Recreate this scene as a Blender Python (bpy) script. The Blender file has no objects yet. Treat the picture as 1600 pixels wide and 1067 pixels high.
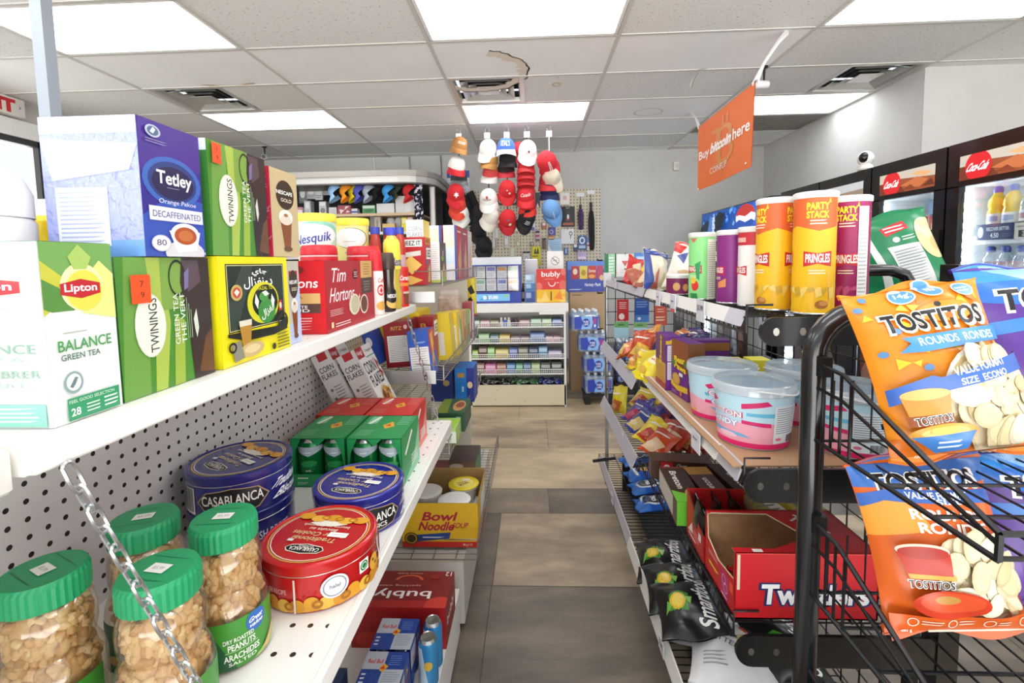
import bpy, bmesh, math, random
from mathutils import Vector, Matrix, Euler
random.seed(7)
R = math.radians
SC = bpy.context.scene
COL = SC.collection
# ---------------------------------------------------------------- camera, world, exposure
cam = bpy.data.objects.new('camera', bpy.data.cameras.new('camera'))
COL.objects.link(cam)
cam.data.sensor_width = 36.0
cam.data.lens = 736.7 / 1600 * 36
cam.data.shift_y = -(533.5 - 465.7) / 1600
cam.data.clip_start = 0.02
_p, _y, _r = .0765, .0431, -.0179
_f = Vector((-math.sin(_y) * math.cos(_p), math.cos(_y) * math.cos(_p), -math.sin(_p)))
_rt = Vector((math.cos(_y), math.sin(_y), 0)); _u = _rt.cross(_f)
_rr = _rt * math.cos(_r) + _u * math.sin(_r); _uu = _u * math.cos(_r) - _rt * math.sin(_r)
HC = 1.32
_m = Matrix((_rr, _uu, -_f)).transposed().to_4x4(); _m.translation = Vector((0, 0, HC))
cam.matrix_world = _m
SC.camera = cam
vs = SC.view_settings
vs.view_transform = 'Standard'; vs.look = 'None'; vs.gamma = 1; vs.use_curve_mapping = False
vs.exposure = 0.33
SC.cycles.max_bounces = 16; SC.cycles.diffuse_bounces = 9; SC.cycles.transparent_max_bounces = 24
SC.display_settings.display_device = 'sRGB'
W = bpy.data.worlds.new('daylight'); SC.world = W; W.use_nodes = True
# overcast sky above; brighter lower half added below the horizon to lift the ceiling
_n = W.node_tree; _bg = _n.nodes['Background']; _bg.inputs[1].default_value = 1.0
_tc = _n.nodes.new('ShaderNodeTexCoord'); _sx = _n.nodes.new('ShaderNodeSeparateXYZ'); _rm = _n.nodes.new('ShaderNodeValToRGB')
_mr = _n.nodes.new('ShaderNodeMapRange'); _mr.inputs[1].default_value = -1; _mr.inputs[2].default_value = 1
_n.links.new(_tc.outputs['Generated'], _sx.inputs[0]); _n.links.new(_sx.outputs[2], _mr.inputs[0]); _n.links.new(_mr.outputs[0], _rm.inputs[0]); _n.links.new(_rm.outputs[0], _bg.inputs[0])
_e = _rm.color_ramp.elements; _e[0].position = .48; _e[0].color = (4.4, 4.4, 4.3, 1); _e[1].position = .54; _e[1].color = (.85, .9, .95, 1)
PANEL_POWER = 4.7
# ---------------------------------------------------------------- materials
def lin(h):
    h = h.lstrip('#'); o = []
    for i in (0, 2, 4):
        c = int(h[i:i + 2], 16) / 255
        o.append(c / 12.92 if c <= .04045 else ((c + .055) / 1.055) ** 2.4)
    return (*o, 1)
_mats = {}
def mat(h, rough=.5, metal=0.0, coat=0.0, bump=0.0, bscale=60.0):
    k = (h, rough, metal, coat, bump, bscale)
    if k in _mats: return _mats[k]
    m = bpy.data.materials.new('paint_' + h.lstrip('#')); m.use_nodes = True
    n = m.node_tree; b = n.nodes['Principled BSDF']
    b.inputs['Base Color'].default_value = lin(h); b.inputs['Roughness'].default_value = rough
    b.inputs['Metallic'].default_value = metal
    if coat: b.inputs['Coat Weight'].default_value = coat; b.inputs['Coat Roughness'].default_value = .08
    if bump:
        t = n.nodes.new('ShaderNodeTexCoord'); z = n.nodes.new('ShaderNodeTexNoise'); z.inputs['Scale'].default_value = bscale; z.inputs['Detail'].default_value = 3
        bp = n.nodes.new('ShaderNodeBump'); bp.inputs['Strength'].default_value = bump; bp.inputs['Distance'].default_value = .01
        n.links.new(t.outputs['Object'], z.inputs['Vector']); n.links.new(z.outputs[0], bp.inputs['Height'])
        n.links.new(bp.outputs[0], b.inputs['Normal'])
        if coat: n.links.new(bp.outputs[0], b.inputs['Coat Normal'])
    _mats[k] = m; return m
def noise_mat(name, c1, c2, scale=(5, 5, 5), rough=.5, detail=6, lo=.35, hi=.65, c3=None, bump=0.0, coat=0.0):
    m = bpy.data.materials.new(name); m.use_nodes = True; n = m.node_tree; b = n.nodes['Principled BSDF']
    t = n.nodes.new('ShaderNodeTexCoord'); mp = n.nodes.new('ShaderNodeMapping'); mp.inputs['Scale'].default_value = scale
    z = n.nodes.new('ShaderNodeTexNoise'); z.inputs['Scale'].default_value = 1; z.inputs['Detail'].default_value = detail; z.inputs['Roughness'].default_value = .62
    r = n.nodes.new('ShaderNodeValToRGB'); e = r.color_ramp.elements
    e[0].position = lo; e[0].color = lin(c1); e[1].position = hi; e[1].color = lin(c2)
    if c3: x = e.new((lo + hi) / 2); x.color = lin(c3)
    n.links.new(t.outputs['Object'], mp.inputs[0]); n.links.new(mp.outputs[0], z.inputs['Vector']); n.links.new(z.outputs[0], r.inputs[0])
    n.links.new(r.outputs[0], b.inputs['Base Color']); b.inputs['Roughness'].default_value = rough
    if coat: b.inputs['Coat Weight'].default_value = coat
    if bump:
        bp = n.nodes.new('ShaderNodeBump'); bp.inputs['Strength'].default_value = bump; bp.inputs['Distance'].default_value = .002
        n.links.new(z.outputs[0], bp.inputs['Height']); n.links.new(bp.outputs[0], b.inputs['Normal'])
    return m
def emis(name, h, s):
    m = bpy.data.materials.new(name); m.use_nodes = True; b = m.node_tree.nodes['Principled BSDF']
    b.inputs['Base Color'].default_value = lin(h); b.inputs['Emission Color'].default_value = lin(h); b.inputs['Emission Strength'].default_value = s
    return m
def clear(name, tint='#ffffff', amount=.12, rough=.05, haze=None, hz=.0):
    """thin clear plastic / pane: mostly transparent with a glossy skin"""
    m = bpy.data.materials.new(name); m.use_nodes = True; n = m.node_tree; n.nodes.remove(n.nodes['Principled BSDF'])
    o = n.nodes['Material Output']; t = n.nodes.new('ShaderNodeBsdfTransparent'); g = n.nodes.new('ShaderNodeBsdfGlossy'); x = n.nodes.new('ShaderNodeMixShader')
    t.inputs[0].default_value = lin(tint); g.inputs['Roughness'].default_value = rough; g.inputs[0].default_value = (1, 1, 1, 1)
    lw = n.nodes.new('ShaderNodeLayerWeight'); lw.inputs[0].default_value = .25
    mm = n.nodes.new('ShaderNodeMath'); mm.operation = 'MULTIPLY_ADD'; mm.inputs[1].default_value = .5; mm.inputs[2].default_value = amount * .35
    n.links.new(lw.outputs['Fresnel'], mm.inputs[0]); n.links.new(mm.outputs[0], x.inputs[0]); n.links.new(t.outputs[0], x.inputs[1]); n.links.new(g.outputs[0], x.inputs[2])
    last = x
    if haze:
        d = n.nodes.new('ShaderNodeBsdfDiffuse'); d.inputs[0].default_value = lin(haze); y = n.nodes.new('ShaderNodeMixShader'); y.inputs[0].default_value = hz
        n.links.new(x.outputs[0], y.inputs[1]); n.links.new(d.outputs[0], y.inputs[2]); last = y
    n.links.new(last.outputs[0], o.inputs[0]); return m
def dots_mat(name, base, hole, sp, rad, ax=('Y', 'Z'), rough=.5):
    """painted board with a regular grid of small punched holes (object coordinates)"""
    m = bpy.data.materials.new(name); m.use_nodes = True; n = m.node_tree; b = n.nodes['Principled BSDF']
    t = n.nodes.new('ShaderNodeTexCoord'); s = n.nodes.new('ShaderNodeSeparateXYZ'); n.links.new(t.outputs['Object'], s.inputs[0]); sq = []
    for i, a in enumerate(ax):
        q = sp if not isinstance(sp, tuple) else sp[i]
        d = n.nodes.new('ShaderNodeMath'); d.operation = 'DIVIDE'; d.inputs[1].default_value = q; n.links.new(s.outputs[a], d.inputs[0])
        f = n.nodes.new('ShaderNodeMath'); f.operation = 'FLOORED_MODULO'; f.inputs[1].default_value = 1; n.links.new(d.outputs[0], f.inputs[0])
        u = n.nodes.new('ShaderNodeMath'); u.operation = 'SUBTRACT'; u.inputs[1].default_value = .5; n.links.new(f.outputs[0], u.inputs[0])
        w = n.nodes.new('ShaderNodeMath'); w.operation = 'MULTIPLY'; w.inputs[1].default_value = q; n.links.new(u.outputs[0], w.inputs[0])
        p = n.nodes.new('ShaderNodeMath'); p.operation = 'MULTIPLY'; n.links.new(w.outputs[0], p.inputs[0]); n.links.new(w.outputs[0], p.inputs[1]); sq.append(p)
    a = n.nodes.new('ShaderNodeMath'); a.operation = 'ADD'; n.links.new(sq[0].outputs[0], a.inputs[0]); n.links.new(sq[1].outputs[0], a.inputs[1])
    l = n.nodes.new('ShaderNodeMath'); l.operation = 'LESS_THAN'; l.inputs[1].default_value = rad * rad; n.links.new(a.outputs[0], l.inputs[0])
    x = n.nodes.new('ShaderNodeMix'); x.data_type = 'RGBA'; x.inputs[6].default_value = lin(base); x.inputs[7].default_value = lin(hole)
    n.links.new(l.outputs[0], x.inputs[0]); n.links.new(x.outputs[2], b.inputs['Base Color']); b.inputs['Roughness'].default_value = rough
    return m
# ---------------------------------------------------------------- lettering
_txt = {}
def text2d(s, bold=0.0):
    """vertices (unit box) and faces of a word in the built-in typeface"""
    k = (s, bold)
    if k in _txt: return _txt[k]
    c = bpy.data.curves.new('lettering', 'FONT'); c.body = s; c.resolution_u = 3; c.offset = bold; c.fill_mode = 'FRONT'
    o = bpy.data.objects.new('lettering', c)
    me = o.to_mesh()
    vs_ = [(v.co.x, v.co.y) for v in me.vertices]; fs = [tuple(p.vertices) for p in me.polygons]
    o.to_mesh_clear(); bpy.data.objects.remove(o); bpy.data.curves.remove(c)
    if vs_:
        x0 = min(v[0] for v in vs_); x1 = max(v[0] for v in vs_); y0 = min(v[1] for v in vs_); y1 = max(v[1] for v in vs_)
        vs_ = [((x - x0) / max(x1 - x0, 1e-6), (y - y0) / max(y1 - y0, 1e-6)) for x, y in vs_]
    _txt[k] = (vs_, fs); return _txt[k]
# ---------------------------------------------------------------- mesh builder
class MB:
    def __init__(s): s.v = []; s.f = []; s.fm = []; s.fs = []; s.m = []
    def mi(s, m):
        if isinstance(m, str): m = mat(m)
        if m not in s.m: s.m.append(m)
        return s.m.index(m)
    def add(s, vs_, fs, m, smooth=False, M=None):
        i = len(s.v); k = s.mi(m)
        s.v += [tuple(M @ Vector(p)) if M else tuple(p) for p in vs_]
        for f in fs: s.f.append(tuple(i + j for j in f)); s.fm.append(k); s.fs.append(smooth)
        return s
    def box(s, x0, y0, z0, x1, y1, z1, m, M=None):
        P = [(x, y, z) for z in (z0, z1) for y in (y0, y1) for x in (x0, x1)]
        return s.add(P, [(0, 2, 3, 1), (4, 5, 7, 6), (0, 1, 5, 4), (2, 6, 7, 3), (0, 4, 6, 2), (1, 3, 7, 5)], m, False, M)
    def rbox(s, x0, y0, z0, x1, y1, z1, b, m, M=None, seg=2):
        """box with rounded vertical edges and chamfered rims"""
        def ring(i, z):
            o = []
            for cx, cy, a in ((x1 - b, y1 - b, 0), (x0 + b, y1 - b, 90), (x0 + b, y0 + b, 180), (x1 - b, y0 + b, 270)):
                for k in range(seg + 1):
                    t = R(a + 90 * k / seg); o.append((cx + (b - i) * math.cos(t), cy + (b - i) * math.sin(t), z))
            return o
        e = b * .6; L = [ring(e, z0), ring(0, z0 + e), ring(0, z1 - e), ring(e, z1)]; n = len(L[0]); P = sum(L, [])
        F = [(r * n + k, r * n + (k + 1) % n, (r + 1) * n + (k + 1) % n, (r + 1) * n + k) for r in range(3) for k in range(n)]
        F += [tuple(range(n))[::-1], tuple(range(3 * n, 4 * n))]
        return s.add(P, F, m, True, M)
    def lathe(s, prof, m, seg=28, c=(0, 0, 0), M=None, smooth=True, a0=0, a1=360):
        full = abs(a1 - a0) >= 360; n = seg if full else seg + 1; P = []; F = []
        for r, z in prof:
            for k in range(n):
                a = R(a0 + (a1 - a0) * k / seg); P.append((c[0] + r * math.cos(a), c[1] + r * math.sin(a), c[2] + z))
        for i in range(len(prof) - 1):
            for k in range(seg):
                k2 = (k + 1) % n; F.append((i * n + k, i * n + k2, (i + 1) * n + k2, (i + 1) * n + k))
        return s.add(P, F, m, smooth, M)
    def disc(s, r, z, m, seg=28, c=(0, 0, 0), M=None):
        return s.add([(c[0] + r * math.cos(2 * math.pi * k / seg), c[1] + r * math.sin(2 * math.pi * k / seg), c[2] + z) for k in range(seg)], [tuple(range(seg))], m, False, M)
    def tube(s, pts, r, m, seg=6, closed=False, M=None):
        pts = [Vector(p) for p in pts]; n = len(pts); P = []; F = []; prev = None
        for i, p in enumerate(pts):
            a = pts[(i - 1) % n] if (closed or i) else p; b = pts[(i + 1) % n] if (closed or i < n - 1) else p
            t = (b - a)
            if t.length < 1e-9: t = Vector((0, 0, 1))
            t.normalize()
            if prev is None:
                u = t.cross(Vector((0, 0, 1)))
                if u.length < .05: u = t.cross(Vector((0, 1, 0)))
            else: u = prev - t * prev.dot(t)
            u.normalize(); prev = u; w = t.cross(u)
            rr = r[i] if isinstance(r, (list, tuple)) else r
            for k in range(seg):
                q = 2 * math.pi * (k + .5) / seg; P.append(p + (u * math.cos(q) + w * math.sin(q)) * rr)
        for i in range(n if closed else n - 1):
            j = (i + 1) % n
            for k in range(seg): F.append((i * seg + k, i * seg + (k + 1) % seg, j * seg + (k + 1) % seg, j * seg + k))
        if not closed: F += [tuple(range(seg))[::-1], tuple(range((n - 1) * seg, n * seg))]
        return s.add(P, F, m, seg > 4, M)
    def ball(s, c, r, m, seg=12, ring=8, M=None):
        if not isinstance(r, (tuple, list)): r = (r, r, r)
        P = []; F = []
        for i in range(ring + 1):
            t = math.pi * i / ring
            for k in range(seg):
                a = 2 * math.pi * k / seg; P.append((c[0] + r[0] * math.sin(t) * math.cos(a), c[1] + r[1] * math.sin(t) * math.sin(a), c[2] + r[2] * math.cos(t)))
        for i in range(ring):
            for k in range(seg): F.append((i * seg + k, (i + 1) * seg + k, (i + 1) * seg + (k + 1) % seg, i * seg + (k + 1) % seg))
        return s.add(P, F, m, True, M)
    def grid(s, fn, nu, nv, m, M=None, smooth=True):
        P = [fn(i / nu, j / nv) for j in range(nv + 1) for i in range(nu + 1)]
        F = [(j * (nu + 1) + i, j * (nu + 1) + i + 1, (j + 1) * (nu + 1) + i + 1, (j + 1) * (nu + 1) + i) for j in range(nv) for i in range(nu)]
        return s.add(P, F, m, smooth, M)
    def prism(s, pts, z0, z1, m, M=None):
        n = len(pts); P = [(x, y, z0) for x, y in pts] + [(x, y, z1) for x, y in pts]
        F = [tuple(range(n))[::-1], tuple(range(n, 2 * n))] + [(i, (i + 1) % n, n + (i + 1) % n, n + i) for i in range(n)]
        return s.add(P, F, m, False, M)
    def art(s, fn, w, h, items, step=None, off=.0003, lay=.00012, rough=.4):
        """printed design: flat shapes in a unit square, laid on the surface fn(u, v, height)"""
        bm = bmesh.new() if step else None; k = 0
        for it in items:
            o = off + lay * k; k += 1; t = it[0]; shapes = []
            if t == 'r': _, a, b, c, d, col = it; shapes = [[(a, b), (c, b), (c, d), (a, d)]]
            elif t == 'e':
                cx, cy, rx, ry, col = it[1:6]; shapes = [[(cx + rx * math.cos(2 * math.pi * q / 24), cy + ry * math.sin(2 * math.pi * q / 24)) for q in range(24)]]
            elif t == 'ring':
                cx, cy, rx, ry, th, col = it[1:7]; N = 28
                for q in range(N):
                    a, b = 2 * math.pi * q / N, 2 * math.pi * (q + 1) / N
                    shapes.append([(cx + rx * math.cos(a), cy + ry * math.sin(a)), (cx + rx * math.cos(b), cy + ry * math.sin(b)), (cx + rx * (1 - th) * math.cos(b), cy + ry * (1 - th) * math.sin(b)), (cx + rx * (1 - th) * math.cos(a), cy + ry * (1 - th) * math.sin(a))])
            elif t == 'p': _, q, col = it; shapes = [q]
            elif t == 'l':
                a, b, c, d, n, col = it[1:7]; rnd = random.Random(int(a * 1000 + b * 777 + n))
                for q in range(n):
                    y = d - (d - b) * (q + .75) / n; shapes.append([(a, y), (a + (c - a) * rnd.uniform(.65, 1), y), (a + (c - a) * .98, y + (d - b) * .4 / n), (a, y + (d - b) * .4 / n)])
            elif t == 'bar':
                a, b, c, d, col = it[1:6]; rnd = random.Random(int(a * 999 + b * 333)); x = a
                while x < c:
                    ww = rnd.uniform(.015, .05) * (c - a); shapes.append([(x, b), (min(x + ww, c), b), (min(x + ww, c), d), (x, d)]); x += ww + rnd.uniform(.015, .04) * (c - a)
            elif t == 't':
                cx, cy, tw, th, st, col = it[1:7]; rot = it[7] if len(it) > 7 else 0; bold = it[8] if len(it) > 8 else .01; sh = it[9] if len(it) > 9 else 0
                V, F = text2d(st, bold); ca, sa = math.cos(R(rot)), math.sin(R(rot)); Q = []
                for x, y in V:
                    px = ((x - .5) * tw + (y - .5) * sh * th); py = (y - .5) * th
                    if abs(rot) > .01:   # size given along the writing, in fractions of the face
                        if abs(abs(rot) - 90) < 30: px, py = px * h, py * w
                        else: px, py = px * w, py * h
                        px, py = px * ca - py * sa, px * sa + py * ca; px /= w; py /= h
                    Q.append((cx + px, cy + py))
                shapes = [[Q[i] for i in f] for f in F]
            shapes = [[(min(1, max(0, x)), min(1, max(0, y))) for x, y in sp] for sp in shapes]
            m = col if not isinstance(col, str) else mat(col, rough)
            if step:
                mi = s.mi(m)
                for sp in shapes:
                    if len(sp) < 3: continue
                    f = bm.faces.new([bm.verts.new((x, y, o)) for x, y in sp]); f.material_index = mi
            else:
                for sp in shapes: s.add([fn(x, y, o) for x, y in sp], [tuple(range(len(sp)))], m)
        if step:
            if not isinstance(step, tuple): step = (step, step)
            for ax in (0, 1):
                st = step[ax]
                if not st: continue
                lo = min((v.co[ax] for v in bm.verts), default=0); hi = max((v.co[ax] for v in bm.verts), default=0)
                x = math.ceil(lo / st) * st
                while x < hi:
                    co = [0, 0, 0]; co[ax] = x; no = [0, 0, 0]; no[ax] = 1
                    bmesh.ops.bisect_plane(bm, geom=bm.verts[:] + bm.edges[:] + bm.faces[:], dist=1e-6, plane_co=co, plane_no=no); x += st
            bm.verts.index_update(); i = len(s.v)
            s.v += [tuple(fn(v.co.x, v.co.y, v.co.z)) for v in bm.verts]
            for f in bm.faces: s.f.append(tuple(i + v.index for v in f.verts)); s.fm.append(f.material_index); s.fs.append(True)
            bm.free()
        return s
    def mesh(s, name):
        me = bpy.data.meshes.new(name); me.from_pydata(s.v, [], s.f)
        for m in s.m: me.materials.append(m)
        me.polygons.foreach_set('material_index', s.fm); me.polygons.foreach_set('use_smooth', s.fs); me.update()
        if any(s.fs): me.set_sharp_from_angle(angle=R(38))
        return me
    def build(s, name, parent=None, loc=None, rot=None):
        o = bpy.data.objects.new(name, s.mesh(name)); COL.objects.link(o)
        if parent: o.parent = parent
        if loc: o.location = loc
        if rot is not None: o.rotation_euler = rot if isinstance(rot, (tuple, list, Euler)) else (0, 0, rot)
        return o
def tag(o, label=None, cat=None, group=None, kind=None):
    if label: o['label'] = label
    if cat: o['category'] = cat
    if group: o['group'] = group
    if kind: o['kind'] = kind
    return o
def thing(name, label, cat, loc=(0, 0, 0), rot=0, group=None):
    o = bpy.data.objects.new(name, None); COL.objects.link(o); o.empty_display_size = .05
    o.location = loc; o.rotation_euler = rot if isinstance(rot, (tuple, list)) else (0, 0, rot)
    return tag(o, label, cat, group)
def struct(mb, name): return tag(mb.build(name), kind='structure')
def copy_tree(root, loc=None, rot=None, label=None, group=None):
    r = root.copy(); COL.objects.link(r)
    if loc is not None: r.location = loc
    if rot is not None: r.rotation_euler = rot if isinstance(rot, (tuple, list)) else (0, 0, rot)
    if label: r['label'] = label
    if group: r['group'] = group
    for ch in list(root.children):
        c = ch.copy(); COL.objects.link(c); c.parent = r
        for g in list(ch.children):
            d = g.copy(); COL.objects.link(d); d.parent = c
    return r
# faces of a carton w x d x h (base centred on the origin), unit-square art coordinates
def faceF(w, d, h): return lambda x, y, o: ((x - .5) * w, -d / 2 - o, y * h)
def faceR(w, d, h): return lambda x, y, o: (w / 2 + o, (x - .5) * d, y * h)
def faceL(w, d, h): return lambda x, y, o: (-w / 2 - o, (.5 - x) * d, y * h)
def faceT(w, d, h): return lambda x, y, o: ((x - .5) * w, (y - .5) * d, h + o)
def carton_mb(w, d, h, base, F=(), Rr=(), L=(), T=(), rough=.4, mb=None):
    mb = mb or MB(); m = base if not isinstance(base, str) else mat(base, rough)
    mb.box(-w / 2, -d / 2, 0, w / 2, d / 2, h, m)
    for fn, a, b, it in ((faceF, w, h, F), (faceR, d, h, Rr), (faceL, d, h, L), (faceT, w, d, T)):
        if it: mb.art(fn(w, d, h), a, b, it, rough=rough)
    return mb
def carton(name, label, cat, loc, size, base, rot=0, group=None, **k):
    return tag(carton_mb(*size, base, **k).build(name, loc=loc, rot=rot), label, cat, group)
def cylfn(r, z0, hh, a0=-90, span=360, r2=None):
    """wrap art round a can: x = .5 faces angle a0; width spans `span` degrees"""
    def f(x, y, o):
        a = R(a0 + (x - .5) * span); rr = r + (r2 - r) * y if r2 else r
        return ((rr + o) * math.cos(a), (rr + o) * math.sin(a), z0 + y * hh)
    return f
# ================================================================ the room
CZ = HC + 1.426
YB = 6.35; XL = -4.3; XR = 3.02; YJ = 3.86
gx = [1.22 * k - .646 for k in range(-4, 6)]; gy = [.61 * r + 3.14 for r in range(-8, 7)]
wallm = noise_mat('grey_wall_paint', '#bfbebb', '#c7c6c3', (2, 2, 2), .7)
wallw = noise_mat('light_grey_wall_paint', '#c9c8c5', '#d2d1ce', (2, 2, 2), .7)
t_white = noise_mat('ceiling_tile_plain', '#f3f4f4', '#f8f8f8', (3, 3, 3), .9)
t_fiss = noise_mat('ceiling_tile_fissured', '#8f8b84', '#e6e6e4', (55, 55, 55), .95, 4, .30, .40)
t_old = noise_mat('ceiling_tile_old', '#dad9d6', '#e6e5e2', (90, 90, 90), .95, 4, .40, .50)
t_dark = noise_mat('ceiling_tile_darker', '#8d8a82', '#9b978e', (6, 6, 6), .95)  # grey-brown tile, darker than the rest
LIGHTS = [(i, y) for i in (-2, 0, 2) for y in (-1.13, .70, 2.53, 4.36)]
VENTS = [(-3.05, 3.75), (-.64, 3.75), (2.405, 3.75)]
mb = MB()
rnd = random.Random(3)
for i in range(len(gx) - 1):
    for j in range(len(gy) - 1):
        x0, x1, y0, y1 = gx[i], gx[i + 1], gy[j], min(gy[j + 1], YB)
        if y0 >= YB: continue
        k = round((x0 + .646) / 1.22)
        if any(k == a and abs(y0 - b) < .1 for a, b in LIGHTS): continue
        t = rnd.choice([t_white, t_white, t_fiss, t_old])
        if k in (-1, 1) and abs(y0 - 2.53) < .1: t = t_fiss
        if k == -1 and y0 > 3: t = t_white
        if k == 1 and abs(y0 - 3.14) < .1: t = t_white
        if k == 2 and abs(y0 - 4.97) < .1: t = t_dark
        if k == 0 and abs(y0 - 3.14) < .1: t = t_white
        hole = [v for v in VENTS if x0 - .05 < v[0] < x1 - .3 and abs(v[1] - y0) < .1]
        if hole:
            hx = hole[0][0]
            for a, b in ((x0, hx), (hx + .6, x1)):
                if b - a > .03: mb.add([(a, y0, CZ), (b, y0, CZ), (b, y1, CZ), (a, y1, CZ)], [(0, 1, 2, 3)], t)
            continue
        mb.add([(x0, y0, CZ), (x1, y0, CZ), (x1, y1, CZ), (x0, y1, CZ)], [(0, 1, 2, 3)], t)
# old water stains: a brown tide ring on the tile in front of the middle vent, faint ones elsewhere
def stain(cx, cy, rx, ry, th, col, a0=0, a1=360):
    N = 40; P = []
    rn = random.Random(int(cx * 100))
    for q in range(N + 1):
        a = R(a0 + (a1 - a0) * q / N); w = 1 + rn.uniform(-.03, .03)
        P += [(cx + rx * w * math.cos(a), cy + ry * w * math.sin(a), CZ - .0012), (cx + rx * (w - th * rn.uniform(.6, 1.2)) * math.cos(a), cy + ry * (w - th) * math.sin(a), CZ - .0012)]
    mb.add(P, [(2 * q, 2 * q + 2, 2 * q + 3, 2 * q + 1) for q in range(N)], col)
stain(-.40, 3.66, .40, .40, .22, mat('#e4dacb', .9), -70, 130); stain(-.40, 3.66, .40, .40, .03, mat('#d6c4ab', .9), -70, 130)
stain(.22, 3.95, .04, .05, .5, mat('#d6c2a6', .9)); stain(1.15, 4.75, .14, .12, .12, mat('#cfcac0', .9))
stain(-2.35, 3.70, .22, .06, .4, mat('#d3bfa4', .9), 0, 180)
struct(mb, 'ceiling')
mb = MB(); gm = mat('#cfcdc8', .5)
for x in gx: mb.box(x - .012, gy[0], CZ - .006, x + .012, YB, CZ + .02, gm)
for y in gy:
    if y < YB: mb.box(gx[0], y - .012, CZ - .005, gx[-1], y + .012, CZ + .02, gm)
struct(mb, 'trim_1')
# walls
mb = MB(); mb.box(XL - .15, YB, 0, XR + .6, YB + .12, CZ + .02, wallm); struct(mb, 'wall_back')
mb = MB(); mb.box(XR, YJ, 0, XR + .5, YB, CZ + .02, wallw); mb.box(XR + .001, YJ - .01, 0, 5.2, YJ, CZ + .02, wallm); struct(mb, 'wall_right')
mb = MB(); mb.box(5.2, -1.5, 0, 5.3, YJ, CZ + .02, wallm); struct(mb, 'wall_far_right')
WY0, WY1, WZ0, WZ1 = 2.2, 4.06, 1.87, 2.43
mb = MB()
mb.box(XL - .12, -1.5, 0, XL, WY0, CZ + .02, wallm); mb.box(XL - .12, WY1, 0, XL, YB, CZ + .02, wallm)
mb.box(XL - .12, WY0, 0, XL, WY1, WZ0, wallm); mb.box(XL - .12, WY0, WZ1, XL, WY1, CZ + .02, wallm); struct(mb, 'wall_left')
mb = MB(); dk = mat('#2c2c2e', .4); wt = mat('#e8e8e6', .4)
for a, b, c, d in ((WY0, WZ0, WY1, WZ0 + .05), (WY0, WZ1 - .05, WY1, WZ1), (WY0, WZ0, WY0 + .05, WZ1), (WY1 - .05, WZ0, WY1, WZ1)): mb.box(XL - .02, a, b, XL + .03, c, d, dk)
mb.box(XL, WY0 - .1, WZ1, XL + .05, WY1 + .1, WZ1 + .14, wt); mb.box(XL, WY0 - .1, WZ0 - .2, XL + .1, WY1 + .1, WZ0, wt)
w1 = struct(mb, 'window_1')
mb = MB(); mb.box(XL - .06, WY0 + .05, WZ0 + .05, XL - .05, WY1 - .05, WZ1 - .05, clear('window_pane', amount=.1)); mb.build('pane', w1)
# floor of large slate-look vinyl tiles
FL = [noise_mat('vinyl_slate_a', '#7c705f', '#bda98c', (2.2, 5.5, 2), .42, 8, .32, .68, '#9d8c75'),
      noise_mat('vinyl_slate_b', '#554c42', '#857868', (2.0, 6.0, 2), .42, 8, .32, .68, '#6c6154'),
      noise_mat('vinyl_slate_c', '#94866f', '#cfba98', (1.8, 4.5, 2), .42, 8, .30, .66, '#b19f82'),
      noise_mat('vinyl_slate_d', '#6a5e50', '#9a8b76', (2.4, 5.0, 2), .42, 8, .32, .68, '#807362')]
mb = MB(); seam = mat('#48433c', .7)
mb.add([(-4.4, -1.5, -.004), (5.3, -1.5, -.004), (5.3, 6.5, -.004), (-4.4, 6.5, -.004)], [(0, 1, 2, 3)], seam)
ys = [-1.5, -.9, -.3, .15, .71, 1.27, 1.83, 2.388, 2.66, 3.26, 3.86, 4.46, 5.06, 5.66, 6.5]
pick = {2: 1, 3: 1, 4: 3, 5: 1, 6: 0, 7: 1, 8: 2, 9: 0, 10: 2}
for j in range(len(ys) - 1):
    off = {5: -.183, 6: -.18, 7: .075, 8: -.3, 9: .1}.get(j, [-.13, -.25, -.15, .22, 0][j % 5])
    x = off - 5.4
    while x < 5.3:
        x1 = x + .9; p = FL[pick.get(j, j % 4)] if random.random() < .6 else random.choice(FL)
        if -.3 < x + .45 < .9: p = FL[pick.get(j, j % 4)]
        if j in (5, 6) and x1 < -.1: p = FL[1]
        mb.add([(x + .0012, ys[j] + .0012, 0), (x1 - .0012, ys[j] + .0012, 0), (x1 - .0012, ys[j + 1] - .0012, 0), (x + .0012, ys[j + 1] - .0012, 0)], [(0, 1, 2, 3)], p); x = x1
struct(mb, 'floor')
# recessed light panels
lm = emis('lit_diffuser', '#f9fbff', PANEL_POWER)
mb = MB(); fr = mat('#f2f1ee', .4)
for a, b, c, d in ((0, 0, 1.19, .02), (0, .565, 1.19, .585), (0, 0, .02, .585), (1.17, 0, 1.19, .585)): mb.box(a, b, -.004, c, d, .06, fr)
mb2 = MB(); mb2.add([(.02, .02, .004), (1.17, .02, .004), (1.17, .565, .004), (.02, .565, .004)], [(0, 3, 2, 1)], lm)
place = {(-2, 2.53): 'lit ceiling light panel at upper left, behind the grey pole', (0, 2.53): 'large lit ceiling light panel at top centre over the aisle', (2, 2.53): 'lit ceiling light panel at the top right corner',
         (-2, 4.36): 'lit ceiling light panel at left behind the left air vent', (0, 4.36): 'lit ceiling light panel just in front of the hanging caps', (2, 4.36): 'lit ceiling light panel partly behind the orange banner'}
first = None
for k, y in LIGHTS:
    lab = place.get((k, y), 'lit ceiling light panel above and behind the camera'); loc = (1.22 * k - .646 + .015, y + .0125, CZ)
    if first is None:
        first = thing('ceiling_light', lab, 'ceiling light', loc, 0, 'recessed ceiling light panels'); mb.build('frame', first); mb2.build('diffuser', first)
    else: copy_tree(first, loc, None, lab)
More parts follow.
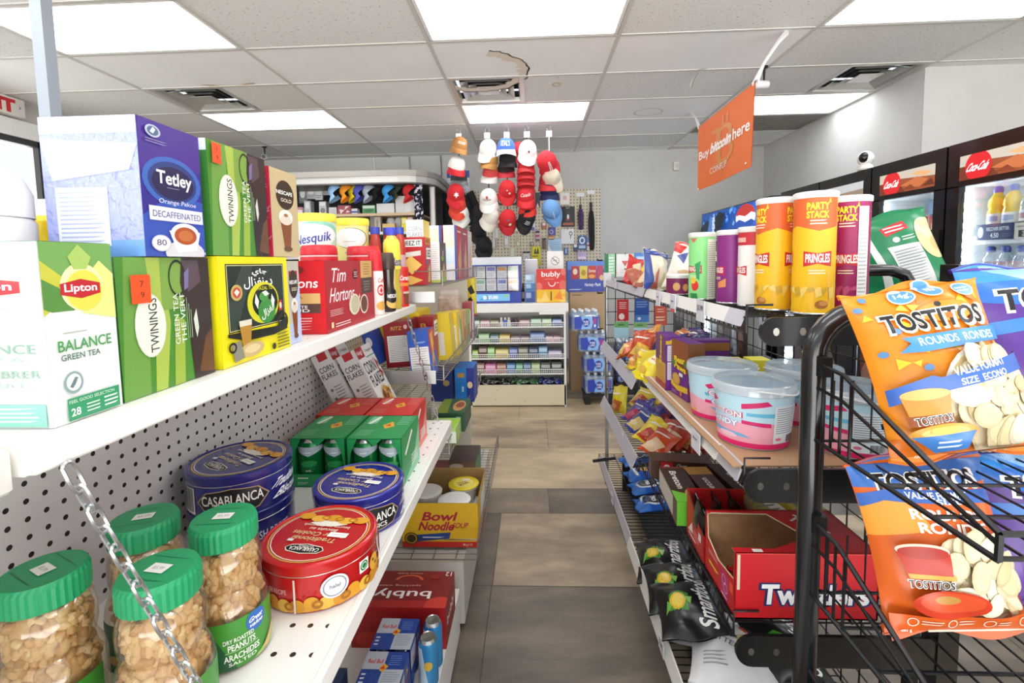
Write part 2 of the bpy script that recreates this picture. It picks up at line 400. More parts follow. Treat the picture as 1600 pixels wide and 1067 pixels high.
# square stepped air vents
first = None
for (x, y), lab in zip(VENTS, ('square metal ceiling air vent at left above the tea boxes', 'square metal ceiling air vent in the middle over the aisle', 'square metal ceiling air vent at right near the wall corner')):
    if first is None:
        first = thing('ceiling_vent', lab, 'air vent', (x, y, CZ), 0, 'ceiling air vents')
        m1 = mat('#c2c0ba', .35, .3); mbk = mat('#1b1b1a', .9)
        def sq(mb, a, b, z0, z1, m):
            c = .3
            for q in range(4):
                M = Matrix.Translation((c, c, 0)) @ Matrix.Rotation(R(90 * q), 4, 'Z')
                mb.add([(-a, -a, z0), (a, -a, z0), (b, -b, z1), (-b, -b, z1)], [(0, 1, 2, 3)], m, False, M)
        mb = MB(); sq(mb, .3, .262, -.004, -.004, m1); sq(mb, .262, .25, -.004, .03, m1); mb.build('frame', first)
        mb = MB(); mb.box(.05, .05, .1, .55, .55, .11, mbk)
        sq(mb, .3, .3, 0, .1, mbk); mb.build('duct', first)
        for a in (.215, .15):
            mb = MB(); sq(mb, a, a - .052, -.002, .03, m1); sq(mb, a - .052, a - .054, .03, .032, m1); mb.build('louver', first)
        mb = MB(); mb.box(.21, .21, .0, .39, .39, .006, m1); mb.build('centre_plate', first)
    else: copy_tree(first, (x, y, CZ), None, lab)
# ================================================================ left shelving
white = mat('#eae8e3', .35); whited = mat('#d9d6cf', .4); steel = mat('#c9cbce', .25, .9); dwire = mat('#6d6c69', .35, .7)
peg = dots_mat('pegboard_white', '#cfcbca', '#1d1712', .0254, .0039)
pegb = dots_mat('pegboard_cream', '#d8d0bf', '#3a332a', .0254, .0036)
shelf_perf = dots_mat('shelf_perforated', '#eceae6', '#2a2825', (.027, .052), .0042, ('X', 'Y'), .35)
G = thing('shelving_unit', 'white pegboard shelving unit with wide white shelves along the left side of the aisle', 'shelf unit', (0, 0, 0))
Y0, Y1 = .341, 1.562
mb = MB(); mb.box(-.72, Y0 - .9, .1, -.70, Y1, 1.30, peg); mb.build('back_panel', G)
def shelf(z, xf, y0, y1, t, top):
    mb = MB(); mb.box(-.70, y0, z - .012, xf - .10, y1, z, white); mb.box(xf - .10, y0 + .02, z - .012, xf - .03, y1 - .02, z, top); mb.box(xf - .10, y0, z - .012, xf - .03, y0 + .02, z, white); mb.box(xf - .10, y1 - .02, z - .012, xf - .03, y1, z, white); mb.box(xf - .03, y0, z - .012, xf - .011, y1, z, white)
    mb.rbox(xf - .012, y0, z - t, xf, y1, z + .0005, .004, white)
    mb.box(-.70, y0 - .0006, z - t, xf - .008, y0 + .012, z + .0004, white); mb.box(-.70, y1 - .012, z - t, xf - .008, y1 + .0006, z + .0004, white)
    return mb.build('shelf', G)
shelf(1.184, -.39, Y0, Y1, .025, shelf_perf); shelf(1.184, -.40, -.55, Y0 - .006, .034, shelf_perf)
shelf(.785, -.28, Y0, Y1, .034, shelf_perf); shelf(.785, -.28, -.55, Y0 - .006, .034, shelf_perf)
mb = MB(); mb.box(-.70, -.55, .16, -.27, Y1, .18, white); mb.box(-.285, -.55, .02, -.272, Y1, .175, white); mb.build('base_deck', G)
for y in (Y0 - .02, Y1 - .005):
    mb = MB(); mb.box(-.735, y, 0, -.702, y + .03, 1.32, white); mb.build('upright', G)
def chain(a, b, pitch, name='chain'):
    a, b = Vector(a), Vector(b); d = b - a; n = int(d.length / pitch); mb = MB(); t = d.normalized(); u = t.cross(Vector((0, 1, 0))).normalized(); w = t.cross(u)
    for i in range(n):
        c = a + t * pitch * (i + .5); p, q = (u, w) if i % 2 else (w, u); L = pitch * .66; Rr = pitch * .22; pts = []
        for k in range(12):
            g = 2 * math.pi * k / 12; sx = math.cos(g); pts.append(c + t * ((L - Rr) * (1 if sx > .01 else -1 if sx < -.01 else 0) + Rr * sx) * .98 + p * Rr * math.sin(g))
        mb.tube(pts, pitch * .075, steel, 5, True)
    return mb.build(name, G)
chain((-.386, .362, 1.158), (-.335, .478, .76), .0225); chain((-.405, 1.50, 1.158), (-.325, 1.555, .787), .0225)

# ---- printed motifs; the wrapped blue box front also carries painted glare
def lipton_side():
    return [('r', 0, .0, 1, 1, '#eceeec'), ('p', [(0, .62), (.5, .7), (1, .56), (1, 1), (0, 1)], '#77a85a'), ('p', [(0, .9), (.35, .78), (.2, .66), (0, .6)], '#c8c64a'), ('p', [(.5, .6), (1, .55), (1, .82), (.8, .9), (.62, .82)], '#dfe38a'),
            ('p', [(0, .80), (.25, .74), (.4, .62), (.1, .62), (0, .64)], '#5a8f45'), ('e', .52, .75, .30, .135, '#f0efb4'), ('e', .55, .73, .26, .115, '#e3d955'), ('p', [(.35, .92), (.5, .99), (.68, .92), (.6, .85), (.42, .85)], '#a9c86a'),
            ('p', [(.22, .77), (.5, .795), (.78, .77), (.78, .71), (.5, .685), (.22, .71)], '#c12a33'), ('t', .5, .74, .46, .058, 'Lipton', '#ffffff', 0, .02),
            ('l', .2, .49, .55, .51, 1, '#b9bfb7'), ('t', .5, .43, .76, .062, 'BALANCE', '#4f9a55', 0, .012), ('t', .42, .365, .55, .034, 'GREEN TEA', '#47705c', 0, .008),
            ('e', .28, .22, .13, .062, '#8fa7a7'), ('e', .28, .222, .1, .048, '#e3e8e6'), ('p', [(.22, .2), (.3, .25), (.34, .245), (.3, .21), (.26, .19)], '#6c8686'),
            ('r', .17, .01, .93, .135, '#3c9a6b'), ('t', .52, .115, .66, .018, 'FEEL GOOD SELECTION', '#d9efe2', 0, .0), ('t', .27, .055, .13, .045, '28', '#e8f6ee', 0, .02), ('l', .42, .03, .62, .09, 3, '#cfe8da'), ('l', .68, .03, .9, .1, 3, '#dff2e6')]
def lipton_front():
    return [('r', 0, 0, 1, 1, '#d3dad6'), ('p', [(0, .6), (1, .66), (1, 1), (0, 1)], '#aecfbf'), ('p', [(.1, .6), (.6, .66), (1, .58), (1, .8), (.4, .84)], '#e8ecc4'), ('e', .42, .76, .3, .12, '#eef0c8'),
            ('p', [(.2, .79), (.5, .81), (.82, .79), (.82, .73), (.5, .71), (.2, .73)], '#c8303a'), ('t', .5, .76, .5, .055, 'Lipton', '#ffffff', 0, .02), ('t', .52, .43, .78, .05, 'BALANCE', '#8fae9d', 0, .01), ('t', .6, .375, .4, .028, 'TEA', '#b5c8bf'),
            ('t', .52, .29, .84, .05, 'EQUILIBRER', '#9ab3a6', 0, .01), ('t', .6, .235, .4, .028, 'VERT', '#b5c8bf'), ('r', .02, .01, .96, .13, '#8fd2bf'), ('l', .08, .03, .9, .12, 4, '#d8f1e9')]
def twin_side(mir=False):
    g = [('r', 0, 0, 1, 1, '#4d8a35'), ('p', [(0, 0), (.25, 0), (.3, 1), (.08, 1)], '#6fa04a'), ('p', [(.3, 0), (.42, 0), (.5, .5), (.44, 1), (.28, 1), (.34, .5)], '#a9bf55'), ('p', [(.5, 0), (.62, 0), (.66, .5), (.55, .55)], '#9ab548'), ('p', [(.42, .6), (.66, .6), (.66, 1), (.42, 1)], '#7ea44a'),
         ('p', [(.74, .0), (1, 0), (1, 1), (.66, 1), (.63, .8), (.7, .5), (.72, .2)], '#3b2f2c'), ('p', [(.8, .05), (1, .02), (1, .4), (.9, .33)], '#6b4a32'), ('p', [(.66, .98), (.86, .98), (.88, .8), (.72, .72)], '#5a4a52'), ('ring', .60, .84, .10, .145, .14, '#2a3326'), ('p', [(.68, .88), (.74, .92), (.72, .76), (.67, .74)], '#77729a'),
         ('p', [(.76, .5), (.8, .58), (.82, .42), (.79, .34), (.77, .42)], '#d7dccb'), ('e', .285, .50, .155, .235, '#d7dcca'), ('e', .285, .50, .148, .225, '#eceadd'), ('t', .31, .5, .40, .085, 'TWININGS', '#3b4136', 90, .006),
         ('t', .555, .52, .40, .055, 'GREEN TEA', '#e8eedc', 90, .006), ('t', .63, .52, .40, .055, 'THE VERT', '#e8eedc', 90, .006)]
    for q in range(3): g.append(('r', .675 + .022 * q, .35, .682 + .022 * q, .68 - .05 * q, '#9fb890'))
    return g
def dg_side():
    J = '\uFEED\uFE8D'
    g = [('r', 0, 0, 1, 1, '#f0e21e'), ('r', .09, .30, .93, .93, '#0e1410'), ('r', .10, .31, .92, .92, '#d8d49a'), ('r', .108, .318, .912, .912, '#27352c'), ('p', [(.108, .6), (.3, .912), (.45, .912), (.2, .318), (.108, .318)], '#3a463f'),
         ('t', .54, .845, .22, .075, '\uFEF1\uFE8E\uFE9F', '#ffffff', 0, .018), ('t', .52, .745, .42, .12, '\uFEDD\uFE8D\uFEB0\uFED0\uFEE7\uFEED\uFEA9', '#ffffff', 0, .015),
         ('ring', .58, .54, .24, .21, .3, '#d9d52c'), ('e', .61, .55, .19, .17, '#12200f'), ('t', .60, .685, .30, .035, 'GHAZAL TEA', '#d9d52c', 0, .01), ('e', .62, .45, .135, .125, '#3f8f3c'), ('e', .58, .60, .07, .05, '#4b9b46'), ('p', [(.46, .64), (.5, .56), (.48, .48), (.44, .55)], '#f0f2ee'), ('p', [(.7, .62), (.745, .55), (.72, .47), (.685, .54)], '#f0f2ee'), ('p', [(.55, .645), (.61, .66), (.66, .62), (.6, .60)], '#e6efe4'),
         ('t', .62, .44, .20, .10, '\uFEDD\uFE8D\uFEB0\uFED0\uFEE7', '#f3f6ef', 20, .02), ('ring', .2, .665, .075, .075, .35, '#c7ad6a'), ('e', .2, .665, .05, .05, '#c44a42'), ('p', [(.2, .7), (.235, .67), (.2, .63), (.165, .67)], '#f2e6d6'), ('r', .80, .43, .86, .54, '#b23327'), ('e', .83, .485, .02, .035, '#e9d9c0'),
         ('p', [(.06, .30), (.75, .27), (.86, .33), (.93, .36), (.93, .22), (.7, .19), (.3, .20), (.06, .27)], '#1b1f17'), ('ring', .86, .31, .09, .10, .25, '#3b3418'), ('p', [(.2, .38), (.37, .38), (.34, .14), (.24, .14)], '#b88a38'), ('p', [(.2, .40), (.37, .40), (.365, .345), (.205, .345)], '#e3dcc8'), ('e', .36, .11, .17, .07, '#cbb27c'), ('e', .36, .115, .11, .04, '#e0cd9f'), ('p', [(.09, .2), (.2, .22), (.25, .05), (.12, .03)], '#8b8a7d'), ('ring', .10, .17, .05, .05, .4, '#2b2a22')]
    g.append(('l', .74, .03, .95, .2, 5, '#6d6a2a')); g.append(('e', .68, .07, .03, .035, '#3c3d20')); return g
def nesc_side(base='#cbb68c', glass='#8a4f28', top='#f1ece2'):
    return [('r', 0, 0, 1, 1, base), ('e', .52, .72, .34, .17, '#3d2f1e'), ('t', .5, .745, .6, .045, 'NESCAFE', '#ffffff', 0, .02), ('t', .55, .66, .4, .042, 'GOLD', '#e9dfc3', 0, .015), ('p', [(.3, .42), (.72, .42), (.64, .1), (.42, .1)], glass), ('e', .5, .46, .26, .09, top), ('e', .5, .43, .2, .06, '#e4d6c6'), ('e', .5, .485, .08, .02, '#a5713f'), ('e', .53, .09, .16, .03, '#6d4a2c')]
def nesc_front():
    g = [('r', 0, 0, 1, 1, '#4a2a1c'), ('r', .62, 0, 1, 1, '#c22a4c'), ('r', 0, .93, 1, 1, '#b2263f'), ('l', .1, .2, .55, .8, 14, '#8a6a3a'), ('t', .3, .88, .5, .04, 'In-Cup', '#ffffff', 0, .01), ('t', .3, .83, .4, .035, 'froid', '#ffffff', 0, .01)]
    rr = random.Random(4)
    for q in range(26):
        x, y = rr.uniform(.62, .96), rr.uniform(0, .95); a = rr.uniform(0, 3); dx, dy = .14 * math.cos(a), .05 * math.sin(a)
        g.append(('p', [(x, y), (min(1, x + dx), y + dy), (min(1, x + dx), y + dy + .006), (x, y + .008)], '#eab7bf'))
    return g
def tim_side():
    return [('r', 0, 0, 1, 1, '#b0242c'), ('t', .235, .795, .27, .20, 'Tim', '#ffffff', 0, .0, .18), ('t', .30, .515, .45, .20, 'Hortons', '#ffffff', 0, .0, .18), ('r', .68, .72, .95, 1, '#d9ad68'), ('r', .69, .46, .95, .72, '#4d3a33'), ('l', .74, .76, .9, .97, 5, '#a97f42'), ('l', .74, .5, .9, .68, 4, '#8f7b70'),
            ('e', .52, .32, .115, .165, '#e6dcc2'), ('e', .53, .32, .085, .14, '#c7bea2'), ('e', .73, .29, .095, .16, '#ece2d2'), ('e', .73, .29, .075, .135, '#6a3d2a'), ('e', .555, .79, .05, .08, '#5a1d20'), ('l', .52, .74, .6, .84, 3, '#d8cfc4'), ('p', [(.4, .25), (.45, .45), (.43, .25)], '#efe6d0'), ('p', [(.62, .48), (.64, .42), (.6, .38)], '#efe6d0'), ('l', .05, .22, .3, .32, 4, '#e6b9bb'), ('r', .06, .06, .1, .14, '#e8d9a0'), ('l', .13, .05, .42, .12, 2, '#f0d5d5')]
def tim_front():
    return [('r', 0, 0, 1, 1, '#cf1a22'), ('t', .52, .70, .75, .13, 'Hortons', '#ffffff', 0, .01, .15), ('r', 0, .42, .92, .56, '#d9b06c'), ('r', 0, .29, .92, .42, '#5a3f33'), ('t', .4, .51, .5, .04, 'VANILLA', '#7a5a2a'), ('t', .42, .375, .6, .04, 'CHOCOLATE', '#ffffff'), ('t', .45, .325, .6, .04, 'CHAUD', '#ffffff'), ('l', .1, .05, .8, .24, 5, '#f0b6b8'), ('e', .55, .88, .14, .06, '#7a1f20')]
def tetley_side():
    star = random.Random(9)
    return [('r', 0, 0, 1, 1, '#38308c'), ('p', [(0, .0), (1, 0), (1, .45), (.5, .5), (0, .3)], '#3a55b4'), ('p', [(0, .62), (1, .7), (1, 1), (0, 1)], '#4b3590'), ('e', .5, .575, .48, .19, '#3f68ba'), ('e', .5, .575, .40, .155, '#31427f'), ('e', .5, .565, .345, .125, '#2a2850'), ('t', .52, .585, .58, .13, 'Tetley', '#ffffff', 0, .02, .05), ('l', .38, .52, .6, .535, 1, '#8a86a0'),
            ('t', .55, .415, .62, .045, 'Orange Pekoe', '#e9e6f6', 0, 0, .2), ('r', .08, .27, .97, .375, '#e5e4f2'), ('t', .53, .32, .80, .048, 'DECAFFEINATED', '#4a4a86', 0, .0), ('e', .62, .03, .34, .10, '#d8d6da'), ('p', [(.36, .2), (.9, .2), (.82, .05), (.48, .03)], '#efedea'), ('e', .63, .175, .25, .09, '#f3f0ec'), ('e', .63, .165, .195, .07, '#b0532c'), ('e', .63, .165, .13, .045, '#c7703e'),
            ('e', .22, .1, .15, .062, '#c9c6d2'), ('e', .22, .1, .135, .056, '#e9e6ea'), ('t', .22, .105, .15, .045, '80', '#6a6480', 0, .01), ('t', .92, .03, .1, .025, '129 g', '#e5e4f2'), ('e', .2, .92, .115, .045, '#b9c4d6'), ('e', .2, .92, .085, .033, '#5b6b8f'), ('p', [(.15, .91), (.2, .95), (.24, .935), (.2, .9)], '#d9e2ea'), ('l', .08, .83, .42, .865, 2, '#8d84b5')]
def tetley_front():  # pale lavender face and bands: window glare put into the print colours
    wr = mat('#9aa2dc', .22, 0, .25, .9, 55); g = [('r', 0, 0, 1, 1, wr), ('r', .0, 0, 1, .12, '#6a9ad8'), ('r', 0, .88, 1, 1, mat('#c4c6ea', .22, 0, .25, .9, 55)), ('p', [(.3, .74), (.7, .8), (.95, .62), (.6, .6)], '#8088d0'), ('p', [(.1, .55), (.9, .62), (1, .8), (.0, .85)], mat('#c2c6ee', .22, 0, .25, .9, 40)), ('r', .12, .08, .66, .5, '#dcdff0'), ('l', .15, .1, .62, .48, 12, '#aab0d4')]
    return g
# ---- the tea shelf, lower row
orange = [('r', 0, 0, 1, 1, '#f05423'), ('t', .55, .68, .2, .22, '7', '#8a2a12'), ('t', .55, .3, .2, .2, '9', '#8a2a12')]
def sticker(parent, M, w, h, items=orange, name='price_sticker'):
    mb = MB(); mb.art(lambda x, y, o: M @ Vector(((x - .5) * w, o, (y - .5) * h)), w, h, items, off=.0035); return mb.build(name, parent)
wrapb = dict(rough=.22)
b = carton('tea_box', 'white and green lemon-leaf green tea box at the near end of the shelf, reading BALANCE', 'box', (-.462, .4125, 1.1845), (.10, .068, .160), '#eceeec', F=lipton_front(), Rr=lipton_side(), T=[('r', 0, 0, 1, 1, '#e4ece8')], **wrapb)
b = carton('tea_box', 'green tea carton lying on its side under the blue box, orange sticker at its corner', 'box', (-.459, .519, 1.1845), (.09, .136, .1475), '#2f6a2b', Rr=twin_side(), F=[('r', 0, 0, 1, 1, '#2f6a2b'), ('r', 0, .86, 1, 1, '#6f8a78')], **wrapb)
sticker(b, Matrix.Translation((.045, -.041, .114)) @ Matrix.Rotation(R(90), 4, 'Z') @ Matrix.Scale(-1, 4, (0, 1, 0)), .025, .030)
b = carton('tea_box', 'yellow and black tea box with Arabic lettering, left of the red coffee box', 'box', (-.470, .686, 1.1845), (.12, .175, .150), '#efe01f', Rr=dg_side(), F=[('r', 0, 0, 1, 1, '#efe01f'), ('r', .03, .05, .72, .93, '#16311f'), ('r', .5, .25, .68, .45, '#cfd3b9'), ('r', .45, .5, .7, .58, '#d2c53a'), ('ring', .6, .35, .1, .08, .3, '#3d5a3f')], **wrapb)
carton('coffee_sachet_box', 'slim pale blue and tan iced coffee box just left of the red coffee box', 'box', (-.460, .806, 1.1845), (.085, .044, .144), '#c6d0ea', Rr=[('r', 0, 0, 1, 1, '#c9c2b4'), ('r', .0, 0, 1, .25, '#b9c6e8'), ('p', [(.55, .6), (1, .7), (1, 0), (.7, 0)], '#bcc8e8'), ('r', .2, .80, .85, .88, '#b3203c')] + nesc_side('#d1c6ae', '#8a4a22')[1:], F=[('r', 0, 0, 1, 1, '#d8d4c8')], **wrapb)
carton('coffee_pod_box', 'long red coffee pod box with white script lettering', 'box', (-.47, 1.048, 1.1845), (.13, .284, .1445), '#cf1a22', Rr=tim_side(), F=tim_front(), T=[('r', 0, 0, 1, 1, '#b3222a')], rough=.4)
# upper row, standing on the lower boxes
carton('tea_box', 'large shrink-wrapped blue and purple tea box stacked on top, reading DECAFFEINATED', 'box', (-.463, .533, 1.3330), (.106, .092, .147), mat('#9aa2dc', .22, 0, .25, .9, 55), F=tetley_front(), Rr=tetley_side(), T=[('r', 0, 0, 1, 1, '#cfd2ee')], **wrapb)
b = carton('tea_box', 'green tea box in crinkled wrap on top of the yellow tea box', 'box', (-.460, .658, 1.3355), (.10, .130, .148), '#3b7a33', Rr=twin_side(), F=[('r', 0, 0, 1, 1, '#3b7a33'), ('r', 0, .9, 1, 1, '#d6e4ec'), ('l', .3, .3, .9, .66, 7, '#a6c69a')], **wrapb)
sticker(b, Matrix.Translation((.05, -.05, .132)) @ Matrix.Rotation(R(90), 4, 'Z') @ Matrix.Scale(-1, 4, (0, 1, 0)), .018, .026)
carton('coffee_sachet_box', 'tan latte sachet box with brown oval badge and pink patterned side, on the upper row', 'box', (-.444, .781, 1.3355), (.066, .085, .142), '#cbb68c', Rr=nesc_side(), F=nesc_front(), **wrapb)
carton('coffee_sachet_box', 'second brown sachet box hidden behind the tan latte box on the upper row', 'box', (-.512, .775, 1.3355), (.06, .08, .140), '#4a2a1c', Rr=nesc_side(), F=nesc_front(), **wrapb)
carton('coffee_box', 'plain brown sachet box low behind the yellow tea box', 'box', (-.58, .76, 1.1845), (.09, .12, .148), '#4a2a1c')
# sugar and the yellow packet at the far left
t = thing('sugar_canister', 'white sugar canister with a rounded lid at the far left edge', 'canister', (-.5635, .456, 1.1845))
mb = MB(); mb.lathe([(0, 0), (.047, 0), (.048, .004), (.048, .185), (.045, .19)], mat('#e9e5de', .4)); mb.art(cylfn(.048, .02, .17, -40, 120), .1, .17, [('t', .55, .66, .5, .1, 'natural', '#d58a72', 0, 0, .2), ('t', .5, .42, .62, .15, 'sugar', '#8a8178', 0, 0), ('r', .1, .3, .95, .31, '#b0a79c'), ('t', .5, .2, .7, .09, 'granulated', '#8a8178')], step=(.04, 0)); mb.build('body', t)
mb = MB(); mb.lathe([(.047, .19), (.047, .215), (.04, .232), (.02, .238), (0, .238)], mat('#f2f0ec', .35)); mb.build('lid', t)
t = thing('sweetener_pack', 'bright yellow packet under clear film behind the big tea box at far left', 'packet', (-.622, .56, 1.1845))
def pack(u, v): a = math.pi * v; return (-.06 + .12 * u, -.03 * math.cos(a) * (1 - .15 * abs(2 * u - 1)), .2 * (.02 + .98 * v) + 0 * u)
mb = MB(); mb.rbox(-.065, -.03, 0, .065, .03, .20, .012, mat('#f0d40c', .3, 0, .5, .6, 30)); mb.build('packet', t)
mb = MB(); mb.prism([(-.065, -.004), (.065, -.004), (.065, .004), (-.065, .004)], .2, .222, mat('#e6e3e6', .2)); mb.build('film_seal', t)
# canisters, bottles and jars behind the pod box
def canister(loc, label, face=-60):
    t = thing('creamer_canister', label, 'canister', loc, 0, 'red coffee whitener canisters'); red = mat('#d3222f', .3)
    mb = MB(); mb.lathe([(0, 0), (.042, 0), (.044, .004), (.044, .13), (.043, .137)], mat('#d01f2b', .3)); mb.art(cylfn(.044, .03, .1, face, 150), .11, .1, [('e', .5, .72, .13, .22, '#e9d8d4'), ('e', .5, .72, .11, .18, '#d3222f'), ('p', [(.44, .7), (.5, .86), (.56, .7), (.5, .6)], '#f3e7e2'), ('r', .42, .2, .58, .55, '#efe3de'), ('l', .05, .5, .35, .7, 3, '#eab8b8'), ('t', .83, .68, .25, .08, 'ORIGINAL', '#f4dede')], step=(.05, 0)); mb.build('body', t)
    mb = MB(); mb.lathe([(.046, .137), (.047, .141), (.047, .156), (.045, .162)], red); mb.lathe([(.0455, .162), (.047, .164), (.046, .18), (.042, .188), (.02, .190), (0, .190)], red); mb.lathe([(.0472, .158), (.0476, .160), (.0472, .162)], mat('#f0c8c8', .4)); mb.build('lid', t)
    return t
canister((-.566, 1.240, 1.1845), 'red canister directly behind the left part of the red coffee pod box')
canister((-.491, 1.365, 1.1845), 'red canister with a white emblem behind the right part of the red pod box', -50)
def nesq(loc, label, kind):
    t = thing('drink_powder_tub', label, 'tub', loc); ye = mat('#f1e34a', .35)
    art = [('r', 0, 0, 1, 1, '#e9ecd8'), ('r', .62, 0, .78, 1, '#bfe3c8')] if kind == 0 else [('r', 0, 0, 1, 1, '#efe694')]
    if kind == 0: art += [('e', .45, .86, .24, .14, '#f4f4ee'), ('ring', .5, .80, .25, .19, .22, '#8fcdb4'), ('e', .43, .87, .18, .09, '#e7e0ea'), ('t', .45, .79, .34, .13, 'Nesquik', '#31469a', 8, .02, .2)]
    else: art += [('ring', .47, .83, .17, .125, .05, '#3d4340'), ('e', .46, .832, .165, .118, '#f4f3f4'), ('l', 0.41, 0.635, 0.51, 0.685, 1, '#c3c0c8'), ('l', .4, .78, .52, .80, 1, '#c3c0c8'), ('r', .52, .56, .8, .68, '#c9dfe6'), ('r', .26, .62, .27, .8, '#5a6ab0')]
    mb = MB(); mb.lathe([(0, 0), (.046, 0), (.047, .004), (.053, .262)], mat('#ece58a', .4)); mb.art(cylfn(.0472, .004, .258, -62, 360, .053), .31, .258, art, step=(.02, 0)); mb.build('tub', t)
    mb = MB(); mb.lathe([(.0545, .258), (.0555, .262), (.0555, .276), (.053, .281), (.047, .281), (0, .279)], ye); mb.build('lid', t)
nesq((-.618, 1.345, 1.1845), 'cream drink powder tub with yellow lid and rabbit-coloured blue lettering, left of the pair', 0)
nesq((-.575, 1.500, 1.1845), 'yellow drink powder tub with a white oval label, right of the pair', 1)
t = thing('creamer_bottle', 'slim white and red coffee creamer bottle right of the red pod box', 'bottle', (-.420, 1.250, 1.1845))
mb = MB(); mb.lathe([(0, 0), (.019, 0), (.021, .003), (.021, .08), (.0205, .11), (.017, .14), (.012, .155)], mat('#f2e6e2', .3)); mb.art(cylfn(.021, .005, .1, -30, 160), .06, .1, [('e', .5, .62, .2, .15, '#d2232e'), ('e', .5, .62, .15, .1, '#f2dcd8'), ('p', [(.4, .6), (.5, .7), (.6, .6), (.5, .54)], '#d2232e'), ('e', .5, .2, .25, .12, '#d6a24a'), ('t', .6, .88, .5, .12, 'Coffee', '#d2232e', 0, .01, .2)], step=(.06, 0)); mb.build('bottle_body', t)
mb = MB(); mb.lathe([(.020, .118), (.0185, .145), (.0165, .168), (.014, .174), (0, .175)], mat('#cf1f2b', .3)); mb.build('cap', t)
t = thing('coffee_jar', 'dark instant coffee jar with a brown lid at the front edge of the shelf', 'jar', (-.413, 1.335, 1.1845))
mb = MB(); mb.lathe([(0, 0), (.018, 0), (.021, .004), (.0215, .03), (.019, .055), (.0165, .08), (.018, .105), (.019, .12)], mat('#2c1a12', .15, 0, .6)); mb.art(cylfn(.0215, .008, .06, -30, 170), .06, .06, [('e', .5, .3, .35, .28, '#d9b05a'), ('e', .45, .62, .33, .33, '#1c120d'), ('t', .47, .62, .5, .18, 'NESCAFE', '#ffffff', 0, .02)], step=(.06, 0), off=.0008); mb.build('jar_body', t)
mb = MB(); mb.lathe([(.020, .12), (.0215, .124), (.0205, .15), (.018, .165), (.016, .168), (0, .168)], mat('#43322a', .4)); mb.build('lid', t)
t = thing('iced_tea_bottle', 'yellow iced tea bottle with a blue cap behind the coffee jar', 'bottle', (-.422, 1.415, 1.1845))
mb = MB(); mb.lathe([(0, 0), (.022, 0), (.025, .005), (.025, .045), (.020, .085), (.024, .12), (.0255, .165), (.024, .20), (.016, .215), (.011, .222)], mat('#c9b040', .15, 0, .5)); mb.lathe([(.0257, .12), (.0262, .165), (.0245, .2), (.02, .21)], mat('#ead94a', .3)); mb.art(cylfn(.0258, .12, .05, -40, 160), .07, .05, [('t', .55, .45, .6, .5, 'Nestea', '#2b3f9a', 0, .02, .15)], step=(.06, 0)); mb.build('bottle_body', t)
mb = MB(); mb.lathe([(.0125, .222), (.013, .224), (.013, .242), (.011, .245), (0, .245)], mat('#3b3fc0', .35)); mb.build('cap', t)
first = None
for i, (x, y) in enumerate(((-.502, 1.507), (-.470, 1.538), (-.432, 1.539))):
    lab = ('leftmost', 'middle', 'rightmost')[i] + ' of three small blue-capped red bottles at the back of the shelf end'
    if first is None:
        first = thing('syrup_bottle', lab, 'bottle', (x, y, 1.1845), 0, 'small blue-capped bottles')
        mb = MB(); mb.lathe([(0, 0), (.017, 0), (.018, .1), (.018, .2), (.012, .235)], mat('#b9352c', .2, 0, .5)); mb.lathe([(.0184, .1), (.0184, .165)], mat('#c9a0a4', .3)); mb.build('bottle_body', first)
        mb = MB(); mb.lathe([(.0145, .232), (.015, .235), (.015, .254), (0, .256)], mat('#3a48b4', .35)); mb.build('cap', first)
    else: copy_tree(first, (x, y, 1.1845), None, lab)
t = thing('hot_chocolate_tin', 'red hot chocolate can with a brown mug picture at the end of the white shelf', 'tin', (-.420, 1.486, 1.1845))
mb = MB(); mb.lathe([(0, 0), (.026, 0), (.0265, .003), (.0265, .112)], mat('#d3281f', .3)); mb.art(cylfn(.0265, .003, .108, -45, 190), .088, .108, [('r', 0, .58, 1, .68, '#e58a3c'), ('t', .6, .82, .5, .14, 'Carnation', '#ffffff', 0, .015, .2), ('p', [(.45, .38), (.72, .38), (.69, .05), (.49, .05)], '#7a3f2a'), ('r', .44, .36, .73, .42, '#cbb9a8')], step=(.05, 0)); mb.build('can', t)
mb = MB(); mb.lathe([(.0272, .11), (.0275, .122), (.025, .126), (0, .124)], mat('#c9221d', .35)); mb.build('lid', t)
# ================================================================ left shelving, lower shelf
ZS = .7858
# ---- peanut jars
clr = clear('clear_jar_plastic', '#fbf7ee', .25, .06)
nutm = [mat('#d9b888', .5), mat('#cda673', .5), mat('#e3c99d', .5), mat('#c29a68', .5)]
grn = mat('#1f9a63', .4)
def jar_prof(d=0):
    return [(.046 - d, 0), (.050 - d, .004), (.050 - d, .066), (.048 - d, .076), (.0415 - d, .089), (.0395 - d, .092), (.0412 - d, .095), (.0438 - d, .104), (.0442 - d, .122), (.0415 - d, .136), (.036 - d, .143), (.036 - d, .155)]
def rad_at(z):
    P = jar_prof(.0015)
    for (r0, z0), (r1, z1) in zip(P, P[1:]):
        if z0 <= z <= z1: return r0 + (r1 - r0) * (z - z0) / (z1 - z0 + 1e-9)
    return .04
jarp = MB(); jarp.lathe(jar_prof(), clr, 36)
rn = random.Random(5); nuts = MB()
nuts.lathe([(max(r - .011, .001), z) for r, z in jar_prof()[:-1]] + [(0, .139)], nutm[1], 20)
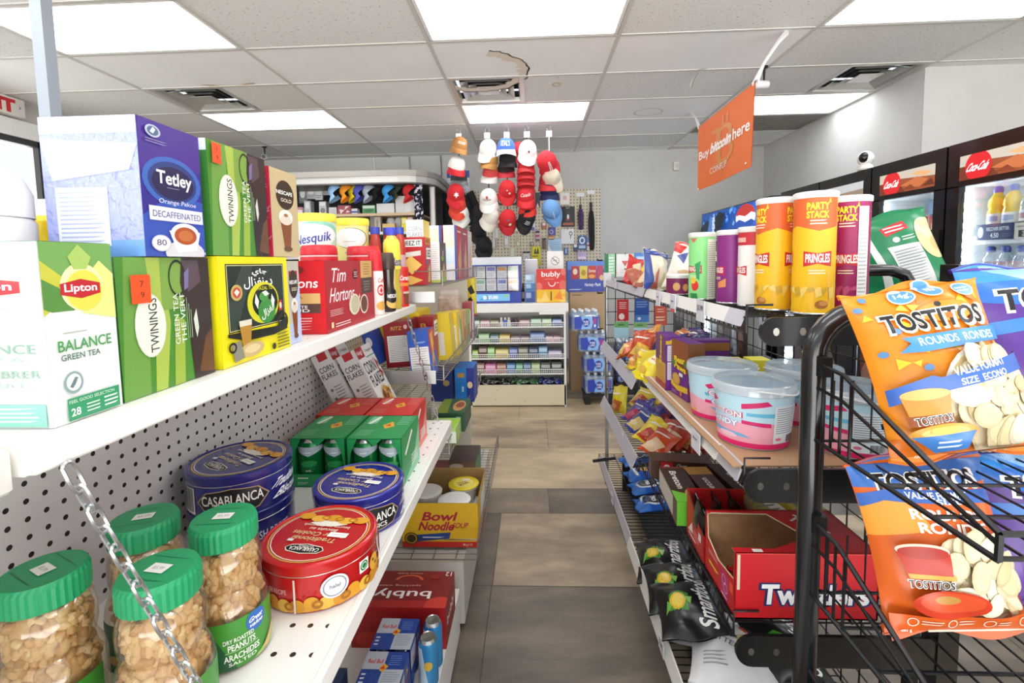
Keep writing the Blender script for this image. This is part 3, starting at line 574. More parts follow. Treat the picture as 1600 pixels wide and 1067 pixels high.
for i in range(430):
    z = rn.uniform(.06, .137); r = rad_at(z) - rn.uniform(.0080, .012); a = rn.uniform(0, 2 * math.pi)
    if i > 350: z = .136; r = .026 * math.sqrt(rn.random())
    M = Matrix.Translation((r * math.cos(a), r * math.sin(a), z)) @ Euler((rn.uniform(0, 6), rn.uniform(0, 6), rn.uniform(0, 6))).to_matrix().to_4x4()
    s = rn.uniform(.85, 1.15); nuts.ball((0, 0, 0), (.0078 * s, .0052 * s, .005 * s), rn.choice(nutm), 7, 5, M)
lidm = MB(); n = 72; prof = [(.0405, .146), (.0408, .148), (.0408, .168), (.0385, .174)]
P = []; F = []
for r, z in prof:
    for k in range(n): a = 2 * math.pi * k / n; rr = r + (.0006 if k % 2 else -.0004) * (r > .04); P.append((rr * math.cos(a), rr * math.sin(a), z))
for i in range(3):
    for k in range(n): F.append((i * n + k, i * n + (k + 1) % n, (i + 1) * n + (k + 1) % n, (i + 1) * n + k))
F.append(tuple(range(3 * n, 4 * n))); lidm.add(P, F, grn)
lidm.art(lambda x, y, o: ((x - .5) * .075, (y - .5) * .075, .174 + o), .075, .075, [('l', 0.15, 0.755, 0.85, 0.805, 1, '#187a4e'), ('l', 0.15, 0.225, 0.85, 0.275, 1, '#187a4e')])
stk = MB(); stk.art(lambda x, y, o: ((x - .5) * .024, (y - .5) * .016, .1746 + o), .024, .016, [('r', 0, 0, 1, 1, '#f3f2ee'), ('t', .5, .5, .6, .35, '$5.99', '#a9a6a0')])
labm = MB(); labm.lathe([(.0503, .004), (.0503, .064)], mat('#3f8f2f', .35), 30, a0=-150, a1=40)
labm.art(cylfn(.0504, .004, .060, -55, 190), .18, .06, [('p', [(0, 0), (.5, 0), (.3, 1), (0, 1)], '#1d5c33'), ('p', [(.62, 0), (1, 0), (1, .3), (.8, .2)], '#a9c76a'), ('e', .66, .80, .085, .22, '#2f66b4'), ('t', .66, .84, .12, .1, 'Great', '#ffffff', 0, .02, .2), ('t', .66, .73, .12, .08, 'value', '#ffffff', 0, .02, .2),
    ('t', .52, .60, .22, .09, 'DRY ROASTED', '#f2f5ea', 0, .015), ('t', .54, .46, .20, .13, 'PEANUTS', '#f2f5ea', 0, .02), ('r', .42, .37, .66, .38, '#cfe0b8'), ('t', .54, .26, .26, .13, 'ARACHIDES', '#f2f5ea', 0, .02), ('t', .54, .13, .2, .07, 'SALTED', '#f2f5ea', 0, .01),
    ('e', .2, .7, .045, .1, '#c79a62'), ('e', .3, .42, .045, .1, '#d2aa74'), ('e', .15, .3, .045, .1, '#c79a62'), ('p', [(.7, .1), (.84, .4), (.86, .34), (.74, .04)], '#d8b27c'), ('e', .28, .14, .05, .1, '#d2aa74')], step=(.04, 0))
first = None
for (x, y), lab, rz in (((-.432, .497), 'peanut jar with green lid nearest the aisle and camera, square sticker on its bright lid', -8), ((-.430, .608), 'peanut jar with green lid just left of the red cookie tin', 6),
                    ((-.542, .606), 'peanut jar with green lid against the pegboard, behind the other jars', 20), ((-.566, .493), 'peanut jar with green lid at the bottom left corner, left of the hanging chain', -25)):
    if first is None:
        first = thing('peanut_jar', lab, 'jar', (x, y, ZS), R(rz), 'green-lidded peanut jars'); first.scale = (1, 1, 1.1); jarp.build('jar_body', first); tag(nuts.build('peanuts', first), kind='stuff'); ld = lidm.build('lid', first); labm.build('label_band', first); stk.build('price_sticker', ld)
    else: copy_tree(first, (x, y, ZS), R(rz), lab)
# ---- cookie tins
gold = '#c9a24a'
def tin(loc, rz, label, base, dark, side, r=.0925, h=.078, name='cookie_tin', art=True):
    t = thing(name, label, 'tin', loc, R(rz), 'round cookie tins'); bm_ = mat(base, .22, .15, .5)
    mb = MB(); mb.lathe([(0, 0), (r - .003, 0), (r - .001, .003), (r - .001, h - .012)], bm_, 48)
    if side: mb.art(cylfn(r - .001, .003, h - .024, side[0], 200), r * 3.5, h - .024, side[1], step=(.02, 0))
    mb.lathe([(r - .0004, h - .0195), (r + .0004, h - .0185), (r - .0004, h - .0175)], mat('#d9d6cc', .2, .8), 48); mb.build('tin_body', t)
    mb = MB(); mb.lathe([(r, h - .018), (r + .001, h - .016), (r + .001, h - .002), (r - .001, h), (r - .004, h + .0005), (r - .006, h - .0015)], bm_, 48); mb.disc(r - .006, h - .0015, bm_, 48)
    q = r - .006
    mb.art(lambda x, y, o: ((x - .5) * 2 * q, (y - .5) * 2 * q, h - .0014 + o), 2 * q, 2 * q, ([('ring', .5, .5, .475, .475, .03, gold), ('ring', .5, .5, .45, .45, .02, '#e9e4d8'),
        ('p', [(.34, .82), (.5, .845), (.66, .82), (.7, .77), (.66, .72), (.5, .695), (.34, .72), (.3, .77)], '#e0dccf'), ('p', [(.345, .81), (.5, .835), (.655, .81), (.69, .77), (.655, .73), (.5, .705), (.345, .73), (.31, .77)], '#161616'),
        ('t', .5, .775, .3, .055, 'CASABLANCA', '#f0ece0', 0, .012), ('t', .5, .735, .15, .025, 'CLASSICS', '#f0ece0'), ('t', .5, .62, .46, .065, 'Traditional', '#d9c48f', 0, .006, .2), ('t', .5, .535, .56, .065, 'Butter Cookies', '#d9c48f', 0, .006, .2), ('t', .5, .455, .3, .045, 'Biscuits au', '#e9e0c8', 0, .006, .2), ('t', .5, .395, .5, .04, 'beurre traditionnels', '#e9e0c8', 0, .006, .2),
        ('p', [(.3, .34), (.38, .30), (.62, .30), (.7, .36), (.6, .40), (.42, .39)], '#e9dfd2')] + [('e', .2 + .15 * k, .25 + .03 * (k % 2), .085, .06, ('#d9992a', '#e3ad3f')[k % 2]) for k in range(5)] + [('ring', .28 + .15 * k, .26, .05, .035, .4, '#b97a1e') for k in range(3)]
        + [('r', .68, .655, .74, .69, '#e9e9e9')]) if art else [], rough=.25); mb.build('lid', t)
    s = MB(); s.art(lambda x, y, o: (-.035 + (x - .5) * .034, .004 + (y - .5) * .013, h - .0002 + o), .034, .013, [('r', 0, 0, 1, 1, '#f4f2f0'), ('l', .1, .2, .9, .8, 1, '#d5d2cf')])
    s.build('price_sticker', t); return t
plaque = lambda cx: [('p', [(cx - .20, .5), (cx - .14, .85), (cx, .95), (cx + .14, .85), (cx + .20, .5), (cx + .14, .12), (cx, .02), (cx - .14, .12)], '#a98f6a'), ('p', [(cx - .19, .5), (cx - .135, .82), (cx, .92), (cx + .135, .82), (cx + .19, .5), (cx + .135, .15), (cx, .05), (cx - .135, .15)], '#14161c'), ('t', cx, .56, .33, .34, 'CASABLANCA', '#f1efe6', 0, .012), ('t', cx, .24, .18, .16, 'CLASSICS', '#f1efe6', 0, .01)]
bl_side = plaque(.42) + [('r', .05, .05, .2, .95, '#ebe8ea'), ('bar', .06, .12, .19, .92, '#2a2a33'), ('t', .79, .68, .28, .3, 'Traditional', '#f2f2fa', 0, .02, .25), ('t', .8, .3, .26, .28, 'Biscuits', '#f2f2fa', 0, .02, .25)]
rd_side = [('r', 0, 0, 1, .14, '#d9a13a')] + [('e', .03 + .067 * k, .18 + .06 * (k % 3 == 0), .036, .2, ('#d9992a', '#e6b74a', '#cf8f24')[k % 3]) for k in range(15)] + [('ring', .07 + .13 * k, .2, .025, .12, .5, '#a8681c') for k in range(7)] + [('e', .78, .58, .04, .26, '#e0a73c'), ('e', .77, .66, .008, .05, '#4a2d14'), ('e', .795, .5, .008, .05, '#4a2d14'),
    ('t', .24, .62, .16, .14, 'DANISH RECIPE', '#e8a9a4', 0, .01), ('r', .355, 0, .364, 1, '#d9cfc4'), ('e', .54, .62, .065, .34, '#e9e3e8'), ('ring', .54, .62, .055, .29, .12, '#8d8a9a'), ('t', .54, .63, .05, .11, 'halal', '#77748a', 0, .02), ('r', .665, .58, .725, .95, '#f2f0ea'), ('ring', .695, .765, .025, .15, .3, '#2f7a46'), ('e', .695, .765, .014, .08, '#1f7a3c'), ('r', .9, .3, .98, 1, '#e9e6ea')]
tin((-.369, .762, ZS), 172, 'large red round cookie tin at the front edge of the lower shelf', '#c2181c', 0, (-62 - 172, rd_side))
tin((-.374, .957, ZS), 168, 'single blue round cookie tin in front of the green can packs', '#23288e', 0, (-38 - 168, bl_side))
tin((-.585, .890, ZS), 160, 'lower blue cookie tin of the stack of two against the pegboard', '#1f2470', 0, (-58 - 160, [('t', .62, .5, .3, .3, 'DANISH RECIPE', '#cfd2ea', 0, .01), ('r', 0, .0, 1, .06, '#8d8fae')]))
tin((-.585, .888, ZS + .0790), 150, 'upper blue cookie tin of the stack of two, its plaque turned to the camera', '#262a78', 0, (-52 - 150, bl_side))
tin((-.503, .712, ZS), 30, 'small red tin tucked between the peanut jars and the red cookie tin', '#a5161a', 0, None, .048, .075, art=False)
# ---- packs of six cans in open-sided cartons
def can_mb(base, r=.031, h=.112, art=None, topm='#b9bcbf'):
    mb = MB(); mb.lathe([(r - .006, 0), (r - .001, .006), (r, .012), (r, h - .018), (r - .003, h - .008)], mat(base, .25, .35, .3), 22)
    mb.lathe([(r - .003, h - .008), (r - .006, h - .002), (r - .007, h), (r - .009, h - .002), (0, h - .003)], mat(topm, .2, .9), 22)
    if art: mb.art(cylfn(r, .012, h - .03, -80, 180), r * 3.1, h - .03, art, step=(.08, 0))
    return mb
soda = can_mb('#0f7a3a', art=[('p', [(.1, .9), (.9, .9), (.9, 1), (.1, 1)], '#b9c4cc'), ('p', [(.1, .9), (.5, .72), (.9, .9)], '#b9c4cc'), ('l', 0.4, 0.805, 0.6, 0.875, 1, '#f0f4f4'), ('e', .5, .5, .2, .1, '#24964c'), ('t', .5, .3, .14, .06, 'mL', '#dbe7dd')])
def canpack(loc, label, base, light, txt):
    t = thing('can_multipack', label, 'can pack', loc, 0, 'packs of cans on the lower shelf'); w, d, h = .133, .168, .121; m = mat(base, .4); mb = MB(); e = .0012
    mb.box(-w / 2, -d / 2, h - e, w / 2, d / 2, h, m); mb.box(-w / 2, -d / 2, 0, w / 2, d / 2, e, m); mb.box(w / 2 - e, -d / 2, 0, w / 2, d / 2, h, m); mb.box(-w / 2, -d / 2, 0, -w / 2 + e, d / 2, h, m); mb.box(-w / 2, d / 2 - e, 0, w / 2, d / 2, h, m)
    mb.box(-w / 2, -d / 2, 0, w / 2, -d / 2 + e, h * .26, m)
    for x in (-w / 2, w / 2): mb.add([(x, -d / 2, h), (x - math.copysign(.026, x), -d / 2, h), (x - math.copysign(.01, x), -d / 2, h * .72), (x, -d / 2, h * .2)], [(0, 1, 2, 3)], m)
    mb.add([(-.02, -d / 2, h), (.02, -d / 2, h), (0, -d / 2, h * .84)], [(0, 1, 2)], m)
    mb.art(faceT(w, d, h), w, d, [('r', .1, .62, .3, .95, light), ('p', [(.13, .62), (.19, .60), (.30, .93), (.24, .95)], '#f2f2ee'), ('p', [(.45, .55), (.6, .7), (.7, .5), (.55, .38)], '#d8a52c'), ('p', [(.5, .52), (.58, .6), (.62, .5)], '#b23a22'), ('l', .7, .55, .95, .95, 6, light), ('l', .1, .1, .4, .35, 4, light)])
    mb.art(faceR(w, d, h), d, h, [('p', [(.0, .0), (.6, .2), (1, .9), (1, 0)], light), ('p', [(.15, .6), (.2, .54), (.6, .86), (.55, .93)], '#f2f2ee'), ('l', .5, .15, .9, .4, 4, '#e8efe6')])
    mb.art(faceF(w, d, h), w, h, [('l', .1, .15, .3, .22, 1, '#cfe7d4'), ('l', .1, .05, .3, .11, 2, '#a9d0b4')]); mb.build('carton', t)
    return t
t = canpack((-.382, 1.162, ZS), 'green can pack nearest the shelf edge, two green cans showing', '#1f8f4e', '#7fc79a', 'Soda')
cs = [soda.build('can', t, (x, -.049 + .068 * k, .002)) for x in (-.0325, .0325) for k in range(2)]
copy_tree(t, (-.520, 1.165, ZS), 0, 'green can pack nearer the pegboard, behind the single blue tin')
red_can = can_mb('#b5201f')
t2 = canpack((-.400, 1.333, ZS), 'red can pack at the aisle side, right behind the green packs', '#c8281f', '#e0786c', 'Cola')
for x in (-.0325, .0325):
    for k in range(2): red_can.build('can', t2, (x, -.049 + .068 * k, .002))
copy_tree(t2, (-.537, 1.335, ZS), 0, 'red can pack at the pegboard side, right behind the green packs')
# ---- two tall cereal boxes leaning to the pegboard
def cf_front(): return [('r', 0, 0, 1, 1, '#e2e1df'), ('r', .0, .88, .42, 1, '#a8202c'), ('t', .2, .94, .32, .06, "Kellogg's", '#f3e9e6', 0, .01, .3), ('r', .45, .86, 1, .875, '#5fa58e'), ('t', .72, .93, .4, .04, 'Original', '#77746f'), ('t', .40, .76, .66, .13, 'CORN', '#17171a', 0, .012), ('t', .47, .61, .74, .13, 'FLAKES', '#17171a', 0, .012),
    ('p', [(.8, .84), (.92, .76), (.84, .7), (.97, .64), (.86, .58), (.8, .7)], '#b02a2e'), ('p', [(.9, .8), (1, .74), (.95, .7)], '#3c7a45'), ('e', .55, .28, .36, .26, '#d2cbbb'), ('e', .55, .29, .32, .225, '#c9923f')] + [('e', .3 + .5 * random.random(), .12 + .34 * random.random(), .05, .035, random.choice(['#d9a552', '#a8642a', '#e3b968', '#8f4a22', '#e9d7b0'])) for _ in range(46)]
def cf_side(): return [('r', 0, 0, 1, 1, '#c9c7c5'), ('r', .3, .92, .8, 1, '#a8202c'), ('t', .5, .83, .78, .06, 'CORN', '#17171a', 0, .012), ('t', .5, .755, .84, .06, 'FLAKES', '#17171a', 0, .012), ('e', .25, .6, .08, .018, '#6d6a68'), ('e', .25, .5, .08, .018, '#6d6a68'), ('e', .25, .4, .08, .018, '#6d6a68'), ('l', .4, .38, .9, .64, 8, '#8e8b89'), ('t', .5, .28, .7, .03, "Kellogg's", '#2c2a2a', 0, .015), ('l', .15, .08, .9, .24, 5, '#77736f')]
def leaner(xf, label, y=1.487):
    o = carton_mb(.062, .133, .30, '#d3d1cf', F=cf_side(), Rr=cf_front()).build('cereal_box'); o.rotation_euler = (0, R(-25), 0)
    o.location = Vector((xf, y, ZS)) + Matrix.Rotation(R(-25), 3, 'Y') @ Vector((-.031, 0, 0)); o.location.z += .0005
    return tag(o, label, 'cereal box', 'leaning cereal boxes')
leaner(-.428, 'grey corn flakes box with its picture front showing, leaning behind the red can packs'); leaner(-.510, 'grey corn flakes box leaning behind the other, only its side panel showing', 1.488)
# ================================================================ base deck: sparkling water and energy drink packs
ZB = .1805
def bub_top(): return [('r', 0, 0, 1, 1, '#7e1a1e'), ('r', 0, 0, 1, .18, '#a31f20'), ('e', .93, .06, .16, .22, '#c5352a'), ('e', .03, .2, .12, .2, '#b52a22'), ('t', .5, .36, .62, .26, 'bubly', '#efe6e4', 180, .012), ('t', .42, .57, .5, .06, 'sparkling water', '#d9b9b6', 180, .0), ('ring', .52, .72, .16, .16, .22, '#d9603a'), ('r', .3, .54, .75, .73, '#7e1a1e'), ('t', .42, .57, .5, .06, 'sparkling water', '#d9b9b6', 180, .0), ('t', .5, .92, .3, .05, 'cherry bubly', '#d9b9b6', 180), ('t', .945, .91, .07, .12, '12', '#efe6e4', 180, .01), ('e', .1, .9, .09, .1, '#96241f'), ('e', .8, .82, .06, .07, '#96241f')]
o = carton('sparkling_water_case', 'red twelve-can sparkling water carton on the bottom shelf, lettering upside down on top', 'drink case', (-.412, 1.385, ZB), (.285, .165, .128), '#a81d1f', F=[('r', 0, 0, 1, 1, '#a81d1f'), ('e', .2, .2, .15, .2, '#c5352a'), ('t', .86, .25, .1, .14, '12', '#e9c9c6', 0, .01)], T=bub_top(), Rr=[('r', 0, 0, 1, 1, '#8a191b'), ('t', .5, .5, .7, .3, 'bubly', '#efe6e4', 0, .01)])
rb = can_mb('#1d3f94', .0265, .125, [('p', [(0, 0), (.5, 0), (.3, 1), (0, 1)], '#b9bfca'), ('e', .5, .55, .14, .12, '#c8322c')])
def rb_pack(loc, label, colr, silver, n=2, rz=0):
    t = thing('energy_drink_pack', label, 'can pack', loc, R(rz), 'four-packs of energy drinks'); mb = MB(); w = .1075; h = .129; m = mat(colr, .3); e = .001
    mb.box(-w / 2, -w / 2, h - e, w / 2, w / 2, h, m)
    for s in (-1, 1): mb.add([(s * w / 2, -w / 2, h), (s * w / 2, w / 2, h), (s * (w / 2 + .002), w / 2, h * .3), (s * (w / 2 + .002), -w / 2, h * .3)], [(0, 1, 2, 3)], m)
    mb.art(faceT(w, w, h), w, w, [('r', 0, .5, .5, 1, silver), ('r', .5, 0, 1, .5, silver), ('l', .55, .1, .95, .45, 6, '#8d93a3'), ('l', .05, .1, .16, .42, 3, '#cfd6ea'), ('t', .28, .72, .36, .12, 'Red Bull', '#c8322c', 0, .015), ('p', [(.42, .56), (.5, .66), (.62, .58), (.52, .42), (.44, .46)], '#d8a52c'), ('p', [(.42, .5), (.5, .6), (.56, .5)], '#c8322c'), ('l', .6, .6, .9, .9, 5, '#5d78c4')])
    mb.art(lambda x, y, o: (w / 2 + .001 + o, (x - .5) * w, h * (.35 + .6 * y)), w, h, [('r', 0, 0, .5, 1, silver), ('t', .5, .5, .7, .2, 'Red Bull', '#c8322c', 0, .01), ('p', [(.6, .7), (.7, .9), (.8, .75)], '#d8b23c')]); mb.build('sleeve', t)
    for x in (-.027, .027):
        for y in (-.027, .027): rb.build('can', t, (x, y, .0005))
    return t
a = rb_pack((-.388, 1.205, ZB), 'blue and silver energy drink four-pack in front of the red sparkling water carton', '#22408f', '#aeb4c0')
rb_pack((-.388, 1.09, ZB), 'blue and silver energy drink four-pack nearer the camera, half below the shelf edge', '#22408f', '#aeb4c0')
o = carton('energy_drink_case', 'teal energy drink carton with a small red and gold emblem, bottom left of the aisle', 'drink case', (-.375, .955, ZB), (.20, .135, .131), '#17605f', T=[('r', 0, 0, 1, 1, '#1d6664'), ('e', .02, .75, .2, .22, '#243f66'), ('e', -.0, .45, .1, .16, '#b5442c'), ('t', .42, .6, .4, .05, 'THE WINTER EDITION', '#e6efee', 70, .012), ('t', .52, .6, .4, .05, 'FROM RED BULL', '#e6efee', 70, .012), ('p', [(.58, .55), (.7, .7), (.76, .5), (.66, .35)], '#c8442c'), ('p', [(.6, .5), (.68, .6), (.72, .5), (.66, .42)], '#e0b030'), ('t', .8, .55, .4, .05, "L'EDITION HIVERNALE", '#e6efee', 70, .012), ('t', .9, .55, .3, .05, 'DE RED BULL', '#e6efee', 70, .012)], Rr=[('r', 0, 0, 1, 1, '#c9ced2'), ('p', [(0, 0), (.4, 0), (.7, 1), (0, 1)], '#5c6b70'), ('l', .5, .2, .95, .8, 5, '#8d979c')], F=[('r', 0, 0, 1, 1, '#1f3d66'), ('e', .3, .5, .14, .2, '#b5442c')])
carton('energy_drink_case', 'dark blue energy drink carton with orange fruit, hidden under the shelf edge', 'drink case', (-.52, .99, ZB), (.085, .2, .131), '#1b3358', T=[('r', 0, 0, 1, 1, '#1b3358'), ('e', .7, .6, .3, .18, '#c2512c'), ('e', .6, .2, .25, .13, '#a8442a')])
b2 = can_mb('#3a93cf', .0262, .135, [('p', [(0, 0), (.5, 0), (.3, 1), (0, 1)], '#cfe2ee'), ('e', .5, .55, .14, .12, '#d9b23c')])
for i, y in enumerate((1.19, 1.25)):
    t = thing('energy_drink_can', ('nearer', 'farther')[i] + ' of two single light blue cans on the shelf lip beside the energy drink packs', 'can', (-.2985 + .003, y, ZB), 0, 'single light blue cans')
    b2.build('can_body', t)
# ================================================================ the farther wire-shelf section
G2 = thing('wire_shelf_unit', 'cream pegboard unit with chrome wire shelves of cereal and crackers, behind the white shelves', 'shelf unit', (0, 0, 0))
A0, A1 = 1.60, 2.62
wire = mat('#8f8d88', .3, .75); wired = mat('#57544f', .4, .6)
mb = MB(); mb.box(-.72, 1.575, .1, -.70, A1, 1.30, pegb); mb.build('back_panel', G2)
mb = MB(); mb.box(-.735, A1, 0, -.69, A1 + .03, 1.32, mat('#cfc8ba', .5)); mb.build('upright', G2)
mb = MB(); mb.box(-.70, A1 - .012, .25, -.36, A1, 1.235, pegb); mb.build('end_panel', G2)
def wshelf(z, xf, drop, lip, y0=A0, y1=A1, n=30, cross=7):
    """wire deck, front edge lower by `drop`, with an upright wire lip"""
    mb = MB()
    def p(u, v, up=0): return (-.695 + (xf + .695) * u, y0 + (y1 - y0) * v, z - drop * u + up)
    for k in range(cross): mb.tube([p(k / (cross - 1), 0), p(k / (cross - 1), 1)], .0022, wire, 4)
    for k in range(n + 1):
        v = k / n; mb.tube([p(0, v), p(1, v), p(1, v, lip)], .0013, wire, 4)
    mb.tube([p(1, 0), p(1, 0, lip), p(1, 1, lip), p(1, 1)], .0028, wire, 6); mb.tube([p(0, 0), p(1, 0), p(1, 0, lip), p(.75, 0, lip)], .0022, wire, 5)
    mb.build('wire_shelf', G2)
wshelf(1.243, -.307, .0, .05); wshelf(.945, -.312, .03, .05); wshelf(.665, -.30, .015, .05); wshelf(.262, -.207, .0, .075)
mb = MB(); mb.box(-.70, A0, .02, -.26, A1, .252, mat('#c6c2ba', .5)); mb.build('base_deck', G2)
mb = MB(); mb.rbox(-.69, 1.583, 1.186, -.33, 1.587, 1.225, .002, mat('#a9a9a7', .3, .5)); mb.build('bracket', G2)
mb = MB(); mb.rbox(-.69, 1.583, .905, -.335, 1.587, .952, .002, mat('#a3a4a3', .3, .5)); mb.box(-.375, 1.5815, .920, -.365, 1.583, .938, mat('#2a2a2a')); mb.build('bracket', G2)
def nf(c='#e9e8e6', l='#a9a6a4'): return [('r', .12, .12, .88, .70, c), ('l', .16, .14, .84, .68, 14, l)]
def cr(name, label, x0, x1, y0, y1, z, h, base, F=(), Rr=(), T=(), ry=0, grp='boxes on the wire shelves', cat='box'):
    o = carton_mb(x1 - x0, y1 - y0, h, base, F=F, Rr=Rr, T=T).build(name); o.location = ((x0 + x1) / 2, (y0 + y1) / 2, z); o.rotation_euler = (0, R(ry), 0)
    return tag(o, label, cat, grp)
Z1 = 1.2462; Z2 = .948; Z3 = .668
# top wire shelf
cr('cracker_box', 'red cheese cracker box with a yellow cracker picture, first on the top wire shelf', -.472, -.365, 1.615, 1.70, Z1, .165, '#b3262a',
   F=[('r', .1, .80, .9, .95, '#f0eeea'), ('t', .5, .875, .7, .1, 'CHEEZ IT', '#1d1a1a', 0, .02), ('p', [(.1, .66), (.85, .72), (.85, .62), (.1, .56)], '#d9d6cc'), ('p', [(.2, .42), (.52, .62), (.88, .42), (.55, .22)], '#e6bf62'), ('p', [(.1, .1), (.5, .2), (.9, .1), (.5, 0)], '#e0b75a')],
   Rr=[('r', 0, .84, 1, 1, '#d98a2c'), ('t', .5, .92, .7, .08, 'FAMILY SIZE', '#5a2314', 0, .015), ('r', .12, .54, .92, .78, '#f2efe9'), ('t', .52, .66, .7, .16, 'CHEEZ', '#1d1a1a', 0, .02), ('e', .2, .48, .14, .05, '#3a6ab0'), ('p', [(.3, .05), (.5, .4), (.62, .35), (.8, .42), (.72, .05)], '#d9b35c'), ('p', [(.2, .3), (.55, .38), (.9, .48), (.5, .3)], '#9db59a')])
cr('cereal_box', 'white corn flakes box end with pale lettering, standing high behind the red cracker box', -.475, -.41, 1.79, 1.90, Z1, .24, '#f0efec', F=[('t', .5, .86, .8, .07, 'CORN', '#9aa0a6', 0, .0), ('t', .5, .77, .86, .07, 'FLAKES', '#9aa0a6', 0, .0)], Rr=[('r', 0, 0, 1, 1, '#e3c95e')])
cr('cracker_box', 'white and brown vegetable cracker box beside the red cheese cracker box', -.408, -.350, 1.79, 1.92, Z1, .155, '#eceae6', F=[('l', .08, .1, .92, .95, 16, '#c9c6c2')] + [('r', 0, 0, 1, .07, '#b9cf6a')], Rr=[('r', 0, .3, 1, 1, '#4d3a33'), ('r', 0, 0, 1, .3, '#9fc24e'), ('l', 0.45, 0.43, 0.55, 1, 1, '#e8e3da'), ('p', [(.3, .15), (.5, .5), (.6, .4), (.75, .5), (.7, .15)], '#cfa06a'), ('e', .4, .6, .2, .07, '#7fae4a')])
cr('cereal_box', 'rainbow-pale cereal box with a blue edge on the top wire shelf', -.445, -.385, 2.02, 2.12, Z1, .235, '#efe9f0', F=[('r', 0, .8, .9, .95, '#f0d9c8'), ('r', 0, .65, .9, .8, '#f4efc9'), ('r', 0, .5, .9, .65, '#d3ead8'), ('r', .82, 0, 1, 1, '#3c4f9c')], Rr=[('r', 0, 0, 1, 1, '#c24a4a')])
for i, (y, lab) in enumerate(((2.02, 'first red fruit cereal box at the far end of the top wire shelf'), (2.20, 'second red fruit cereal box at the far end of the top wire shelf'), (2.38, 'last pale striped cereal box at the far end of the top wire shelf'))):
    cr('cereal_box', lab, -.378, -.322, y + .005, y + .165, Z1, .236, '#e9e4ea', F=[('r', 0, .75, .9, .9, '#f3dcd0'), ('r', 0, .6, .9, .75, '#f3f0cc'), ('r', 0, .3, .9, .6, '#d5e3f0'), ('r', .85, 0, 1, 1, '#3c4f9c')], Rr=[('r', 0, 0, 1, 1, ('#b8373c', '#a8323a', '#d9c9c2')[i]), ('p', [(.3, .0), (.5, .6), (.7, .8), (.8, .3)], '#d9a08a'), ('l', 0.15, 0.86, 0.85, 0.94, 1, '#f0e6c8'), ('e', .5, .35, .25, .16, '#cfa86a')])
# second wire shelf, boxes tipped back
cr('cracker_box', 'dark red round cracker box at the near end of the second wire shelf', -.528, -.432, 1.66, 1.77, Z2, .165, '#8e1720', F=[('t', .5, .86, .42, .08, 'RITZ', '#c9a24a', 0, .02), ('e', .85, .88, .07, .05, '#e0b8b4')] + nf(), Rr=[('r', 0, 0, 1, 1, '#7a141c'), ('e', .5, .4, .3, .2, '#d0a050')], ry=-4)
cr('cracker_box', 'small bright blue box leaning beside the corn flakes boxes', -.572, -.535, 1.64, 1.74, Z2 + .014, .145, '#2746a0', ry=-20, F=[('e', .5, .6, .3, .12, '#e0e4f0')])
cr('cereal_box', 'blue cereal box with a white panel, above the bracket of the second wire shelf', -.424, -.350, 1.605, 1.70, Z2 - .026, .165, '#2c57b4', F=[('r', 0, .0, 1, 1, '#2c57b4'), ('r', .05, .02, .95, .66, '#eceae8'), ('l', .1, .04, .9, .64, 12, '#bdbac0'), ('l', 0.3, 0.715, 0.9, 0.805, 1, '#7fa0dc')], Rr=[('r', 0, 0, 1, .5, '#3a62b8'), ('r', 0, .5, 1, 1, '#b8323a'), ('p', [(.15, .05), (.35, .5), (.2, .9), (.75, .95), (.6, .5), (.85, .05), (.55, .35)], '#e0a050'), ('e', .5, .7, .2, .12, '#e6c24a')], ry=-5)
cr('cracker_box', 'red cheese cracker box in the middle of the second wire shelf', -.458, -.380, 1.78, 1.86, Z2, .168, '#9e1f26', F=[('t', .5, .8, .3, .1, 'B', '#e0b04a', 0, .02)], Rr=[('r', .1, .55, .9, .9, '#efe9e2'), ('t', .5, .72, .7, .2, 'CHEEZ', '#1d1a1a', 0, .02)])
cr('cereal_box', 'tall yellow honey cereal box behind the blue cereal box', -.382, -.325, 1.88, 1.97, Z2 - .02, .19, '#e0c42a', F=[('r', .1, .1, .5, .6, '#d9d4c4')], Rr=[('r', 0, 0, 1, 1, '#d9bd2c')], ry=-4)
cr('cereal_box', 'yellow honey cereal box lying flat under the top white shelf end', -.60, -.44, 1.80, 2.0, Z2, .185, '#e6c922', F=[('e', .5, .5, .3, .3, '#c9a01e')])
cr('cereal_box', 'yellow wheat cereal box with a white nutrition panel, middle of the second wire shelf', -.372, -.318, 2.00, 2.12, Z2 - .026, .185, '#e8c51e', F=[('ring', .5, .8, .25, .07, .1, '#6b5a20'), ('e', .5, .76, .12, .05, '#8a4a22')] + nf('#e8e6e4'), Rr=[('r', 0, 0, 1, 1, '#e0c04a'), ('p', [(.4, 1), (.7, .6), (.6, 0), (.9, 0), (1, .7)], '#6aa83c'), ('e', .4, .4, .25, .2, '#e9e2c8')], ry=-3)
for i, (y, c, lab) in enumerate(((2.145, '#c9a068', 'tan oat cereal box right behind the yellow wheat cereal box'), (2.27, '#8fb04e', 'green and tan cereal box farther along the second wire shelf'))):
    cr('cereal_box', lab, -.372, -.320, y, y + .11, Z2 - .026, .175 - .01 * i, c, Rr=[('r', 0, 0, 1, 1, c), ('p', [(.2, .1), (.5, .9), (.8, .2)], '#e9dfc4'), ('e', .5, .4, .25, .2, '#b5703a')])
t = thing('snack_bag', 'clear bag of pinkish crackers hanging above the second wire shelf', 'bag', (-.40, 2.30, Z2 + .004)); mb = MB(); mb.rbox(-.06, -.05, 0, .05, .05, .21, .02, noise_mat('cracker_mix', '#b89a8c', '#d8c6b8', (40, 40, 40), .3)); mb.build('bag_body', t); mb = MB(); mb.box(-.05, -.003, .205, .04, .003, .235, mat('#d9cfc8', .3)); mb.build('seal', t)
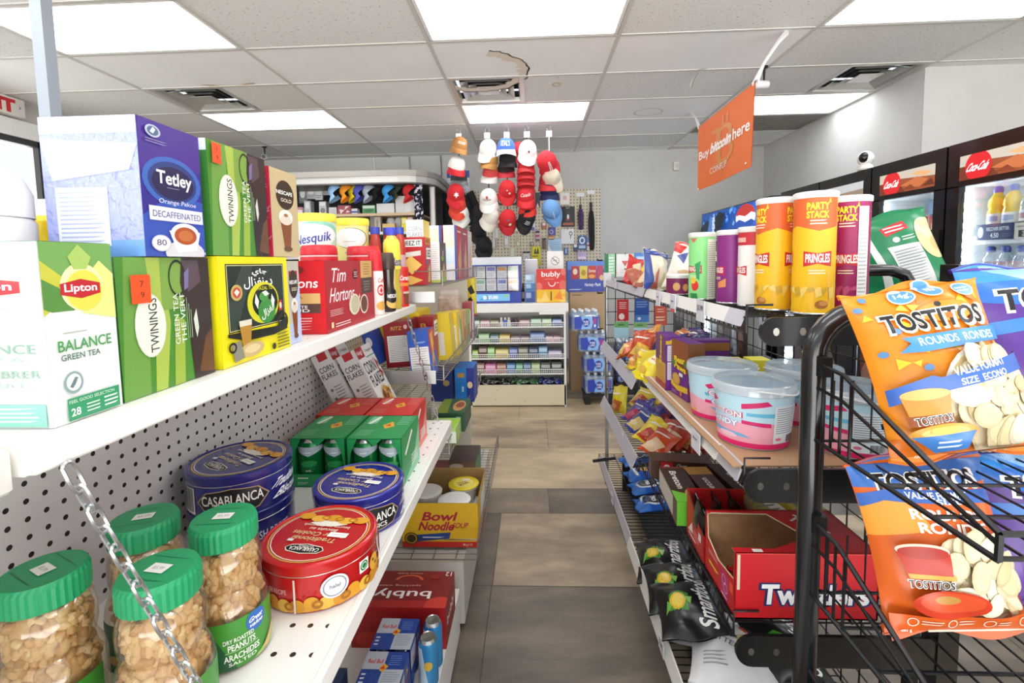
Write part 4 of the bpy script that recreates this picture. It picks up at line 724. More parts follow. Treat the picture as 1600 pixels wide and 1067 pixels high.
cr('cereal_box', 'red and white blue-striped box at the far end of the second wire shelf', -.368, -.318, 2.44, 2.56, Z2 - .026, .19, '#b5545c', F=[('r', .1, .2, .9, .8, '#e3dfe6')], Rr=[('p', [(0, 0), (.5, 0), (.8, 1), (.3, 1)], '#e6e3ea'), ('r', .8, 0, 1, 1, '#3a58a8')])
t = thing('hanging_snack_bag', 'narrow yellow and black snack bag clipped to the far end of the pegboard', 'bag', (-.345, 2.64, 1.02)); mb = MB(); mb.rbox(-.03, -.012, 0, .03, .012, .22, .01, mat('#e0c81e', .3))
mb.art(lambda x, y, o: ((x - .5) * .06, -.0125 - o, y * .22), .06, .22, [('p', [(.2, .7), (.6, .8), (.9, .6), (.5, .55)], '#1d1a14'), ('p', [(.1, .4), (.5, .5), (.8, .35), (.4, .25)], '#1d1a14'), ('p', [(.3, .2), (.8, .25), (.6, .1)], '#1d1a14'), ('r', 0, 0, 1, .06, '#b8222c')]); mb.build('bag_body', t)
# third wire shelf
cr('cookie_box', 'tall blue wafer cookie box lying along the third wire shelf, upper box', -.375, -.285, 2.20, 2.35, Z3 - .012, .165, '#1f6fc0', F=[('r', 0, 0, .62, 1, '#1d78c8'), ('r', .62, 0, 1, 1, '#1f2f8c'), ('r', .15, .72, .5, .85, '#b8862c'), ('l', 0.36, 0.2, 0.48, 0.6, 1, '#9fd0f0'), ('e', .8, .5, .14, .1, '#e0c8a0')], Rr=[('r', 0, 0, 1, 1, '#2a3a98')])
cr('cookie_box', 'dark navy cookie box behind the blue wafer box on the third wire shelf', -.49, -.385, 2.2, 2.36, Z3 - .01, .15, '#18307c', F=[('e', .7, .6, .15, .1, '#b89a6a')])
cr('pasta_box', 'dark green dinner box with a pasta picture lying on the third wire shelf', -.386, -.272, 1.80, 1.99, Z3 - .01, .075, '#1f4a34', T=[('r', 0, 0, 1, 1, '#2c5a3c'), ('p', [(0, 0), (.4, 0), (.3, 1), (0, 1)], '#7a8f2c'), ('e', .7, .5, .22, .36, '#c2925a'), ('e', .72, .55, .15, .2, '#8a4a2a')], F=[('r', .7, .2, .85, .8, '#aab8a8')])
cr('pasta_box', 'green and white noodle box under the dark green dinner box', -.386, -.284, 1.66, 1.78, Z3 - .008, .06, '#a9c870', T=[('e', .4, .5, .2, .25, '#c2402c'), ('p', [(.5, .2), (.9, .1), (1, .9), (.6, .8)], '#9cc83c')], F=[('r', 0, 0, 1, .8, '#e3e6dc'), ('r', 0, .0, 1, .1, '#5a7a2c')])
cr('pasta_box', 'grey and yellow rice box at the back of the third wire shelf', -.50, -.40, 1.64, 1.78, Z3 - .006, .10, '#77736c', F=[('r', 0, 0, 1, .5, '#5c584f'), ('r', .6, .1, .9, .5, '#c2b04a')], T=[('r', 0, 0, 1, 1, '#8d897f')])
# base level
o = MB(); t = thing('instant_noodle_case', 'yellow and red open carton of instant noodle bowls on the bottom shelf', 'carton', (-.355, 1.80, .2655)); w, d, h = .285, .265, .17; cm = mat('#caa01c', .45); inn = mat('#9a7a4a', .8); e = .002
mb = MB(); mb.box(-w / 2, -d / 2, 0, w / 2, d / 2, e, inn)
for a in ((-w / 2, -d / 2, 0, w / 2, -d / 2 + e, h), (-w / 2, d / 2 - e, 0, w / 2, d / 2, h * 1.1), (-w / 2, -d / 2, 0, -w / 2 + e, d / 2, h), (w / 2 - e, -d / 2, 0, w / 2, d / 2, h * 1.05)): mb.box(*a, inn)
mb.art(lambda x, y, o: ((x - .5) * w, -d / 2 - o, y * h), w, h, [('r', 0, 0, 1, 1, '#cfa51f'), ('r', 0, 0, 1, .13, '#b8261e'), ('t', .50, .70, .44, .20, 'Bowl', '#a32038', 0, .03, .2), ('t', .46, .48, .46, .20, 'Noodle', '#a32038', 0, .03, .2), ('t', .77, .5, .2, .12, 'SOUP', '#a32038', 0, .02, .2), ('p', [(.16, .12), (.62, .2), (.64, .34), (.16, .28)], '#27427e'), ('l', 0.27, 0.2, 0.57, 0.26, 1, '#d9dfee'), ('e', .12, .2, .09, .14, '#3b3014'), ('ring', .12, .2, .075, .115, .2, '#b8902c'), ('t', .86, .06, .12, .06, '86 g x 12', '#f0dfc8', 0, .01)])
mb.art(lambda x, y, o: (w / 2 + o, (x - .5) * d, y * h * 1.05), d, h, [('r', 0, 0, 1, 1, '#d1a823'), ('r', 0, 0, 1, .13, '#b8261e'), ('r', .35, .2, .9, .85, '#d9d9d6')]); mb.build('carton_body', t)
bowl = MB(); bowl.lathe([(.045, 0), (.055, .06), (.062, .064), (.062, .07)], mat('#e9e6df', .4), 26)
def lidb(a): m = MB(); m.lathe([(.0625, .069), (.063, .072), (.058, .075), (.045, .0755), (.043, .0735), (0, .0735)], mat(a, .35), 26); return m
yl = lidb('#e3cc1e'); yl.art(lambda x, y, o: ((x - .5) * .11, (y - .5) * .11, .0737 + o), .11, .11, [('e', .5, .5, .38, .38, '#eadb6a'), ('t', .5, .6, .5, .12, 'Noodle', '#b8402c', 20, .02), ('t', .5, .42, .4, .14, 'BOWL', '#2a2a22', 20, .03), ('e', .65, .7, .15, .1, '#e3e3d8')])
whl = lidb('#e9e8e6')
for (x, y, z, l, lab) in ((.075, -.065, .09, 0, 'white'), (-.065, -.055, .09, 1, 'white')): pass
def nb(x, y, z, yellow, lab):
    b_ = thing('noodle_bowl', lab, 'noodle bowl', (-.355 + x, 1.80 + y, .2655 + z), R(20), 'instant noodle bowls in the yellow carton'); bowl.build('bowl', b_); (yl if yellow else whl).build('lid', b_)
for x in (-.073, .062):
    for y in (-.066, .066): nb(x, y, .0025, False, 'white noodle bowl in the lower layer of the yellow carton')
nb(.062, .066, .0785, True, 'noodle bowl with a yellow printed lid at the back right of the carton'); nb(.045, -.066, .0785, False, 'noodle bowl with a plain white lid at the front of the carton'); nb(-.078, .0, .0785, False, 'noodle bowl with a plain white lid at the left of the carton')
cr('dinner_carton', 'dark green open carton with white lettering behind the noodle bowl carton', -.385, -.262, 2.02, 2.22, .2655, .17, '#1d5a38', F=[('r', 0, 0, 1, .45, '#3f1f1c'), ('r', 0, .45, 1, .78, '#2c7a4a'), ('r', .55, .55, .85, .7, '#cfe0d4'), ('r', 0, .78, 1, 1, '#8a6a5a'), ('e', .3, .9, .25, .07, '#e0d5c8')], T=[('r', 0, 0, 1, 1, '#3a231c')], Rr=[('r', 0, 0, 1, 1, '#2c6a44')])
cr('dinner_carton', 'red and white striped box low behind the noodle bowl carton', -.50, -.395, 2.0, 2.16, .2655, .12, '#8e2226', F=[('r', 0, .55, 1, .68, '#cfc3bd'), ('r', 0, .3, 1, .4, '#c9b9b2')], T=[('r', 0, 0, 1, 1, '#7c2022')])
cr('dinner_carton', 'grey box deep under the shelf beside the red striped box', -.61, -.51, 1.98, 2.14, .2655, .17, '#8a8680', F=[('r', .6, .5, .9, .75, '#5d5a56')])
# ================================================================ service end of the shop
# pegboard on the back wall
pegw = dots_mat('pegboard_tan', '#d3cab4', '#6b6250', .042, .0085, ('X', 'Z'))
mb = MB(); mb.box(-.86, 6.315, .6, .913, 6.345, 2.26, pegw); PB = tag(mb.build('pegboard'), 'tan pegboard on the back wall covered with hanging small goods', 'pegboard')
def pegitem(name, label, cat, x0, y0, x1, y1, base, art=(), depth=.02, Y=6.29, hook=True, shape='box', tilt=0, group='small goods on the back pegboard'):
    """hanging packet given by its corners on the board; returns the thing"""
    w = x1 - x0; h = y1 - y0; cx = (x0 + x1) / 2
    t = thing(name, label, cat, (cx, Y, y0), (0, R(tilt), 0), group)
    mb = MB(); mb.rbox(-w / 2, -depth / 2, 0, w / 2, depth / 2, h, min(depth, w) * .3, mat(base, .4))
    if art: mb.art(lambda x, y, o: ((x - .5) * w, -depth / 2 - o, y * h), w, h, art, off=.001)
    mb.build('packet', t)
    if hook:
        mb = MB(); mb.tube([(0, .022, h + .02), (0, -depth / 2 - .01, h + .018), (0, -depth / 2 - .01, h - .01)], .003, steel, 5); mb.build('hanger', t)
    return t
def P(a, b, c, d): return a[0], d[2], c[0], b[2]
def box2(q0, q1): return q0[0], q1[2], q1[0], q0[2]
def sm(c, d, e): return [('r', .1, .55, .9, .92, c), ('e', .5, .35, .28, .18, d), ('l', .12, .05, .88, .2, 2, e)]
pi = [
 ('phone_case_pack', 'black hanging pack with a small red picture, left of the umbrellas', 'packet', (0.398, 6.290, 2.031), (0.572, 6.290, 1.769), '#17171a', [('r', .1, .08, .9, .2, '#a5502c'), ('p', [(.35, .3), (.5, .6), (.62, .35)], '#b5262a'), ('e', .5, .5, .08, .12, '#d9e2ee'), ('l', 0.35, 0.905, 0.65, 0.955, 1, '#e6e6e6')]),
 ('tag_card', 'tilted white card hanging at the top of the pegboard', 'card', (0.383, 6.290, 2.214), (0.507, 6.290, 2.054), '#e9e6e2', [('r', .3, .4, .7, .7, '#d9a5a0')]),
 ('white_bag', 'white drawstring bag hanging below the black pack', 'bag', (0.387, 6.290, 1.739), (0.562, 6.290, 1.543), '#e3e2e6', [('ring', .75, .7, .12, .15, .4, '#2c2c30'), ('p', [(.68, .5), (.8, .55), (.74, .3)], '#6a6a70')]),
 ('mask_pack', 'pale blue face mask pack tilted on the pegboard', 'packet', (0.216, 6.270, 1.616), (0.400, 6.270, 1.445), '#a9cbe6', [('l', .1, .2, .9, .8, 4, '#8fb6d6'), ('p', [(0, 0), (.3, 0), (0, .6)], '#d9e6f0')]),
 ('yellow_pack', 'bright yellow hanging pack with a black plant drawing', 'packet', (0.004, 6.290, 1.520), (0.120, 6.290, 1.273), '#e3d42a', [('p', [(.2, .6), (.4, .95), (.5, .65), (.7, .98), (.8, .6)], '#3b4a1c'), ('r', .05, .45, .7, .5, '#8a7a1c'), ('l', .1, .1, .8, .3, 2, '#9a8a20')]),
 ('card_reader_pack', 'white pack with a black top strip left of the yellow pack', 'packet', (-0.116, 6.290, 1.455), (-0.024, 6.290, 1.335), '#d9d6d6', [('r', 0, .8, 1, 1, '#26262a'), ('r', .2, .1, .8, .4, '#efeff0'), ('ring', .5, .25, .25, .2, .3, '#5a5a60')]),
 ('cable_pack', 'tall white cable pack under the tilted red caps', 'packet', (-0.358, 6.290, 1.704), (-0.310, 6.290, 1.509), '#e9e8ea', [('e', .5, .7, .3, .1, '#c2c2ca'), ('r', .2, .1, .8, .2, '#b3b3bb')]),
 ('lighter_pack', 'short cream pack with a brown stick right of the cable pack', 'packet', (-0.197, 6.290, 1.659), (-0.157, 6.290, 1.532), '#e0d6bc', [('r', .4, .4, .6, .9, '#7a4a2c')]),
 ('white_card_pack', 'square white card behind the hanging red cap', 'card', (-0.372, 6.290, 1.848), (-0.128, 6.290, 1.725), '#e6e2da', [('p', [(.8, .3), (.9, .7), (.85, .2)], '#6a6a6a')]),
 ('clear_box_pack', 'small pale green pack above the silver lottery case top', 'packet', (-0.285, 6.290, 1.500), (-0.227, 6.290, 1.389), '#d3dcc9', ()),
 ('headphone_pack', 'dark pack with a white ring, left of the red maple cap', 'packet', (-0.449, 6.290, 2.217), (-0.342, 6.290, 2.073), '#2f3a3a', [('ring', .5, .45, .3, .3, .25, '#b9c0c0')]),
 ('headphone_pack', 'dark pack with a white ring, right of the red maple cap', 'packet', (-0.280, 6.290, 2.221), (-0.173, 6.290, 2.069), '#2f3a3a', [('ring', .5, .45, .3, .3, .25, '#b9c0c0'), ('e', .5, .45, .15, .15, '#8a9090')]),
 ('bottle_pack', 'dark blister pack partly behind the column of red caps', 'packet', (0.056, 6.290, 2.222), (0.121, 6.290, 2.029), '#3b4044', [('p', [(.2, 0), (.8, 0), (.5, .3)], '#e0e0e0')]),
 ('earphone_card', 'white earphone card right of the tilted black cap', 'card', (-0.007, 6.290, 1.890), (0.049, 6.290, 1.721), '#d9d9e2', [('r', .1, .05, .9, .3, '#5a6ab0')]),
 ('white_strip_card', 'narrow white card between the two lower caps', 'card', (-0.181, 6.290, 2.086), (-0.127, 6.290, 1.826), '#e2dfda', [('l', .1, .2, .9, .9, 6, '#b9b6b0')]),
 ('sticker_pack', 'black and pink patterned sticker pack in the middle of the pegboard', 'packet', (0.050, 6.290, 1.730), (0.115, 6.290, 1.585), '#c9b4b9', [('r', .1, .75, .9, .95, '#2c2a30'), ('r', .1, .4, .9, .6, '#a83a5a'), ('r', .1, .05, .9, .2, '#3a3640')]),
 ('key_fob', 'small grey key fob below the patterned sticker pack', 'packet', (-0.012, 6.290, 1.580), (0.030, 6.290, 1.528), '#77757c', [('e', .5, .5, .3, .3, '#d0d0d6')]),
 ('purple_pack', 'violet square pack beneath the light blue cap', 'packet', (0.227, 6.290, 1.768), (0.319, 6.290, 1.665), '#4a4490', [('ring', .4, .4, .3, .3, .4, '#a9a2d6')]),
 ('orange_pack', 'orange brown strip pack under the violet pack', 'packet', (0.218, 6.290, 1.659), (0.301, 6.290, 1.599), '#b5743a', [('r', .1, .3, .9, .6, '#e0c09a')]),
 ('toy_ball_pack', 'yellow round toy pack just below the light blue cap', 'toy', (0.261, 6.270, 1.849), (0.319, 6.270, 1.790), '#e3c832', [('e', .5, .5, .3, .3, '#f2e48a')]),
 ('red_toy_pack', 'small red and white toy pack left of the yellow round toy', 'toy', (0.135, 6.270, 1.835), (0.201, 6.270, 1.750), '#b06a5f', [('r', .2, .5, .8, .9, '#ece2e0')]),
 ('keychain', 'cluster of dark metal keychains hanging in the middle of the pegboard', 'keychain', (0.141, 6.280, 1.627), (0.190, 6.280, 1.483), '#55504e', [('r', 0, .85, 1, 1, '#1b1b1d'), ('r', .5, .1, .8, .7, '#8a5a4a')]),
 ('blue_tag_pack', 'small blue pack with a white figure right of the standing no smoking sign', 'packet', (0.425, 6.270, 1.495), (0.483, 6.270, 1.401), '#4a6aa0', [('e', .5, .7, .15, .1, '#e6ecf4'), ('r', .4, .2, .6, .6, '#e6ecf4')]),
 ('memory_card_pack', 'white and navy card pack below the white drawstring bag', 'packet', (0.553, 6.290, 1.543), (0.603, 6.290, 1.441), '#3a4264', [('r', .1, .55, .9, .95, '#e6e6ec')]),
 ('blue_blister', 'blue blister pack with a white ring under the purple umbrella', 'packet', (0.613, 6.290, 1.651), (0.721, 6.290, 1.464), '#3f62a0', [('ring', .5, .65, .35, .25, .4, '#dfe8f4'), ('r', .1, .1, .9, .3, '#a9c0e0')]),
 ('pink_blister', 'pale pink and violet packs at the bottom right of the pegboard', 'packet', (0.602, 6.280, 1.441), (0.727, 6.280, 1.330), '#c2aed6', [('r', .1, .1, .9, .4, '#efe2f0')]),
 ('white_tube_pack', 'white and red tube pack beside the black umbrella', 'packet', (0.730, 6.290, 1.632), (0.771, 6.290, 1.455), '#e0dde2', [('r', 0, .3, 1, .42, '#c23a5a'), ('r', 0, .6, 1, 1, '#6f8fc6')]),
 ('lamp_pack', 'clear hanging plastic clips in front of the pegboard below the beige cap', 'packet', (-0.510, 6.290, 1.766), (-0.436, 6.290, 1.639), '#d9d9d6', [('r', .3, .2, .5, .8, '#b9b9b6')]),
 ('lamp_pack', 'clear hanging blister below the plastic clips', 'packet', (-0.521, 6.290, 1.640), (-0.456, 6.290, 1.495), '#bdbdbb', [('r', .2, .2, .5, .9, '#e6e6e4'), ('r', .6, .1, .8, .9, '#8f8f90')]),
 ('pill_pack', 'small striped red pack above the silver top of the lottery case', 'packet', (-0.601, 6.290, 1.489), (-0.543, 6.290, 1.412), '#c9a9a4', [('r', 0, .4, 1, .6, '#8a4a44')]),
]
for n_, l_, c_, a_, b_, col_, art_ in pi:
    x0, y0, x1, y1 = box2(a_, b_); pegitem(n_, l_, c_, x0, y0, x1, y1, col_, art_)
def umbrella(loc, h, r, c, label, c2):
    t = thing('folded_umbrella', label, 'umbrella', loc, (0, R(-1), 0)); n = 10
    mb = MB(); P = []; F = []
    for i, (rr, z) in enumerate(((.4, 0), (.8, .03), (1, .25), (1.05, .6), (.75, .78), (.5, .82))):
        for k in range(n * 2): a = math.pi * k / n; q = r * rr * (1 if k % 2 else .72); P.append((q * math.cos(a), q * math.sin(a), z * h))
    for i in range(5):
        for k in range(2 * n): F.append((i * 2 * n + k, i * 2 * n + (k + 1) % (2 * n), (i + 1) * 2 * n + (k + 1) % (2 * n), (i + 1) * 2 * n + k))
    mb.add(P, F, noise_mat('umbrella_cloth', c, c2, (40, 40, 25), .7)); mb.build('canopy', t)
    mb = MB(); mb.lathe([(0, .82 * h), (r * .4, .82 * h), (r * .45, .98 * h), (0, h)], mat('#1d1d20', .4), 10); mb.build('handle', t)
    mb = MB(); mb.tube([(0, 0, h), (0, 0, h + .14), (0, .03, h + .15)], .004, mat('#1d1d20'), 5); mb.box(-.05, -.004, h + .10, .05, .0, h + .15, mat('#e8e8ea')); mb.build('hanging_tag', t)
u0 = (0.653, 6.270, 1.724); umbrella((u0[0], u0[1], u0[2]), .33, .038, '#2c1c34', 'short purple folded umbrella with pale dots hanging on the pegboard', '#6a4a78')
u0 = (0.794, 6.270, 1.454); umbrella((u0[0], u0[1], u0[2]), .63, .04, '#17171a', 'long black folded umbrella hanging at the right end of the pegboard', '#2a2a2e')
# wall poster, hooded jacket, wall cables
mb = MB(); a = (-1.110, 6.330, 2.540); b = (-0.811, 6.330, 1.877); mb.box(a[0], 6.335, b[2], b[0], 6.345, a[2], mat('#dfe3ea', .5)); w_ = b[0] - a[0]; h_ = a[2] - b[2]
mb.art(lambda x, y, o: (a[0] + x * w_, 6.335 - o, b[2] + y * h_), w_, h_, [('r', 0, .86, 1, 1, '#3450a8'), ('t', .2, .93, .12, .07, 'N', '#eef1f8', 0, .03), ('l', .1, .3, .9, .8, 7, '#b9c2d4'), ('e', .85, .15, .13, .08, '#5064b8')])
tag(mb.build('wall_poster'), 'white poster with a blue heading on the back wall behind the first cap column', 'poster')
t = thing('hooded_jacket', 'black hooded jacket with a small red badge hanging on the back wall', 'jacket', (-0.955, 6.200, 1.811)); t.scale = (.85, 1, 1); blk = noise_mat('jacket_cloth', '#141416', '#222226', (30, 30, 30), .8)
mb = MB()
def jac(u, v):
    z = v * .56; wv = [.24, .245, .25, .25, .23, .17, .09, .055][min(7, int(v * 7.99))]; k = v * 7.99 % 1; nx = [.24, .245, .25, .25, .23, .17, .09, .055, .05][min(8, int(v * 7.99) + 1)]; wv = wv + (nx - wv) * k
    a = 2 * math.pi * u; return (wv * math.cos(a) * (1 + .04 * math.sin(9 * a)), .06 * math.sin(a) * (1 + .1 * math.sin(7 * a + 5 * v)), z)
mb.grid(jac, 48, 16, blk); mb.art(lambda x, y, o: ((x - .5) * .4, -.075 - o, y * .5), .4, .5, [('r', .40, .5, .53, .66, '#c8302c'), ('p', [(.43, .54), (.5, .62), (.48, .55)], '#f3e6e4'), ('p', [(.6, .66), (.7, .6), (.76, .48), (.73, .5), (.66, .6)], '#c9c6c6'), ('r', .42, 0, .45, .24, '#cfcfd2')]); mb.build('body', t)
for s in (-1, 1):
    mb = MB(); mb.tube([(s * .19, 0, .42), (s * .27, 0, .25), (s * .30, -.01, .03)], [.06, .062, .05], blk, 12); mb.build('sleeve', t)
mb = MB(); mb.tube([(0, 0, .555), (0, 0, .62), (.02, .0, .66), (.0, .03, .68)], .006, mat('#8a6a52'), 6); mb.box(-.09, .02, .55, .07, .03, .60, mat('#e3e3e3')); mb.build('hanger', t)
for i, (px_, nm) in enumerate((((-2.087, 6.330, 2.875), 'white cable running down the back wall above the display cabinet'), ((-1.608, 6.330, 2.779), 'grey twisted cable on the back wall behind the cabinet end'), ((-1.189, 6.330, 2.767), 'thin grey conduit on the back wall beside the jacket'))):
    mb = MB(); x = px_[0]; mb.tube([(x, 6.338, CZ), (x + .01, 6.338, 2.5), (x + .03 * (1 - i), 6.335, 2.32), (x + .03, 6.338, 2.0)], .011 if i < 2 else .008, mat(('#e6e4de', '#9a9a98', '#77777a')[i], .5), 6); tag(mb.build('wall_cable'), nm, 'cable')
mb = MB(); a = (1.893, 6.340, 2.522); mb.rbox(a[0] - .035, 6.31, a[2] - .055, a[0] + .035, 6.35, a[2] + .055, .008, mat('#d9d6cc', .5)); mb.box(a[0] - .02, 6.308, a[2] - .02, a[0] + .02, 6.312, a[2] + .03, mat('#c6c2b6')); tag(mb.build('wall_sensor'), 'small cream sensor box on the back wall left of the orange banner', 'sensor')
# ---- display cabinet with a rounded hood
D = thing('display_cabinet', 'display cabinet with a rounded grey hood at the back left, caps in its top row', 'cabinet', (0, 0, 0))
hx = -1.45; Rr_ = .36; yf = 5.2
def hood_plan(o=0): return [(-4.25, yf - o), (hx, yf - o)] + [(hx + (Rr_ + o) * math.sin(R(a)), yf + Rr_ - (Rr_ + o) * math.cos(R(a))) for a in range(10, 91, 10)] + [(hx + Rr_ + o, 6.33), (-4.25, 6.33)]
hm = mat('#a39f98', .35, .4); hm2 = mat('#c9c7c2', .3, .4)
mb = MB(); mb.prism(hood_plan(.03), 2.285, 2.345, hm); mb.prism(hood_plan(.012), 2.215, 2.285, hm2); mb.prism(hood_plan(.02), 2.20, 2.215, mat('#6a6763', .4, .4)); mb.build('hood', D)
mb = MB(); mb.box(-4.2, 6.0, .1, -1.12, 6.03, 2.2, mat('#1d1c1e', .6)); mb.build('back_panel', D)
for z in (1.895, 1.685, 1.42):
    mb = MB(); mb.box(-4.2, 5.35, z - .022, -1.26, 6.0, z, mat('#b9a58c', .5)); mb.box(-4.2, 5.335, z - .026, -1.26, 5.35, z + .004, mat(('#c6ab8a', '#d9d6d0', '#d9d6d0')[0 if z > 1.8 else 1], .4)); mb.build('shelf', D)
mb = MB(); mb.rbox(-1.165, 5.44, 0, -1.10, 5.50, 2.2, .01, mat('#b3b1ac', .3, .5)); mb.build('post', D)
mb = MB(); mb.box(-4.2, 5.4, 0, -1.2, 6.0, 1.0, mat('#4a4642', .5)); mb.build('base_cabinet', D)
t = thing('patterned_scarf', 'black scarf with white and violet pattern hanging at the right end of the cabinet', 'scarf', (-1.262, 5.320, 1.779)); mb = MB(); mb.grid(lambda u, v: (-.05 + .1 * u, .012 * math.sin(9 * u + 3 * v), v * .45), 10, 16, noise_mat('scarf_print', '#141320', '#e6e4ee', (22, 22, 22), .8, 2, .52, .56, '#4a3f80'))
mb.grid(lambda u, v: (-.05 + .1 * u, .02 + .012 * math.sin(9 * u + 3 * v), v * .45), 10, 16, noise_mat('scarf_back', '#141320', '#3a3a52', (22, 22, 22), .8)); mb.build('scarf_cloth', t)
mb = MB(); mb.tube([(0, 0, .45), (.01, 0, .5), (0, 0, .56)], .006, mat('#efefef'), 6); mb.build('cord', t)
# ---- baseball caps
def cap_parts(cc, bc, art=None, under='#2a2a2c'):
    cr_ = MB(); cm_ = noise_mat('cap_cloth_' + cc.lstrip('#'), cc, cc, (80, 80, 80), .85) if False else mat(cc, .85, 0, 0, .25, 220)
    def dome(u, v, o=0):
        a = 2 * math.pi * u; e = v * math.pi / 2; f = 1 + .012 * abs(math.cos(3 * a)) - .004
        return ((.088 + o) * math.cos(a) * math.cos(e) ** .8 * f, (.098 + o) * math.sin(a) * math.cos(e) ** .8 * f, (.118 + o) * math.sin(e) ** .92)
    cr_.grid(lambda u, v: dome(u, v), 36, 12, cm_); cr_.grid(lambda u, v: tuple(c * .97 for c in dome(u, v)), 24, 8, mat(under, .9))
    if art: cr_.art(lambda x, y, o: dome(.75 + (x - .5) * .30, .10 + y * .62, o), .16, .11, art, step=(.08, .12), off=.0015)
    br = MB()
    def brim(u, v, o=0):
        a = R(-90 + (u - .5) * 150); r = 1 + .78 * v * max(0, math.cos(R((u - .5) * 150))) ** .7
        return (.088 * math.cos(a) * (1 + .16 * v), .098 * math.sin(a) * r, .004 - .035 * v * v - .30 * (.088 * math.cos(a)) ** 2 / .088 * v * 1.0 + o)
    br.grid(lambda u, v: brim(u, v, .003), 20, 6, mat(bc, .8)); br.grid(lambda u, v: brim(u, v, -.002), 20, 6, mat(bc, .8))
    br.grid(lambda u, v: brim(u, 1, -.002 + .005 * v), 20, 1, mat(bc, .8))
    bt = MB(); bt.ball((0, 0, .118), (.008, .008, .005), cm_, 8, 5)
    return cr_, br, bt
_cap = {}
def cap(label, loc, rot, cc, bc=None, art=None, key=None, s=1.0, group='caps hanging from the ceiling'):
    k = key or (cc, bc)
    t = thing('baseball_cap', label, 'cap', loc, tuple(R(a) for a in rot), group); t.scale = (s, s, s)
    if k not in _cap: _cap[k] = [m.mesh(n) for m, n in zip(cap_parts(cc, bc or cc, art), ('crown', 'brim', 'button'))]
    for me, n in zip(_cap[k], ('crown', 'brim', 'button')):
        o = bpy.data.objects.new(n, me); COL.objects.link(o); o.parent = t
    return t
red, wht, blk_, tan = '#c9222a', '#ebeae6', '#1a1a1c', '#b07a42'
CY = 4.95
word = lambda s, c, b=.03: [('t', .5, .45, .7, .4, s, c, 0, b)]
leaf = [('p', [(.5, .9), (.56, .7), (.68, .74), (.62, .55), (.72, .45), (.55, .42), (.5, .2), (.45, .42), (.28, .45), (.38, .55), (.32, .74), (.44, .7)], '#f4f2f0')]
cap('tan visor-shaped cap at the top of the first cap column', (-0.732, 4.930, 2.500), (25, 10, 25), tan, tan, [('l', .2, .3, .8, .6, 2, '#efe6d6')], 'tanw', .95)
cap('white cap with a red brim, second in the first cap column', (-0.764, 4.930, 2.300), (30, 5, 25), wht, red, None)
cap('grey and black brimmed cap between the white and the red cap of the first column', (-0.755, 5.020, 2.178), (10, 0, 25), '#3a3a3d', '#77777a')
cap('red cap with a white maple leaf in the first cap column', (-0.776, 4.920, 2.025), (55, 0, 12), red, red, leaf, 'redleaf')
cap('orange red cap with stitching below the maple leaf cap', (-0.767, 4.970, 1.906), (50, 0, 8), '#d8432e', '#d8432e')
cap('white cap at the bottom of the first cap column', (-0.743, 5.020, 1.825), (48, 0, 0), wht, '#e3e2da')
cap('white cap at the top of the second cap column', (-0.429, 4.930, 2.459), (42, 15, -18), wht, wht)
cap('tan cap with white lettering, second in the second cap column', (-0.421, 4.960, 2.336), (15, 8, -12), '#a97a3c', '#a97a3c', [('l', .2, .3, .8, .6, 2, '#efe6d6')], 'tanc')
cap('red cap with a white brim, third in the second cap column', (-0.414, 5.000, 2.226), (25, 12, -15), '#cf4a48', wht)
cap('white cap with a red emblem in the lower second cap column', (-0.432, 4.920, 1.958), (42, 0, -5), wht, wht, [('e', .5, .62, .1, .16, '#b5262a'), ('l', .2, .28, .8, .5, 2, '#33333a')], 'whtlogo', 1.05)
cap('beige cap at the bottom of the second cap column', (-0.424, 4.930, 1.776), (50, 20, 15), '#d9d4c8', '#d9d4c8')
cap('upper one of three black caps left of the beige cap', (-0.548, 5.100, 1.842), (60, 0, 30), blk_, blk_)
cap('middle one of three black caps above the lottery case', (-0.573, 5.100, 1.665), (60, 0, 20), blk_, blk_)
cap('lowest one of three black caps above the lottery case', (-0.514, 5.100, 1.499), (60, 0, 10), blk_, blk_)
cap('blue cap reading ITALY with a white brim, top of the third cap column', (-0.244, 4.920, 2.458), (12, 0, 0), '#3a62c0', '#e6e6ea', [('t', .5, .42, .62, .5, 'ITALY', '#f3f3f6', 0, .02)], 'italy', 1.05)
cap('black cap directly under the blue lettered cap', (-0.235, 4.970, 2.359), (20, 0, 10), '#17171a', '#222226')
cap('red cap with a black front under the black cap of the third column', (-0.252, 5.000, 2.261), (20, 0, -5), '#2a1a1c', '#c2323a')
cap('red cap with white edging in the middle of the third cap column', (-0.245, 4.920, 2.052), (60, 0, 10), red, '#cf2a30', [('e', .4, .7, .05, .07, '#f2f0ee'), ('e', .6, .4, .07, .1, '#f2f0ee')], 'redwhite')
cap('red cap with a cream badge at the bottom of the third cap column', (-0.244, 4.920, 1.758), (66, 0, 10), red, '#b81f26', [('e', .6, .3, .1, .16, '#f0e6c2'), ('e', .45, .8, .12, .1, '#6a6a9a')], 'redbadge')
cap('red cap behind the white cap at the top of the fourth column', (-0.110, 5.050, 2.452), (35, 0, -30), red, '#b82030')
cap('white cap with a small dark dot at the top of the fourth cap column', (-0.028, 4.920, 2.433), (48, 0, 8), '#f0efee', '#f0efee', [('e', .5, .42, .07, .1, '#7a1c22'), ('l', .35, .25, .65, .32, 1, '#8a8a90')], 'whtdot', 1.05)
